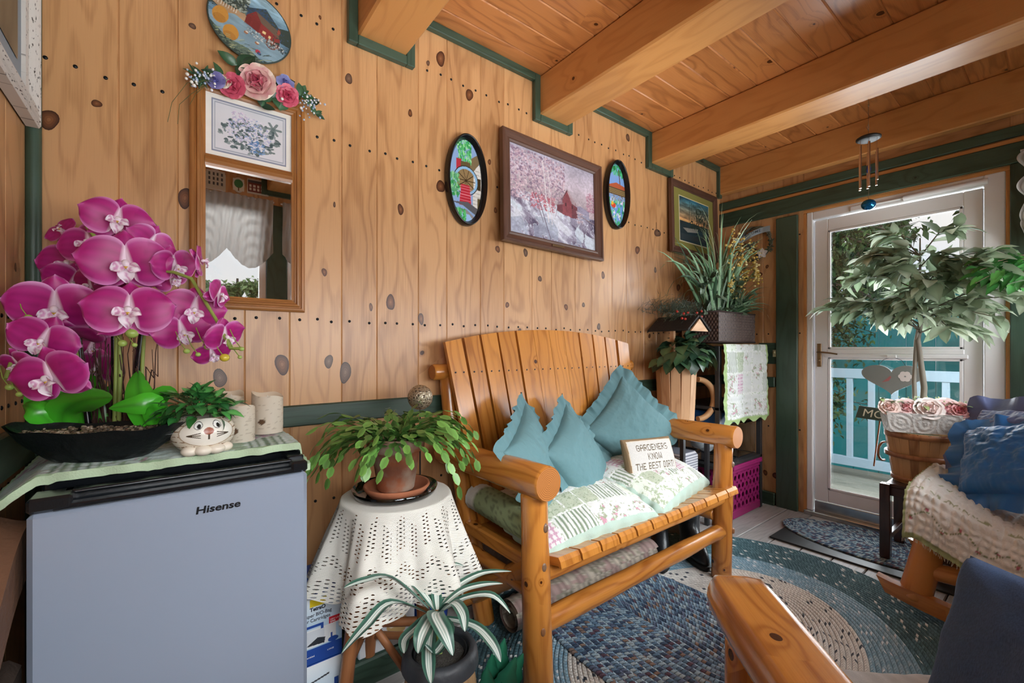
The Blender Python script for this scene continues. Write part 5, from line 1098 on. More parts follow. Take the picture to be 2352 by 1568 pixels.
# brown upholstered chair seen between fridge and wall
bc_ = thing('brown_chair','edge of a brown suede covered chair squeezed left of the fridge','chair',(-.26,1.0,0))
mb = MB(); n1,n2 = 24,20; S,T = np.meshgrid(np.linspace(0,1,n1),np.linspace(0,1,n2),indexing='ij')
X = -.300+.078*T; Y = 1.25-.5*S; Z = .80-.26*(S**1.2)-.05*np.cos(T*PI)*-1*.3+.012*np.sin(S*9); mb.surf(X,Y,Z,flip=True); mb.surf(X,Y,Z-.10,flip=False)
mb.surf(np.stack([X[:,-1],X[:,-1]],1),np.stack([Y[:,-1]]*2,1),np.stack([Z[:,-1],Z[:,-1]-.10],1)); mb.surf(np.stack([X[0,:],X[0,:]],1),np.stack([Y[0,:]]*2,1),np.stack([Z[0,:],Z[0,:]-.10],1)); mb.surf(np.stack([X[-1,:],X[-1,:]],1),np.stack([Y[-1,:]]*2,1),np.stack([Z[-1,:],Z[-1,:]-.10],1),flip=True)
M['suede'] = plain('brown_suede','6e4a32',.85,0,.3,60,.5); mb.build('arm_cover',M['suede'],bc_)
mb = MB(); mb.box((-.262,1.0,.28),(.07,.46,.52),bev=.02); mb.build('side_panel',plain('dark_brown_cloth','4a3a30',.9,0,.3,80,.5),bc_)
# ------------------------------------------------------------------ things on the long wall
def frame_boxes(mb, x0,x1,z0,z1, w_, d, Mx, prof=((0,1),), mat=0):
    """mitred moulding in the Mx plane: profile of (inset fraction, height fraction)"""
    P_ = list(prof); W_ = x1-x0; Hh_ = z1-z0; cs = [(x0,z0),(x1,z0),(x1,z1),(x0,z1)]
    for k in range(4):
        a = cs[k]; b = cs[(k+1)%4]; L = math.hypot(b[0]-a[0],b[1]-a[1]); tx = ((b[0]-a[0])/L,(b[1]-a[1])/L); nx = (-tx[1],tx[0])
        vs_ = []; n = len(P_)
        for (f,h) in P_:
            i = f*w_; vs_.append(Mx@Vector((a[0]+tx[0]*i+nx[0]*i,a[1]+tx[1]*i+nx[1]*i,h*d)))
        for (f,h) in P_:
            i = f*w_; vs_.append(Mx@Vector((b[0]-tx[0]*i+nx[0]*i,b[1]-tx[1]*i+nx[1]*i,h*d)))
        fs = []; uvs = []
        for j in range(n-1):
            fs.append((j,n+j,n+j+1,j+1)); uvs.append([(0,P_[j][0]*w_),(L,P_[j][0]*w_),(L,P_[j+1][0]*w_),(0,P_[j+1][0]*w_)])
        mb.add(vs_,fs,uvs,mat)
def leaf_cluster(mb, c, n, L, W, cols, seed, nrm=(0,-1,0), spread=1):
    rg = random.Random(seed)
    for i in range(n):
        a = rg.uniform(0,2*PI); d = Vector((math.cos(a)*spread,-.35,math.sin(a))); q = rg.uniform(.7,1.2); cc = hx(rg.choice(cols)); mb.leaf(Vector(c),d,Vector(nrm)+Vector((rg.uniform(-.3,.3),0,rg.uniform(-.3,.3))),L*q,W*q,.3,.15,5,0,cc,tuple(x*1.2 for x in cc))
def rose(mb, c, r, look, c_in, c_out, seed=0, layers=4):
    R = face((0,0,0),look).to_3x3(); rg = random.Random(seed); ci = np.array(hx(c_in)); co = np.array(hx(c_out))
    for l in range(layers):
        f = l/(layers-1); n = 3+l; tilt = 1.25-1.0*f
        for k in range(n):
            a = 2*PI*k/n+l*.7+rg.uniform(-.15,.15); n1,n2 = 7,7; g,q = np.meshgrid(np.linspace(0,1,n1),np.linspace(-1,1,n2),indexing='ij'); L = r*(.35+.72*f); W_ = r*(.40+.45*f)
            rad = g*L*math.cos(tilt)+.03*r+.10*r*np.sin(g*PI)*f; z = g*L*math.sin(tilt)*.9+r*.15*(1-f)-(.25*f)*r*(g**3); sd_ = q*W_*np.sin(PI*np.clip(g*.62+.2,0,1))*1.0
            rad = rad-.35*r*(q**2)*(1-f)*g; z = z+.12*r*q**2*g*(f+.3); x = rad*math.cos(a)-sd_*math.sin(a); y = rad*math.sin(a)+sd_*math.cos(a)
            P_ = [R[i][0]*x+R[i][1]*y+R[i][2]*z+Vector(c)[i] for i in range(3)]; m_ = np.clip(.15+.75*f*g+.2*f,0,1)[...,None]; mb.surf(P_[0],P_[1],P_[2],ci*(1-m_)+co*m_)
def disc_mask(c): return ((c.X-.5)**2+(c.Y-.5)**2) <= .2501
FR = Matrix.Identity(4)
def wallM(x, z, y=YW, tilt=0, roll=0): return frame_M((x,y,z),(1,0,0),(0,0,1)) @ Matrix.Rotation(roll,4,'Z') @ Matrix.Rotation(-tilt,4,'X')
# mirror with print
mo = thing('mirror','tall oak framed mirror with a flower print set above the glass','mirror',(.2035,1.70,1.249)); Mx = wallM(.2035,1.618,y=1.708)
hw,hh = .1665,.369; mb = MB(); pr = [(0,0),(0,.75),(.12,.95),(.28,1.0),(.34,.8),(.40,.82),(.48,1.0),(.62,.95),(.70,.65),(.78,.62),(.84,.5),(1.0,.42),(1.0,0)]
frame_boxes(mb,-hw,hw,-hh,hh,.042,.026,Mx,pr); mb.build('frame',M['frame'],mo)
zz = 1.725-1.618; mb = MB(); pr2 = [(-.020,.004),(-.020,.014),(-.012,.016),(-.010,.012),(0,.018),(.010,.012),(.012,.016),(.018,.012),(.020,.004)]
vs_ = [Mx@Vector((sx*(hw-.04),zz+a,b)) for sx in (-1,1) for a,b in pr2]; n = len(pr2); mb.add(vs_,[(j,n+j,n+j+1,j+1) for j in range(n-1)],[[(0,j*.01),(.25,j*.01),(.25,j*.01+.01),(0,j*.01+.01)] for j in range(n-1)]); mb.build('divider',M['frame'],mo)
mb = MB(); mb.poly([(-hw+.03,-hh+.03),(hw-.03,-hh+.03),(hw-.03,zz-.01),(-hw+.03,zz-.01)],.004,Mx,0); mb.build('mirror_glass',M['mirror'],mo)
c = Canvas(230,170,'f0ede6'); c.rect(.085,.10,.915,.90,'8d93a6'); c.rect(.10,.12,.90,.88,'d5d7de'); c.rect(.115,.14,.885,.86,'a9aeba'); c.rect(.125,.155,.875,.845,'dcdce2'); c.noise(.03,6,6,1)
inb = lambda x,y: ((x-.5)/.34)**2+((y-.44)/.27)**2 < 1
c.dabs(230,.16,.84,.16,.7,.030,['5a6a6c','6c7c7c','48585c','8a979a'],3,.85,fn=inb); c.dabs(300,.2,.8,.32,.76,.016,['b4b8d6','c9c3dc','93a6cc','d8cfe2','e6e0ec'],5,.9,fn=lambda x,y: ((x-.5)/.28)**2+((y-.52)/.22)**2 < 1)
c.dabs(120,.3,.5,.5,.8,.014,['c9b6cf','e2d6e4','b8b2d0'],6,.9,fn=lambda x,y: ((x-.38)/.1)**2+((y-.7)/.1)**2 < 1); c.dabs(60,.5,.66,.2,.4,.016,['6a8fc0','8aa8d0','5a7eb0'],7,.9)
for a in range(6): c.line(.76,.66,.76+.09*math.cos(a*1.05),.66+.10*math.sin(a*1.05),.016,'6a7a7a',.8)
mb = MB(); c.panel(mb,Mx@Matrix.Translation((0,(zz+hh)/2-.011,.003)),.262,.212); mb.build('flower_print',M['attrg'],mo)
# the swag of silk flowers on the mirror
sw = thing('flower_swag','silk rose swag lying along the top of the oak mirror','artificial flowers',(.205,1.66,1.97)); fl = MB(); yy = 1.665
def wp(u,v,y=yy): return at(u,v,y=y)
gcols = ('24402c','2f5236','1c3324','3d5f44')
for i,(u,v,n,L,W) in enumerate([(510,180,7,.050,.022),(545,150,5,.060,.030),(560,160,5,.060,.028),(625,225,8,.050,.026),(600,245,4,.045,.024),(690,220,8,.040,.020),(715,240,7,.036,.018),(725,262,6,.034,.016),(470,180,8,.040,.010),(450,172,7,.040,.008),(640,190,5,.05,.022),(660,240,5,.040,.025)]): leaf_cluster(fl,wp(u,v),n,L,W,gcols,i)
rg = random.Random(5)
for k in range(16):
    u,v = rg.uniform(435,520),rg.uniform(160,205); p = wp(u,v); fl.tube([wp(500,190),p.lerp(wp(500,190),.5)+Vector((0,-.01,.01)),p],.0008,4,col=hx('5c6b3a'))
fl.tube([wp(480,185),wp(430,190,1.64),wp(395,235,1.64),wp(385,280,1.65)],.0007,4,col=hx('4a5a30')); fl.tube([wp(480,190),wp(440,215,1.64),wp(412,240,1.63),wp(408,285,1.64)],.0007,4,col=hx('4a5a30')); fl.tube([wp(480,190),wp(450,215,1.64),wp(436,240,1.63)],.0007,4,col=hx('4a5a30'))
fl.build('leaves',M['leafg'],sw)
def onef(name, u,v,r,ci,co,look=(-.3,-1,.1),seed=0,ly=4,y=yy-.01):
    mb = MB(); p = wp(u,v,y); rose(mb,p,r*p_t(p)/F,look,ci,co,seed,ly); return mb.build(name,M['petal'],sw)
def p_t(p): return (Vector(p)-Vector((0,0,H))).dot(Vector((.6122,.7907,0)))
onef('cream_rose',590,190,36,'b0304e','e8d6c6',(-.3,-1,-.05),1,5); onef('pink_rose',535,198,25,'b83858','d8647c',(-.5,-1,-.2),2); onef('pink_rose',660,220,22,'b83858','d8647c',(-.1,-1,-.2),3)
onef('blue_flower',497,186,18,'4a4a90','8a86c2',(-.5,-1,0),4,2); onef('blue_flower',655,190,17,'4a4a90','8f9ad0',(0,-1,.2),5,2); onef('cream_rose',515,188,15,'c9bca0','efe8da',(-.5,-1,.1),6,3)
bb_ = MB()
for k in range(90):
    s_ = k%2; u,v = (rg.gauss(462,22),rg.gauss(178,12)) if s_ else (rg.gauss(708,16),rg.gauss(235,16)); bb_.ball(wp(u,v,yy-rg.uniform(0,.025)),rg.uniform(.0022,.0045),6,0,(1,1,1),None,hx(rg.choice(('f2f0ee','b9c8e0','9fb4d6','e6e8f0'))))
for u,v in ((430,170),(440,188),(446,196),(648,227),(692,248)): bb_.ball(wp(u,v,yy-.02),.005,8,0,(1,1,1),None,hx('f0eeea'))
bb_.build('small_blossoms',M['petal'],sw)['kind'] = 'stuff'
# round plate
c = Canvas(210,210,'5b7d94'); c.grad(.62,'5f86a0',1,'9fc0cf'); c.poly([(0,.68),(.25,.98),(.42,.74),(.6,.86),(.8,.70),(1,.78),(1,.5),(0,.5)],'35506a'); c.noise(.25,9,30,3)
c.poly([(0,.62),(.35,.66),(.5,.50),(.2,.46),(0,.54)],'a88a6a'); c.dabs(420,.03,.40,.60,.86,.022,['3c4a42','5c6a5e','8a9890','2f3a34','a8b4ac'],4,.85); 
for k in range(9): c.rect(.06+.03*k,.54,.07+.03*k,.60,'c9c2b4')
c.poly([(.0,.36),(.30,.52),(.75,.42),(1,.34),(1,.12),(.4,.1),(.12,.12)],'7f9cac'); c.noise(.15,5,26,7)
c.poly([(.42,.62),(.50,.74),(.60,.64),(.60,.46),(.42,.50)],'7a2e2c'); c.poly([(.50,.75),(.80,.66),(.86,.54),(.60,.62)],'6a5a4c'); c.poly([(.60,.62),(.86,.54),(.88,.38),(.60,.46)],'8a3432'); c.rect(.80,.60,.84,.70,'9a4a3c'); c.rect(.64,.49,.68,.53,'e0c890'); c.rect(.72,.47,.75,.51,'e0c890')
for k in range(12): c.line(.42+.015*k,.48,.42+.015*k,.62,.002,'5c2020',.6)
for k in range(10): c.line(.78,.40,.78+.065*math.cos(k*.63),.40+.065*math.sin(k*.63),.004,'6a4a38')
r_ = np.hypot(c.X-.78,c.Y-.40); c.put((r_ > .055)&(r_ < .070),'7a4a38'); c.dabs(160,.46,.95,.36,.46,.012,['aab0b0','7c8486','5a6468','d0d2ce'],8)
for (x,y,rx,ry) in ((.16,.40,.09,.12),(.32,.24,.09,.11)): c.ell(x,y,rx,ry,'c08a3c'); c.ell(x,y-.05,rx*.8,ry*.5,'a87430',.7)
for k,(x,y) in enumerate(((.47,.36),(.62,.30),(.86,.14))): c.ell(x,y,.025,.02,'9a6a4c'); c.ell(x+.01,y+.015,.02,.01,'dcd2c2')
c.poly([(0,.0),(0,.30),(.3,.14),(.55,.16),(.8,.06),(.9,0)],'5c6e62'); 
for k in range(60):
    x = rg.uniform(.1,.85); y = rg.uniform(.0,.2); c.line(x,y,x+.05,y+.03+.02*math.sin(x*20),.004,rg.choice(('a8ac84','7c8c6a','46584e')),.8)
c.ell(.66,.19,.03,.03,'b03848'); c.ell(.68,.17,.025,.02,'3a5a90')
lum = c.a.mean(-1); rel = .004*(lum-lum.mean()); rel[:,:] += .0015*fbm(c.X*60,c.Y*60,2)
po = thing('relief_plate','round relief plate of a red mill, hung at the top of the wall','plate',(.203,1.69,2.08)); Mx = wallM(.203,2.198,y=1.690,tilt=.06,roll=-.25)
rr_ = np.hypot(c.X-.5,c.Y-.5); c.put(rr_ > .487,'2f3f3c'); mb = MB(); c.panel(mb,Mx,.242,.242,.004,mask=disc_mask(c),relief=rel); mb.build('picture_relief',M['attr'],po)
mb = MB(); mb.lathe([(.001,-.012),(.10,-.012),(.120,.000),(.1225,.004),(.120,.0045),(.001,.003)],(0,0,0),60,0,Mx.to_3x3()); 
mb.v = [tuple(Vector(p)+Mx.translation) for p in mb.v]; mb.build('plate_body',plain('plate_rim','34443f',.4),po)
# oval suncatcher plaques
def oval(label, x, z, c, seed):
    o = thing('oval_plaque',label,'wall plaque',(x,1.69,z-.205),'oval mill plaques on the pine wall'); Mx = wallM(x,z,y=1.705); n = 72
    mb = MB(); prof = [(1.0,-.0),(1.02,.010),(1.0,.034),(.96,.040),(.92,.036),(.86,.020),(.80,.012),(.80,.0)]
    vs_ = []; m_ = len(prof)
    for k in range(n):
        a = 2*PI*k/n
        for f,h in prof: i = (1-f)*.11; vs_.append(Mx@Vector(((.104-i)*math.cos(a),(.205-i)*math.sin(a),h)))
    mb.add(vs_,[(k*m_+j,((k+1)%n)*m_+j,((k+1)%n)*m_+j+1,k*m_+j+1) for k in range(n) for j in range(m_-1)],None,0,True); mb.build('frame',M['ovalblack'],o)
    mb = MB(); c.panel(mb,Mx,.180,.380,.012,mask=disc_mask(c),relief=.0012*fbm(c.X*30,c.Y*60,seed)); mb.build('enamel_panel',M['attrg'],o)
M['ovalblack'] = plain('black_gloss_frame','101113',.22)
c = Canvas(110,200,'88a6d2'); c.rect(.70,.18,1,.72,'d8d6d2'); 
for k in range(11): c.line(.70,.2+.045*k,1,.19+.045*k,.004,'aaa6a0')
c.poly([(.48,.72),(1,.90),(1,.80),(.70,.62)],'7a6a4e'); c.dabs(160,.25,.65,.72,.99,.03,['2f8f4c','58c070','3aa45a','9adca0'],1,.9); c.rect(.22,.52,.36,.74,'b03040'); c.rect(.34,.66,.62,.72,'5c5034')
r_ = np.hypot((c.X-.50)*.48,c.Y-.50); c.put((r_ < .17)&(c.X < .72),'8a7350'); c.put((r_ > .135)&(r_ < .17),'88b4d8'); c.put((r_ > .165)&(r_ < .175),'16181c')
for k in range(10): c.line(.50,.50,.50+.27*math.cos(k*.63),.50+.13*math.sin(k*.63),.006,'3a2c1c')
c.poly([(.30,.20),(.66,.20),(.60,.45),(.36,.45)],'b02838'); 
for k in range(7): c.line(.3,.23+.033*k,.66,.23+.033*k,.003,'e08090')
c.dabs(120,.02,.30,.30,.56,.03,['2f8f4c','58a070','8ac890'],2,.9); c.poly([(.05,.22),(.4,.2),(1,.06),(1,.16),(.55,.25)],'5a5a60'); c.poly([(.1,.15),(.5,.16),(.9,.03),(.3,.0)],'8a8a8e'); c.poly([(.3,.12),(.6,.10),(.75,.02),(.4,0)],'9cc0e8'); c.dabs(80,.05,.5,.02,.15,.03,['2f9a4c','5ac070'],3,.9); c.rect(.84,.42,.94,.56,'3a2e1c'); c.rect(.84,.15,.93,.32,'5a5034')
for k in range(70):
    pass
oval('larger looking oval plaque with black frame, left of the framed painting',1.047,1.881,c,1)
c = Canvas(100,190,'7aa2dc'); c.dabs(120,.1,.9,.82,.99,.04,['1f7a4a','3aa86a','58c88a'],1,.9); c.line(.75,.5,.62,.9,.02,'5c4632'); c.poly([(.0,.62),(.5,.70),(1,.66),(1,.61),(0,.60)],'b05838'); c.rect(0,.50,1,.61,'5c4a34'); 
for k in range(8): c.line(0,.51+.013*k,1,.51+.013*k,.002,'a08a5c')
c.dabs(150,0,1,.38,.50,.022,['b8bcc0','8a9094','6a7074'],2,.9); c.rect(0,.2,1,.38,'6a96d8'); c.dabs(170,0,1,.02,.42,.035,['1f8a4a','40b468','66cc86','f0e8f4'],3,.9); c.ell(.35,.33,.12,.04,'d04838'); c.ell(.30,.36,.06,.03,'e0b838')
oval('smaller looking oval plaque between the large painting and the corner picture',2.105,2.043,c,2)
# large painting
def picture(label, Mx, w_, h_, fw, d, frame_mat, c, cw, ch, mat=None, plate=False, grp=None, prof=None):
    o = thing('framed_picture',label,'picture',Mx.translation-Vector((0,0,h_/2)),grp); mb = MB()
    frame_boxes(mb,-w_/2,w_/2,-h_/2,h_/2,fw,d,Mx,prof or [(0,0),(0,.9),(.08,1),(.25,1.0),(.35,.75),(.7,.6),(.85,.7),(1,.5),(1,.1)]); mb.poly([(-w_/2+.004,-h_/2+.004),(w_/2-.004,-h_/2+.004),(w_/2-.004,h_/2-.004),(-w_/2+.004,h_/2-.004)],.004,Mx,0); mb.build('frame',frame_mat,o)
    if mat:
        mb = MB(); mb.poly([(-w_/2+fw*.8,-h_/2+fw*.8),(w_/2-fw*.8,-h_/2+fw*.8),(w_/2-fw*.8,h_/2-fw*.8),(-w_/2+fw*.8,h_/2-fw*.8)],.003,Mx,0,None,.006); mb.build('mat_board',mat,o)
        mb = MB(); mb.poly([(-cw/2-.006,-ch/2-.006),(cw/2+.006,-ch/2-.006),(cw/2+.006,ch/2+.006),(-cw/2-.006,ch/2+.006)],.001,Mx,0,None,.0092); mb.build('inner_edge',plain('bevel_mat','d8d0ae',.7),o)
    mb = MB(); c.panel(mb,Mx,cw,ch,.0112 if mat else .008); mb.build('picture_print',M['attr'],o)
    if plate: mb = MB(); mb.box(Mx@Vector((.0,-h_/2+fw*.5,d*.85)),(.085,.003,.012),bev=.001); mb.build('name_plate',M['brass'],o)
    return o
c = Canvas(260,200,'b9b0bc'); c.grad(.45,'b7a7ae',1,'a9a4b6'); c.noise(.22,5,4,2); c.poly([(.62,.5),(.8,.44),(1,.40),(1,.46),(.82,.52)],'8d88a0'); c.rect(0,0,1,.42,'8a8ba2')
X_,Y_ = c.X,c.Y; w1 = fbm(X_*4+2*fbm(X_*3,Y_*3,5),Y_*9+X_*6,9,5); m_ = Y_ < .46-.10*X_+.06*np.sin(X_*7); c.put(m_,'857f93'); c.put(m_&(w1 > .52),'a8a6ba'); c.put(m_&(w1 > .60),'c9ccd8'); c.put(m_&(w1 < .42),'6c6076'); c.put(m_&(w1 < .36),'544c66')
w2 = fbm(X_*14,Y_*5+X_*3,19,4); c.put(m_&(np.abs(w2-.5) < .012),'d8dce6',.8); c.put((Y_ < .16+.1*np.sin(X_*4))&(w2 > .5),'98a0b4',.7)
riv = np.abs(Y_-(.34-.55*np.clip(X_-.55,0,1)-.05*np.sin(X_*9))) < .03+.05*X_; c.put(riv&(w2 > .42),'c2ccd8',.9)
c.dabs(1500,.0,.62,.40,.97,.013,['a58a9c','c0a6b2','8c7088','d2bcc4','74607a','b497a2'],1,.75,fn=lambda x,y: (y > .42+.25*abs(x-.3)) or x < .25); c.dabs(260,.22,.5,.34,.52,.010,['b2606e','c07a84','a04a5a'],4,.8)
for (x,y,x2,y2,w_,cl) in ((.42,.22,.36,.92,.006,'d2ccd0'),(.46,.20,.42,.85,.005,'c6c0c6'),(.42,.5,.55,.8,.003,'bcb2ba'),(.36,.2,.22,.62,.004,'6e6474'),(.44,.02,.30,.5,.005,'645a6c'),(.40,.45,.18,.80,.003,'6e6474'),(.50,.3,.56,.62,.003,'8a7e8c')): c.line(x,y,x2,y2,w_,cl,.9)
c.poly([(.52,.50),(.52,.42),(.58,.42),(.58,.66),(.66,.36),(.76,.36)],'6a3038',0); c.poly([(.52,.385),(.52,.455),(.60,.485),(.60,.36)],'6c3a44'); c.poly([(.585,.36),(.585,.53),(.645,.665),(.70,.53),(.70,.345)],'84434c'); c.poly([(.645,.675),(.66,.67),(.785,.50),(.70,.525)],'a08c92'); c.poly([(.70,.345),(.70,.525),(.775,.495),(.775,.35)],'683640'); c.poly([(.515,.45),(.52,.465),(.60,.50),(.60,.485)],'8f7a80'); c.poly([(.575,.52),(.58,.54),(.645,.68),(.65,.66)],'57303a'); c.line(.66,.30,.66,.34,.02,'c8ccd8',.7)
for k in range(14): c.line(.54+.016*k,.40,.54+.016*k,.52+(.016*k if k < 7 else .1-.012*(k-7)),.0015,'6a2c36',.7)
c.rect(.62,.47,.635,.51,'3c1c24'); c.rect(.70,.46,.715,.50,'3c1c24'); c.poly([(.93,.40),(.93,.52),(1,.54),(1,.40)],'b3a5ae'); c.dabs(160,.90,1,.48,.72,.012,['a8788c','8c6076','c09aa8'],7,.8); c.line(.8,.40,1,.34,.006,'8a7a80'); c.dabs(60,.76,.84,.30,.45,.010,['9a8088','b8a8b0'],8)
c.noise(.14,60,50,11)
picture('large dark framed autumn painting of a red barn above a stream',wallM(1.574,1.893,y=1.672,tilt=.05,roll=-.022),.705,.545,.052,.030,M['darkframe'],c,.603,.445,plate=True)
c = Canvas(120,150,'12303c'); c.grad(.45,'c08a58',1,'1c5a72'); c.noise(.5,4,14,2); c.rect(0,.0,1,.45,'16323c'); c.noise(.4,6,30,4); c.rect(0,.45,.4,.50,'e0b070',.7); c.dabs(200,.3,1,.35,.85,.03,['14221c','1c3428','283c2c'],3,.9,fn=lambda x,y: x > .55 or y < .5); c.poly([(.1,.30),(.6,.36),(.62,.28),(.25,.22)],'8a8a84'); c.poly([(0,.02),(.9,.10),(.9,.2),(0,.16)],'2c3a40')
for k in range(12): c.line(.3+.06*k,.3,.34+.06*k,.95-.02*k,.006,'1a2a24',.8)
picture('corner picture with an olive mat behind the tall grass arrangement',wallM(2.965,2.025,y=1.690,tilt=.03,roll=-.01),.62,.50,.045,.026,M['darkframe'],c,.39,.31,mat=plain('olive_mat','8f8a45',.8,0,0,20,.5))
# distressed white frame on the left wall
Mx = frame_M((XL+.004,1.46,2.06),(0,1,0),(0,0,1)); t = NT('distressed_white'); uv = t.N('ShaderNodeUVMap'); mp = t.N('ShaderNodeMapping',{'Vector':uv.outputs[0],'Scale':(60,400,1)}); nz = t.N('ShaderNodeTexNoise',{'Vector':mp.outputs[0],'Scale':1,'Detail':3}); t.bsdf(Base_Color=t.mix(t.ramp(nz.outputs[0],[(.60,(0,0,0,1)),(.66,(1,1,1,1))]),H4('cfcac4'),H4('4a4440')),Roughness=.7)
c = Canvas(30,40,'8a7a60'); c.noise(.3,3,3,1)
o = thing('framed_picture','whitewashed ribbed frame on the wall at the top left edge','picture',(XL+.004,1.46,1.69)); mb = MB(); frame_boxes(mb,-.215,.215,-.36,.36,.065,.030,Mx,[(0,0),(0,.8),(.08,.95),(.14,.8),(.2,1),(.28,.85),(.36,1),(.44,.85),(.52,1),(.6,.8),(.7,.85),(.8,.5),(1,.4),(1,0)]); mb.build('frame',t.m,o)
mb = MB(); mb.poly([(-.20,-.34),(.20,-.34),(.20,.34),(-.20,.34)],.004,Mx,0); mb.build('backing',plain('grey_blue_mat','8c9aa6',.6),o); mb = MB(); c.panel(mb,Mx,.22,.48,.006); mb.build('picture_print',M['attr'],o)
# ------------------------------------------------------------------ end wall: wreath, switches
wc = Vector((XD-.02,1.445,1.89)); wo = thing('welcome_wreath','small twig wreath with a blue WELCOME ribbon and white flower','wreath',wc-Vector((0,0,.13))); mb = MB(); rg = random.Random(3)
for j in range(7):
    pts = []; ph = rg.uniform(0,6); 
    for k in range(40):
        a = 2*PI*k/40; r = .118+.009*math.sin(a*5+ph)+rg.uniform(-.002,.002); pts.append(wc+Vector((.008*math.cos(a*7+ph)-.004,r*math.cos(a)*.95,r*math.sin(a))))
    mb.tube(pts,.0035,5,closed=True,col=hx('6a6a5a'))
for k in range(40):
    a = rg.uniform(-2.4,.6); p = wc+Vector((-.012,-.118*math.cos(a),.118*math.sin(a))); mb.leaf(p,(rg.uniform(-.3,0),rg.uniform(-1,1),rg.uniform(-1,1)),(-1,0,0),.03,.012,.2,.1,3,0,hx(rg.choice(('3e4a3a','55604a','2c3630'))))
mb.build('twig_ring',M['attr'],wo)
Mb = frame_M(wc+Vector((-.016,.015,.065)),(0,-1,0),(0,0,1)); q = np.linspace(-1,1,40); Q,R2 = np.meshgrid(q,np.linspace(-1,1,3),indexing='ij'); x = Q*.13; y = .020*R2+.010*np.sin(Q*3.2)+.02*Q; z = .006*np.cos(Q*6)+.006
P_ = [np.array(Mb)[i,0]*x+np.array(Mb)[i,1]*y+np.array(Mb)[i,2]*z+np.array(Mb)[i,3] for i in range(3)]; mb = MB(); mb.surf(*P_); rb_ = mb.build('ribbon',plain('powder_blue','a9bfd0',.5),wo)
text('lettering','WELCOME',.030,Mb@Matrix.Translation((-.088,-.012,.014))@Matrix.Rotation(.13,4,'Z'),plain('grey_blue_ink','5c7084',.5),rb_,.0005,.0002,1.15)
mb = MB(); pc = wc+Vector((-.03,-.065,-.085))
for k in range(5):
    a = k*2*PI/5+.3; mb.leaf(pc,(-.25,-math.cos(a),math.sin(a)),(-1,0,0),.040,.030,.15,.1,5,0,hx('e8e6e6'),hx('d8d4d6'))
mb.ball(pc+Vector((-.008,0,0)),.006,8,0,(1,1,1),None,hx('d8c8b0')); mb.build('white_flower',M['petal'],wo)
for (dy,dz,s_) in ((.02,-.035,1),(-.03,-.09,.7)):
    mb = MB(); b_ = wc+Vector((-.025,dy,dz)); mb.ball(b_,.016*s_,10,0,(1,2.0,.9),Matrix.Rotation(.5,3,'X'),hx('3a4248')); mb.ball(b_+Vector((0,.028*s_,.016*s_)),.010*s_,8,0,(1,1,1),None,hx('3a4248')); mb.leaf(b_,(-.1,-.6,1),(-1,0,0),.06*s_,.022,.1,.1,4,0,hx('4a545c')); mb.leaf(b_,(-.1,.5,1),(-1,0,0),.05*s_,.02,.1,.1,4,0,hx('4a545c')); mb.leaf(b_,(0,-1,-.4),(-1,0,0),.05*s_,.015,.1,.1,4,0,hx('2c343a')); mb.build('bird',M['attrg'],wo)
sw_ = thing('switch_plate','green two gang switch plate on the end wall beside the door','light switch',(XD-.004,1.345,1.01)); mb = MB(); mb.box((XD-.006,1.345,1.085),(.010,.155,.15),bev=.003); mb.build('plate',M['green'],sw_)
for dy in (-.032,.028):
    mb = MB(); mb.box((XD-.012,1.345+dy,1.085),(.003,.026,.050),bev=.001); mb.box((XD-.018,1.345+dy,1.092),(.014,.008,.018),Matrix.Rotation(.4,3,'Y'),bev=.002); mb.build('toggle',plain('toggle_cream','b8b48e',.4),sw_)
# ------------------------------------------------------------------ corner shelf and what stands on it
M['shelfmetal'] = plain('dark_shelf_metal','3a3a3c',.4,.3); M['plastic'] = glassmat('clear_bin_plastic',(.93,.95,.97,1),1.6)
sh = thing('metal_shelf','dark metal shelf unit in the corner behind the bench','shelf',(3.0,1.52,0))
for x in (2.705,3.285):
    for y in (1.375,1.675): mb = MB(); mb.box((x,y,.56),(.03,.03,1.12),bev=.002); mb.build('post',M['shelfmetal'],sh)
for z in (.365,.74,1.125): mb = MB(); mb.box((2.995,1.525,z),(.61,.33,.022),bev=.003); mb.build('shelf_board',M['shelfmetal'],sh)
ls = thing('low_stand','low grey topped stand carrying the wishing well planter','stand',(2.52,1.55,0)); mb = MB(); mb.box((2.53,1.55,.595),(.32,.27,.028),bev=.004); mb.build('top',plain('grey_shelf_top','8a8680',.6),ls)
for x in (2.39,2.67):
    for y in (1.43,1.67): mb = MB(); mb.box((x,y,.291),(.025,.025,.582),bev=.002); mb.build('leg',M['shelfmetal'],ls)
def bin_(x0,x1,z0,z1,label,seed,grp='clear storage bins on the metal shelf'):
    o = thing('storage_bin',label,'bin',((x0+x1)/2,1.53,z0),grp); mb = MB(); mb.box(((x0+x1)/2,1.53,(z0+z1)/2),(x1-x0,.28,z1-z0),bev=.012); mb.build('bin_body',M['plastic'],o)
    rg = random.Random(seed)
    for k in range(6):
        mb = MB(); mb.ball((rg.uniform(x0+.06,x1-.06),rg.uniform(1.46,1.58),z0+rg.uniform(.06,(z1-z0)*.7)),.05,12,0,(1,1,.7)); mb.build('contents',plain('folded_white_cloth','d6dde0',.9,0,.6,30,.2) if 'fwc' not in M else M['fwc'],o)
        M['fwc'] = bpy.data.materials['folded_white_cloth']
bin_(2.74,3.00,.378,.60,'left clear plastic bin of white cloth above the magenta crate',1); bin_(3.015,3.27,.378,.62,'right clear plastic bin of white cloth above the magenta crate',2)
mb = MB(); mb.box((2.87,1.53,.665),(.25,.27,.09),bev=.01); tag(mb.build('blue_lid_box',plain('blue_plastic','1d5fa8',.4)),'bright blue plastic box behind the hanging quilt on the shelf','box')
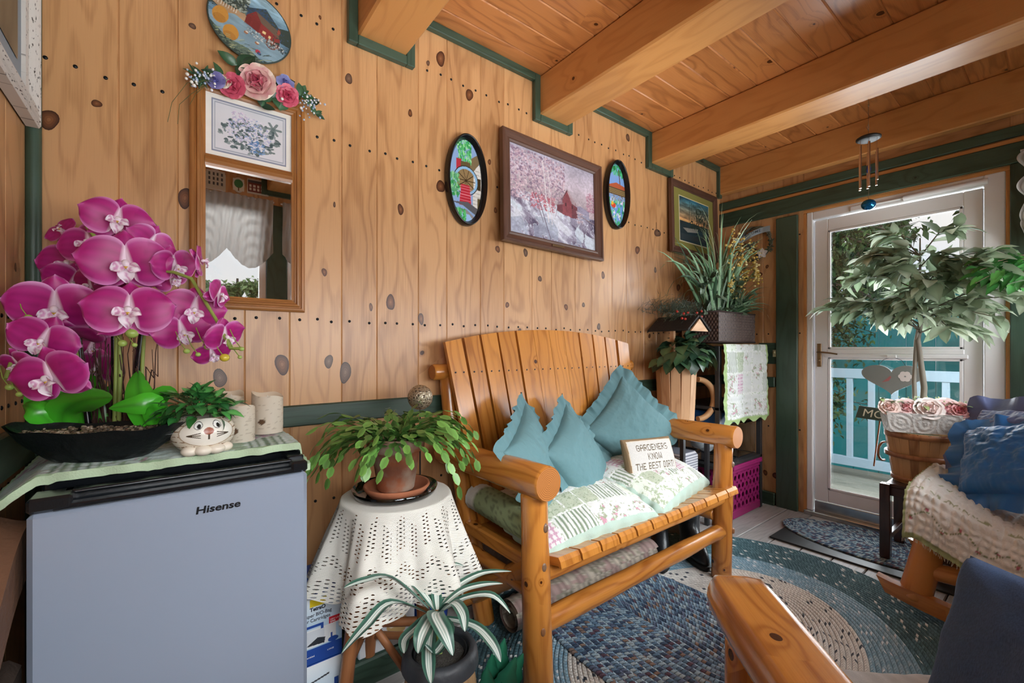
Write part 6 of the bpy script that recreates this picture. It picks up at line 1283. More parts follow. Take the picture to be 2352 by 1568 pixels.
mb = MB(); mb.box((2.50,1.54,.40),(.20,.20,.16),bev=.02); t = NT('ticking'); tc = t.N('ShaderNodeTexCoord'); sp = t.N('ShaderNodeSeparateXYZ',{0:tc.outputs['Object']}); t.bsdf(Base_Color=t.mix(t.math('GREATER_THAN',t.math('SINE',t.math('MULTIPLY',sp.outputs[2],400)),.2),H4('c9cad0'),H4('7c7f8c')),Roughness=.9)
bx = mb.build('striped_bundle',t.m); bx.location.z = .0; bx.location.z = .32
mb = MB(); mb.box((2.50,1.54,.16),(.22,.20,.32),bev=.006); tag(mb.build('plain_carton',plain('grey_card','8c8a86',.8)),'plain grey carton under the striped bundle','box'); tag(bx,'grey and white striped bundle seen past the right armrest','bundle')
# quilt hanging from the shelf
mb = MB(); S,T = np.meshgrid(np.linspace(0,1,100),np.linspace(0,1,110),indexing='ij'); x0,x1 = 2.69,3.30; X = x0+(x1-x0)*S+.012*np.sin(T*9)*(S > .97)+.010*np.sin(T*22)*(np.abs(S-.5)*2)**12; top = .13
L = T*(.50+.13); over = np.clip(L-top,0,9); Y = 1.332+np.clip(top-L,0,9)-.014*np.sin(S*9)*np.clip(over*6,0,1)-.004*np.abs(np.sin(over*70)); Z = 1.146-over-.012*np.sin(S*30)*(T > .985)+.004*fbm(X*40,L*40,3)-.03*S*over
cl = patchwork(5,.12,None)(X,L); e = (S < .05)|(S > .965)|(T > .955); cl[e] = hx('a9c486')
mb.surf(X,Y,Z,cl,U=X,V=L); tag(mb.build('patchwork_throw',M['attrc']),'patchwork quilt throw hanging over the front of the corner shelf','quilt')
# woven basket planter with tall grasses
wb = thing('woven_planter','dark woven rectangular planter with tall grasses and yellow blossoms','planter',(2.985,1.52,1.155)); mb = MB()
for nrm_,(a,b) in (((0,-1),((2.73,1.385),(3.24,1.385))),((1,0),((3.24,1.385),(3.24,1.62))),((0,1),((3.24,1.62),(2.73,1.62))),((-1,0),((2.73,1.62),(2.73,1.385)))):
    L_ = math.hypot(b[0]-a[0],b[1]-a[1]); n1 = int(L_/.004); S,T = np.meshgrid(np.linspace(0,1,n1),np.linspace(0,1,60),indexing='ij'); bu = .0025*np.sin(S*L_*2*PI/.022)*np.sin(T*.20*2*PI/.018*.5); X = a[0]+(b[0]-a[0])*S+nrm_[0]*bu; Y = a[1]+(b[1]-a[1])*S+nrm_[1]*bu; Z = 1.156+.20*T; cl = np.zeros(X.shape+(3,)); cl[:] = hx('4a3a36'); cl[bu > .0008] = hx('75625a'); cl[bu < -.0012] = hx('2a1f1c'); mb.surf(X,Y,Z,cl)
for z in (1.162,1.357):
    mb.tube([(2.73,1.385,z),(3.24,1.385,z),(3.24,1.62,z),(2.73,1.62,z)],.006,6,closed=True,col=hx('3a2a26'))
mb.box((2.985,1.50,1.335),(.49,.22,.02),col=hx('2a241c')); mb.build('basket',M['attr'],wb)
rg = random.Random(9); mb = MB(); gcl = [hx(q) for q in ('3d5a3e','587a58','6c8c6c','2c4530','7d987c')]; base = Vector((2.93,1.50,1.345))
def blade(mb, p0, d, L, W, bend, col, n=9):
    d = Vector(d).normalized(); sd_ = d.cross(Vector((.6,.79,0))); sd_ = sd_.normalized() if sd_.length > .1 else Vector((1,0,0)); vs_ = []; p = Vector(p0); cl = []
    for i in range(n+1):
        f = i/n; w_ = W/2*max(.03,(1-f**2.5)*(.5+.5*min(1,f*5))); vs_ += [p-sd_*w_,p+d.cross(sd_)*w_*.3,p+sd_*w_]; cl += [col,tuple(min(1,x*1.35) for x in col),col]
        p = p+d*L/n; d = (d+Vector((0,0,-bend*f/n*3))).normalized()
        if p.y > YW-.01: p.y = YW-.01; d.y = -abs(d.y)*.3
        if p.x > XD-.03: p.x = XD-.03; d.x = -abs(d.x)*.3
    fs = [];
    for i in range(n):
        for k in (0,1): a = i*3+k; fs.append((a,a+1,a+4,a+3))
    mb.add(vs_,fs,None,0,True,cl)
for i in range(90):     # tall grasses to the left and up
    a = rg.uniform(0,2*PI); up = rg.uniform(1.2,3.2); blade(mb,base+Vector((rg.uniform(-.12,.1),rg.uniform(-.06,.06),0)),(math.cos(a)*.9-.35,math.sin(a)*.45-.1,up),rg.uniform(.35,.72),rg.uniform(.012,.024),rg.uniform(.6,2.6),rg.choice(gcl))
for i in range(22): a = rg.uniform(0,2*PI); blade(mb,base+Vector((rg.uniform(-.02,.12),0,0)),(math.cos(a)*.6+.3,math.sin(a)*.3,3.0),rg.uniform(.6,.85),.006,rg.uniform(1.4,2.4),hx('9aa884'),14)
for i in range(110):     # low spidery tufts on the right
    a = rg.uniform(0,2*PI); blade(mb,Vector((3.10+rg.uniform(-.1,.1),1.47,1.345)),(math.cos(a),math.sin(a)*.6-.2,rg.uniform(.4,2)),rg.uniform(.16,.32),.012,rg.uniform(.8,2.4),rg.choice(gcl))
mb.build('grass_blades',M['leafg'],wb); mb = MB()
for i in range(150): p = base+Vector((rg.gauss(.0,.14),rg.gauss(-.03,.05),rg.uniform(.0,.28))); cc = rg.choice(gcl); mb.leaf(p,(rg.uniform(-1,1),rg.uniform(-1,.2),rg.uniform(-.5,1)),(0,-1,.5),rg.uniform(.05,.09),.035,.3,.15,4,0,tuple(x*.75 for x in cc))
mb.build('broad_leaves',M['leafg'],wb); mb = MB()
for i in range(19):
    c0 = Vector((2.97+rg.uniform(-.15,.22),1.36+rg.uniform(-.04,.05),1.50+rg.uniform(0,.36)))
    mb.tube([base,base.lerp(c0,.6),c0],.0015,4,col=hx('6a7a40'))
    for k in range(15): p = c0+Vector((rg.gauss(0,.014),rg.gauss(0,.014),rg.gauss(0,.035))); mb.ball(p,rg.uniform(.005,.010),6,0,(1,1,.8),None,hx(rg.choice(('d8c070','c8a84c','e6d69a','b09038'))))
mb.build('yellow_blossoms',M['petal'],wb)
# wishing well planter: slatted tub, posts, dark roof, side hoop
ww = thing('wishing_well_planter','pale slatted wooden wishing well planter with ivy spilling out','planter',(2.51,1.53,.61)); n = 12; mb0 = None
for k in range(n):
    a = 2*PI*k/n; r0,r1 = .098,.118; mb = MB(); p0 = Vector((2.50+r0*math.cos(a),1.54+r0*math.sin(a),.61)); p1 = Vector((2.50+r1*math.cos(a),1.54+r1*math.sin(a),1.04+.015*(k%2))); mb.bar(p0,p1,.056,.010,up=(math.cos(a),math.sin(a),0),bev=.002); mb.build('stave',M['palewood'],ww)
mb = MB(); mb.lathe([(.001,.98),(.11,.98)],(2.5,1.54,0),24); mb.lathe([(.001,.615),(.095,.615)],(2.5,1.54,0),24); mb.build('soil',plain('dark_soil','2a221c',.95),ww)
mb = MB(); pts = []; 
for k in range(15): a = -PI/2+PI*k/14; pts.append(Vector((2.615+.105*math.cos(a),1.46-.05*math.cos(a),.80+.125*math.sin(a))))
mb.tube(pts,.022,10,flat=.8); mb.build('hoop_handle',plain('tan_wood','c99a6c',.55),ww)
for x in (2.46,2.60): mb = MB(); mb.box((x,1.54,1.13),(.022,.03,.21),bev=.002); mb.build('post',M['palewood'],ww)
for s_ in (-1,1):
    mb = MB(); Rr = Matrix.Rotation(s_*.62,3,'Y'); mb.box((2.53+s_*.068,1.54,1.275),(.155,.28,.012),Rr,bev=.002); mb.build('roof_panel',plain('dark_roof','2c2826',.8,0,.6,90,.4),ww)
mb = MB(); mb.poly([(-.10,0),(.10,0),(0,.075)],.01,frame_M((2.53,1.41,1.225),(1,0,0),(0,0,1))); mb.build('gable',M['palewood'],ww)
ic = Vector((2.50,1.50,1.06)); bush('ivy_leaves',ww,ic+Vector((0,-.03,.02)),(.22,.12,.10),100,('2a4434','36543c','223828','486848'),.095,.072,4,droop=.3,colm=1)
mb = MB(); rg = random.Random(6)
for i in range(900):
    c0 = Vector((2.50+rg.gauss(0,.11),1.53+rg.gauss(0,.05),1.36+rg.gauss(0,.03))); c0.y = min(c0.y,YW-.03); d = Vector((rg.uniform(-1,1),rg.uniform(-1,.5),rg.uniform(-.2,1))).normalized(); e = c0+d*rg.uniform(.03,.06); e.y = min(e.y,YW-.01); mb.tube([c0,e],[.0016,.0004],3,col=hx(rg.choice(('2c3c2c','3c4f3a','1f2c20','4c5a44'))),caps=False)
for i in range(9): mb.ball(Vector((2.55+rg.gauss(0,.1),1.45,1.33+rg.uniform(-.06,.04))),.008,8,0,(1,1,1),None,hx('b83428'))
mb.build('pine_sprigs',M['leafg'],ww)
# magenta crate
cr = thing('plastic_crate','magenta plastic crate with round holes on the floor in the corner','crate',(3.07,1.52,0)); M['mag'] = plain('magenta_plastic','9c2068',.4)
def holed(W_,H_,nx,nz,r):     # panel with rows of round holes
    vs_ = []; fs = []; cw,ch = W_/nx,H_/nz; k = 16
    for i in range(nx):
        for j in range(nz):
            cx,cz = (i+.5)*cw-W_/2,(j+.5)*ch; b = len(vs_)
            for q in range(k):
                a = 2*PI*(q+.5)/k; vs_.append((cx+r*math.cos(a),cz+r*1.15*math.sin(a)))
            for q in range(k):
                a = 2*PI*(q+.5)/k; m_ = max(abs(math.cos(a)),abs(math.sin(a))); vs_.append((cx+cw/2*math.cos(a)/m_,cz+ch/2*math.sin(a)/m_))
            for q in range(k): fs.append((b+q,b+k+q,b+k+(q+1)%k,b+(q+1)%k))
    return vs_,fs
for (c0,rt,W_) in (((3.07,1.365,.03),(1,0,0),.40),((2.87,1.525,.03),(0,-1,0),.32),((3.27,1.525,.03),(0,1,0),.32),((3.07,1.685,.03),(-1,0,0),.40)):
    Mx = frame_M(c0,rt,(0,0,1)); v2,f2 = holed(W_-.02,.25,7 if W_ > .35 else 5,4,.015); mb = MB()
    for off in (0,-.006): mb.add([Mx@Vector((x,z+.02,off)) for x,z in v2],f2 if off == 0 else [q[::-1] for q in f2])
    mb.box(Mx@Vector((0,.31,.004)),(W_+.016 if abs(rt[0]) else .022, .022 if abs(rt[0]) else W_+.016,.03),bev=.004); mb.box(Mx@Vector((0,.0,-.003)),(W_ if abs(rt[0]) else .012,.012 if abs(rt[0]) else W_,.05),bev=.004); mb.box(Mx@Vector((0,.285,-.003)),(W_ if abs(rt[0]) else .008,.008 if abs(rt[0]) else W_,.03),bev=.002)
    mb.build('crate_side',M['mag'],cr)
mb = MB(); mb.box((3.07,1.525,.012),(.38,.30,.012)); mb.build('crate_bottom',M['mag'],cr)
o = thing('potted_succulent','small potted green plant standing inside the magenta crate','potted plant',(3.0,1.47,.02)); mb = MB(); mb.lathe([(.001,0),(.05,0),(.065,.20),(.001,.19)],(3.0,1.47,.02),20); mb.build('pot',M['terra'],o); bush('foliage',o,(3.0,1.46,.27),(.08,.07,.08),60,('5c7c50','7a9868','3c5a3a'),.05,.022,3)
# ------------------------------------------------------------------ boots, rolled carpet
def boot(x, y, rz, label, h=.30, flop=0):
    o = thing('rubber_boot',label,'boot',(x,y,.012),'black boots under the bench'); R = Matrix.Rotation(rz,3,'Z'); Pn = lambda a,b,c: Vector((x,y,.012))+R@Vector((a,b,c))
    def loft(secs, name, mat):
        m_ = len(secs); k = 20; vs_ = []; 
        for (cx,cz,rx,ry,tilt) in secs:
            for q in range(k):
                a = 2*PI*q/k; vs_.append(Pn(cx+rx*math.cos(a)*math.cos(tilt),ry*math.sin(a)*(1-.12*math.cos(a)),cz+rx*math.cos(a)*math.sin(tilt)))
        fs = [(i*k+q,i*k+(q+1)%k,(i+1)*k+(q+1)%k,(i+1)*k+q) for i in range(m_-1) for q in range(k)]+[tuple(range(k))[::-1],]
        if name != 'shaft': fs.append(tuple((m_-1)*k+q for q in range(k)))
        mb = MB(); mb.add(vs_,fs,None,0,True); return mb.build(name,mat,o)
    loft([(.045,0,.145,.052,0),(.045,.022,.150,.055,0),(.045,.026,.146,.052,0)],'sole',M['sole'])
    sf = loft([(.045,.026,.142,.050,0),(.045,.045,.142,.051,0),(.040,.065,.130,.049,.05),(.020,.090,.105,.046,.2),(-.010,.115,.078,.045,.3),(-.028,.15,.062,.046,.2),(-.032,.20,.064,.050,.1),(-.030+flop*.2,h-.02,.070,.054,0),(-.03+flop,h,.074,.056,-.1),(-.03+flop,h-.012,.066,.050,-.1),(-.03,h-.10,.055,.042,0)],'shaft',M['rubber'])
    for k in range(5): mb = MB(); mb.tube([Pn(.07-.018*k,-.028,.085+.018*k),Pn(.078-.018*k,0,.094+.018*k),Pn(.07-.018*k,.028,.085+.018*k)],.0028,6); mb.build('lace',M['black'],sf)
M['rubber'] = plain('black_leather','24272b',.35,0,.3,40,.3); M['sole'] = plain('boot_sole','121315',.6)
boot(2.05,1.36,-2.5,'black boot pointing left behind the front stretcher of the bench',.27); boot(2.20,1.27,-2.2,'taller black boot nearest the right front leg of the bench',.31,.02); boot(2.36,1.36,-2.7,'black boot with a grey tongue behind the right bench leg',.30)
mb = MB(); ax_ = np.linspace(0,1,60); th = np.linspace(0,2*PI*2.4,150); A,L_ = np.meshgrid(th,ax_,indexing='ij'); r = .030+.016*A/(2*PI); X = 1.02+.90*L_; Y = 1.335+r*np.cos(A); Z = .087+r*np.sin(A)*.97
cl = np.zeros(X.shape+(3,)); cl[:] = hx('b5a99b'); n_ = fbm(L_*20,A*r*14,5,4); cl[n_ > .58] = hx('a48a84'); cl[(n_ > .47)&(n_ < .51)] = hx('8f8a78'); cl[n_ < .36] = hx('c2b5a4'); cl *= (1-.18*(np.sin(L_*900) > 0))[...,None]
mb.surf(X,Y,Z,cl); tag(mb.build('rolled_carpet',M['attrc']),'rolled faded floral carpet lying under the log bench','carpet')
mb = MB(); mb.box((1.22,1.63,.145),(.52,.07,.29),bev=.02); tag(mb.build('folded_carpet',plain('beige_carpet','8f8578',.95,0,.8,160,.5)),'folded beige carpet piece standing against the wall behind the bench','carpet')
# ------------------------------------------------------------------ dark side table, bushel basket, silk tree
sx0,sx1,sy0,sy1 = 2.945,3.285,.37,.635
tb = thing('side_table','small dark stained wooden table in front of the glazed door','table',(3.115,.50,0))
for x in (sx0+.022,sx1-.022):
    for y in (sy0+.022,sy1-.022): mb = MB(); mb.box((x,y,.205+.011),(.044,.044,.388),bev=.003); mb.build('leg',M['darkwood'],tb)
mb = MB(); mb.box((3.115,(sy0+sy1)/2,.403),(.30,.225,.018),bev=.003); mb.build('top',M['darkwood'],tb)
for y in (sy0+.03,sy1-.03): mb = MB(); mb.box((3.115,y,.372),(.27,.020,.045)); mb.build('apron',M['darkwood'],tb); mb = MB(); mb.box((3.115,y,.13),(.27,.022,.03)); mb.build('stretcher',M['darkwood'],tb)
for x in (sx0+.03,sx1-.03): mb = MB(); mb.box((x,(sy0+sy1)/2,.372),(.020,.20,.045)); mb.build('apron',M['darkwood'],tb)
bk = Vector((3.125,.505,.413)); bo = thing('bushel_basket','round slatted bushel basket on the dark side table','basket',bk); n = 22
for k in range(n):
    a = 2*PI*k/n; r0,r1 = .105,.142; mb = MB(); mb.bar(bk+Vector((r0*math.cos(a),r0*math.sin(a),0)),bk+Vector((r1*math.cos(a),r1*math.sin(a),.27)),.038,.005,up=(math.cos(a),math.sin(a),0),bev=.001); mb.build('slat',M['basketwood'],bo)
mb = MB(); mb.lathe([(.001,.004),(.103,.004)],bk,24); mb.lathe([(.001,.24),(.134,.24)],bk,24); mb.build('filling',plain('moss','4a4a30',.95,0,1,60,.5),bo)
def hoop(r,z,w_,d,name='hoop'): mb = MB(); mb.lathe([(r,z),(r+d,z),(r+d,z+w_),(r,z+w_),(r,z)],bk,40); mb.build(name,M['stoolwood'],bo)
hoop(.112,.012,.020,.006); hoop(.128,.135,.022,.016); hoop(.139,.238,.030,.006)
mb = MB(); pts = [bk+Vector((-.02,.145,.16))+Vector((-.055*math.sin(a)-.0,.012*math.sin(a)+.0,.05*math.cos(a)-.02)) for a in np.linspace(-.2,PI*1.05,14)]; mb.tube(pts,.006,8); mb.build('handle',M['stoolwood'],bo)
# tin flower box on top of the basket
fb = thing('flower_box','embossed white tin box of pink and cream silk roses','flower box',bk+Vector((-.05,-.005,.272))); fo = bk+Vector((-.075,-.01,.275)); Rf = Matrix.Rotation(math.radians(-62),3,'Z')
mb = MB(); w0,d0,h0 = .30,.11,.10
vs_ = []; 
for (f,z) in ((.88,0),(1.0,h0)):
    for sx,sy in ((-1,-1),(1,-1),(1,1),(-1,1)): vs_.append(fo+Rf@Vector((sx*w0/2*f,sy*d0/2*f,z)))
mb.add(vs_,[(3,2,1,0),(0,1,5,4),(1,2,6,5),(2,3,7,6),(3,0,4,7)],[[(0,0)]*4]+[[(0,0),(3 if i%2 == 0 else 1.1,0),(3 if i%2 == 0 else 1.1,1),(0,1)] for i in range(4)])
t = NT('embossed_tin'); uv = t.N('ShaderNodeUVMap'); fr_ = t.N('ShaderNodeVectorMath',{0:uv.outputs[0]},operation='FRACTION').outputs[0]; dd = t.N('ShaderNodeVectorMath',{0:fr_,1:(.5,.5,0)},operation='DISTANCE').outputs['Value']
rings = t.math('SINE',t.math('MULTIPLY',dd,26)); nz = t.N('ShaderNodeTexNoise',{'Vector':uv.outputs[0],'Scale':9,'Detail':4}).outputs[0]; hh_ = t.math('ADD',t.math('MULTIPLY',rings,.5),t.math('MULTIPLY',nz,1.6)); t.bsdf(Base_Color=t.mix(t.math('MULTIPLY',nz,.5),H4('dddad6'),H4('a9a49c')),Roughness=.4,Metallic=.15,Normal=t.bump(hh_,.6,.0035)); mb.build('tin_box',t.m,fb)
rg = random.Random(14)
for k,(dx,r,ci,co) in enumerate(((-.13,.042,'ecc4bc','f8e8e0'),(-.055,.048,'eea6ac','fbf0ec'),(.03,.055,'f4d4d0','fdf8f4'),(.105,.056,'f2b0b6','fcf0ec'),(.15,.040,'d86a78','ecc4c0'))):
    p = fo+Rf@Vector((dx,-.02+.02*(k%2),h0+.022)); mb = MB(); rose(mb,p,r,(-.75,-.35,.55),ci,co,k,5); mb.build('silk_rose',M['petal'],fb)
mb = MB()
for i in range(70): p = fo+Rf@Vector((rg.uniform(-.16,.19),rg.uniform(-.03,.06),h0+rg.uniform(.0,.05))); mb.leaf(p,(rg.uniform(-1,1),rg.uniform(-1,1),rg.uniform(-.2,.8)),(0,0,1),.05,.02,.3,.1,4,0,hx(rg.choice(('4a6a44','7c9868','3c5a3c','a8bc80'))))
for i in range(60): p = fo+Rf@Vector((rg.uniform(-.1,.22),rg.uniform(.0,.06),h0+rg.uniform(.03,.08))); mb.ball(p,.004,5,0,(1,1,1),None,hx(rg.choice(('9ab87a','c8d8a0'))))
mb.build('greenery',M['leafg'],fb)
# silk tree standing in the basket
tr = thing('silk_tree','tall artificial ficus tree rising from the bushel basket before the door','tree',bk+Vector((.03,.03,.24))); tb0 = bk+Vector((.03,.0,.25)); mb = MB()
ttop = Vector((3.10,.50,1.70)); mb.tube([tb0,tb0+Vector((.0,-.012,.25)),tb0+Vector((-.02,.01,.5)),Vector((3.11,.50,1.25)),Vector((3.10,.50,1.45)),ttop],[.016,.014,.012,.010,.007,.003],8,col=hx('8a8478')); mb.tube([tb0+Vector((.01,.02,0)),tb0+Vector((-.012,.026,.28)),tb0+Vector((-.02,.016,.5)),Vector((3.10,.51,1.22))],[.011,.010,.009,.005],8,col=hx('9a958a')); mb.build('trunk',M['attr'],tr)
rg = random.Random(31); bm_ = MB(); lf = MB(); cols = [hx(q) for q in ('97a58c','a9b69e','84957a','bcc6b0','76876c')]
for i in range(42):
    z0 = rg.uniform(1.20,1.62); a = rg.uniform(0,2*PI); L = rg.uniform(.22,.47)*(1.15-max(0,z0-1.30)*1.9); p0 = Vector((3.10,.50,z0)); e = p0+Vector((math.cos(a)*L*.55,math.sin(a)*L*.80,rg.uniform(.0,.22)-.10*L)); e.x = min(e.x,3.33); md = p0.lerp(e,.5)+Vector((0,0,.05))
    bm_.tube([p0,md,e],[.004,.003,.0015],5,col=hx('6c6656'))
    for k in range(19):
        f = rg.uniform(.25,1.05); p = (p0.lerp(md,f*2) if f < .5 else md.lerp(e,min(1.1,f*2-1))); d = Vector((rg.uniform(-1,1),rg.uniform(-1,1),rg.uniform(-.8,.5)))+(e-p0).normalized()*.8
        p = p+Vector((0,0,0)); q = rg.uniform(.085,.14); cc = rg.choice(cols); 
        if p.x+d.normalized().x*q > 3.36: d.x = -abs(d.x)
        lf.leaf(p,d,(rg.uniform(-.8,.5),rg.uniform(-.5,.5),1),q,q*.45,.35,.12,4,0,cc,tuple(x*1.12 for x in cc))
bm_.build('branches',M['attr'],tr); M['silkleaf'] = translucent('silk_leaves','000000',.45,.6,0,True); lf.build('foliage',M['silkleaf'],tr)
# heart sign hanging on the glass, and the dark MOM sign
hs = thing('heart_sign','grey painted heart sign with a white flower hanging on the door','sign',(3.405,.675,.87)); Mx = frame_M((3.405,.675,.945),(0,-1,0),(0,0,1)); pts = []
for k in range(60):
    a = 2*PI*k/60; x = 16*math.sin(a)**3; y = 13*math.cos(a)-5*math.cos(2*a)-2*math.cos(3*a)-math.cos(4*a); pts.append((x*.0090,y*.0062))
mb = MB(); mb.poly(pts,.008,Mx); mb.build('heart_board',plain('grey_heart','8f9290',.7,0,0,20,.3),hs)
mb = MB()
for k in range(6): a = k*PI/3; mb.poly([(.062+.018*math.cos(a)+.014*math.cos(b),.010+.018*math.sin(a)+.014*math.sin(b)) for b in np.linspace(0,2*PI,14)[:-1]],.0006+.0001*k,Mx,0,None,.008)
mb.build('painted_flower',plain('petal_white','e8e0e0',.6),hs); mb = MB(); mb.poly([(-.02,-.005),(-.005,.012),(.0,.002),(-.012,-.02)],.0006,Mx,0,None,.008); mb.poly([(-.045,-.03),(-.02,-.005),(-.012,-.02)],.0006,Mx,0,None,.0082); mb.build('painted_bird',plain('bird_mark','b06a6c',.6),hs)
mb = MB(); mb.tube([Mx@Vector((-.075,.05,.004)),Mx@Vector((-.04,.105,.0)),Mx@Vector((0,.125,-.0)),Mx@Vector((.045,.105,0)),Mx@Vector((.075,.05,.004))],.0015,6); mb.build('wire',M['black'],hs); mb = MB(); mb.box(Mx@Vector((0,.127,.002)),(.012,.045,.018),bev=.004); mb.build('hook',M['white'],hs)
ms = thing('letter_sign','dark green wooden sign lettered in cream, tucked behind the tin flower box','sign',(3.16,.66,.70)); Mx = frame_M((3.165,.675,.745),(.25,-.97,0),(0,0,1))@Matrix.Rotation(-.10,4,'Z')
mb = MB(); mb.poly([(-.11,-.035),(.10,-.035),(.115,.0),(.10,.035),(-.10,.035)],.010,Mx); bd_ = mb.build('board',plain('sign_green','3a4436',.7),ms); text('lettering','MOM',.062,Mx@Matrix.Translation((-.083,-.021,.0105)),plain('sign_cream','d8d0b4',.6),bd_,.0006,0,1.0,1.0,.1)
mb = MB(); mb.tube([Mx@Vector((0,-.03,-.004)),Mx@Vector((.0,-.30,-.012))],.004,6); mb.build('stake',M['stoolwood'],ms)
# wind chime
wc_ = Vector((2.60,.60,2.0)); hk = at(1995,228,z=2.325); hk = Vector((min(hk.x,2.655),hk.y,2.325)); ch = thing('wind_chime','metal wind chime with blue glass drop hanging from a ceiling beam','wind chime',(hk.x,hk.y,1.80)); T_ = .6122*hk.x+.7907*hk.y; zf = lambda v: H+(800-v)*T_/F
mb = MB(); hz = 2.325; mb.tube([Vector((hk.x,hk.y,hz)),Vector((hk.x,hk.y,hz-.012)),Vector((hk.x+.010,hk.y,hz-.022)),Vector((hk.x+.004,hk.y,hz-.034)),Vector((hk.x-.008,hk.y,hz-.028))],.0015,6); mb.build('hook',M['brass'],ch)
mb = MB(); mb.tube([Vector((hk.x,hk.y,hz-.034)),Vector((hk.x,hk.y,zf(470)))],.0009,5); mb.tube([Vector((hk.x,hk.y,zf(285))),Vector((hk.x-.006,hk.y+.006,zf(292))),Vector((hk.x,hk.y,zf(300))),Vector((hk.x+.006,hk.y,zf(292))),Vector((hk.x,hk.y,zf(285)))],.0012,5); mb.build('cord',plain('cord_brown','5a4a3a',.8),ch)
mb = MB(); dz = zf(318); mb.lathe([(.001,dz+.010),(.040,dz+.009),(.049,dz+.003),(.049,dz-.004),(.040,dz-.009),(.001,dz-.009)],(hk.x,hk.y,0),30); mb.build('top_disc',plain('black_chime_disc','0d0e10',.55),ch)
for k in range(6):
    a = k*PI/3+.3; x,y = hk.x+.036*math.cos(a),hk.y+.036*math.sin(a); za = zf([345,350,333,331,347,349][k]); zb_ = zf([428,432,432,433,418,426][k]); mb = MB(); mb.tube([(x,y,za),(x,y,zb_)],.0048,12); mb.tube([(x,y,za),(x,y,dz-.008)],.0006,4); mb.build('tube',plain('chime_metal','c9b4a8',.25,1) if 'chm' not in M else M['chm'],ch); M['chm'] = bpy.data.materials['chime_metal']
mb = MB(); mb.ball((hk.x,hk.y,zf(388)),.010,12,0,(1,1,2.1)); mb.build('glass_striker',plain('iridescent_blue','3a4f9c',.12,.6),ch)
mb = MB(); mb.ball((hk.x,hk.y,zf(470)),.029,20,0,(1,1,.88)); mb.build('glass_drop',plain('blue_glass','1f6fa8',.06,.75,.4,25,.9),ch)
# ruffled curtain at the right edge and leafy strand hanging in front of it
mb = MB(); S,T = np.meshgrid(np.linspace(0,1,120),np.linspace(0,1,70),indexing='ij'); tier = np.abs(np.sin(T*PI*4)); Yc = .155+.012*np.sin(T*19)+.014*tier-.36*S; Xc = XD-.045-.028*tier-.014*np.sin(S*95+T*4)*(.4+.6*tier); Zc = 2.115-.47*T-.02*np.sin(S*30)*(T > .95)-.10*S*T
mb.surf(Xc,Yc,Zc); M['lace'] = translucent('sheer_curtain','f2f0ee',.5,.9); cu_ = thing('ruffled_curtain','off white ruffled curtain at the right edge beside the door','curtain',(XD-.04,-.03,1.6)); mb.build('curtain_cloth',M['lace'],cu_)
mb = MB(); mb.tube([(XD-.03,.17,2.115),(XD-.03,-.30,2.115)],.006,10); mb.build('rod',M['white'],cu_)
hp_ = thing('hanging_foliage','bright green silk leaf strand reaching in from the right edge','plant',(2.90,.06,1.40)); lf = MB(); rg = random.Random(77); st_ = MB(); cc0 = at(2370,600,t=2.0); st_.tube([Vector((cc0.x,cc0.y,ZC)),Vector((cc0.x,cc0.y,cc0.z+.1)),cc0],.002,6)
for (u,v) in ((2290,600),(2250,620),(2240,650),(2300,650),(2330,590),(2310,620),(2345,640)):
    e = at(u,v,t=2.0); st_.tube([cc0,cc0.lerp(e,.5)+Vector((0,0,.02)),e],.0018,5)
    for k in range(11): p = cc0.lerp(e,rg.uniform(.45,1.0))+Vector((rg.gauss(0,.012),rg.gauss(0,.012),rg.gauss(0,.02))); d = (e-cc0).normalized()+Vector((rg.uniform(-.6,.6),rg.uniform(-.6,.6),rg.uniform(-.9,.3))); c_ = hx(rg.choice(('3f7a3c','2f6430','5a9a4c'))); lf.leaf(p,d,(-.6,-.3,1),rg.uniform(.06,.085),.03,.3,.12,5,0,c_,tuple(x*1.2 for x in c_))
lf.build('foliage',M['leafg'],hp_); st_.build('stem',plain('brown_stem','5a4a34',.8),hp_)
# ------------------------------------------------------------------ rocker at the right with its throw and blue pillows
rk = thing('log_rocker','log rocking chair at the right edge, in front of the door side','rocking chair',(2.80,.15,0)); RW = [M['redwood'],M['logend']]
def rocker_board(x):
    mb = MB(); n = 18; pts = []; 
    for i in range(n+1):
        f = i/n; y = .50-.86*f; z = .022+.055*((f-.5)*2)**2; pts.append((y,z))
    vs_ = []
    for xx in (x-.022,x+.022):
        for (y,z) in pts: vs_.append((xx,y,z))
        for (y,z) in pts: vs_.append((xx,y+( .03 if y > .45 else 0),z+.062))
    m_ = n+1; fs = []; uvs = []
    for i in range(n):
        a = [i,i+1,m_+i+1,m_+i]; fs.append(tuple(a)); fs.append(tuple(2*m_+k for k in a[::-1])); fs.append((m_+i,m_+i+1,3*m_+i+1,3*m_+i)); fs.append((i,2*m_+i,2*m_+i+1,i+1)); u0,u1 = i*.06,(i+1)*.06
        uvs += [[(u0,0),(u1,0),(u1,.06),(u0,.06)],[(u0,.06),(u1,.06),(u1,0),(u0,0)],[(u0,0),(u1,0),(u1,.04),(u0,.04)],[(u0,0),(u0,.04),(u1,.04),(u1,0)]]
    fs += [(0,m_,3*m_,2*m_),(n,2*m_+n,3*m_+n,m_+n)]; uvs += [[(0,0),(0,.06),(.04,.06),(.04,0)]]*2; mb.add(vs_,fs,uvs); mb.build('rocker_runner',M['redwood'],rk)
for x in (2.43,3.02): rocker_board(x)
def lr(name,p0,p1,r0,r1=None,**k): mb = MB(); mb.log(p0,p1,r0,r1,**k); mb.build(name,RW,rk)
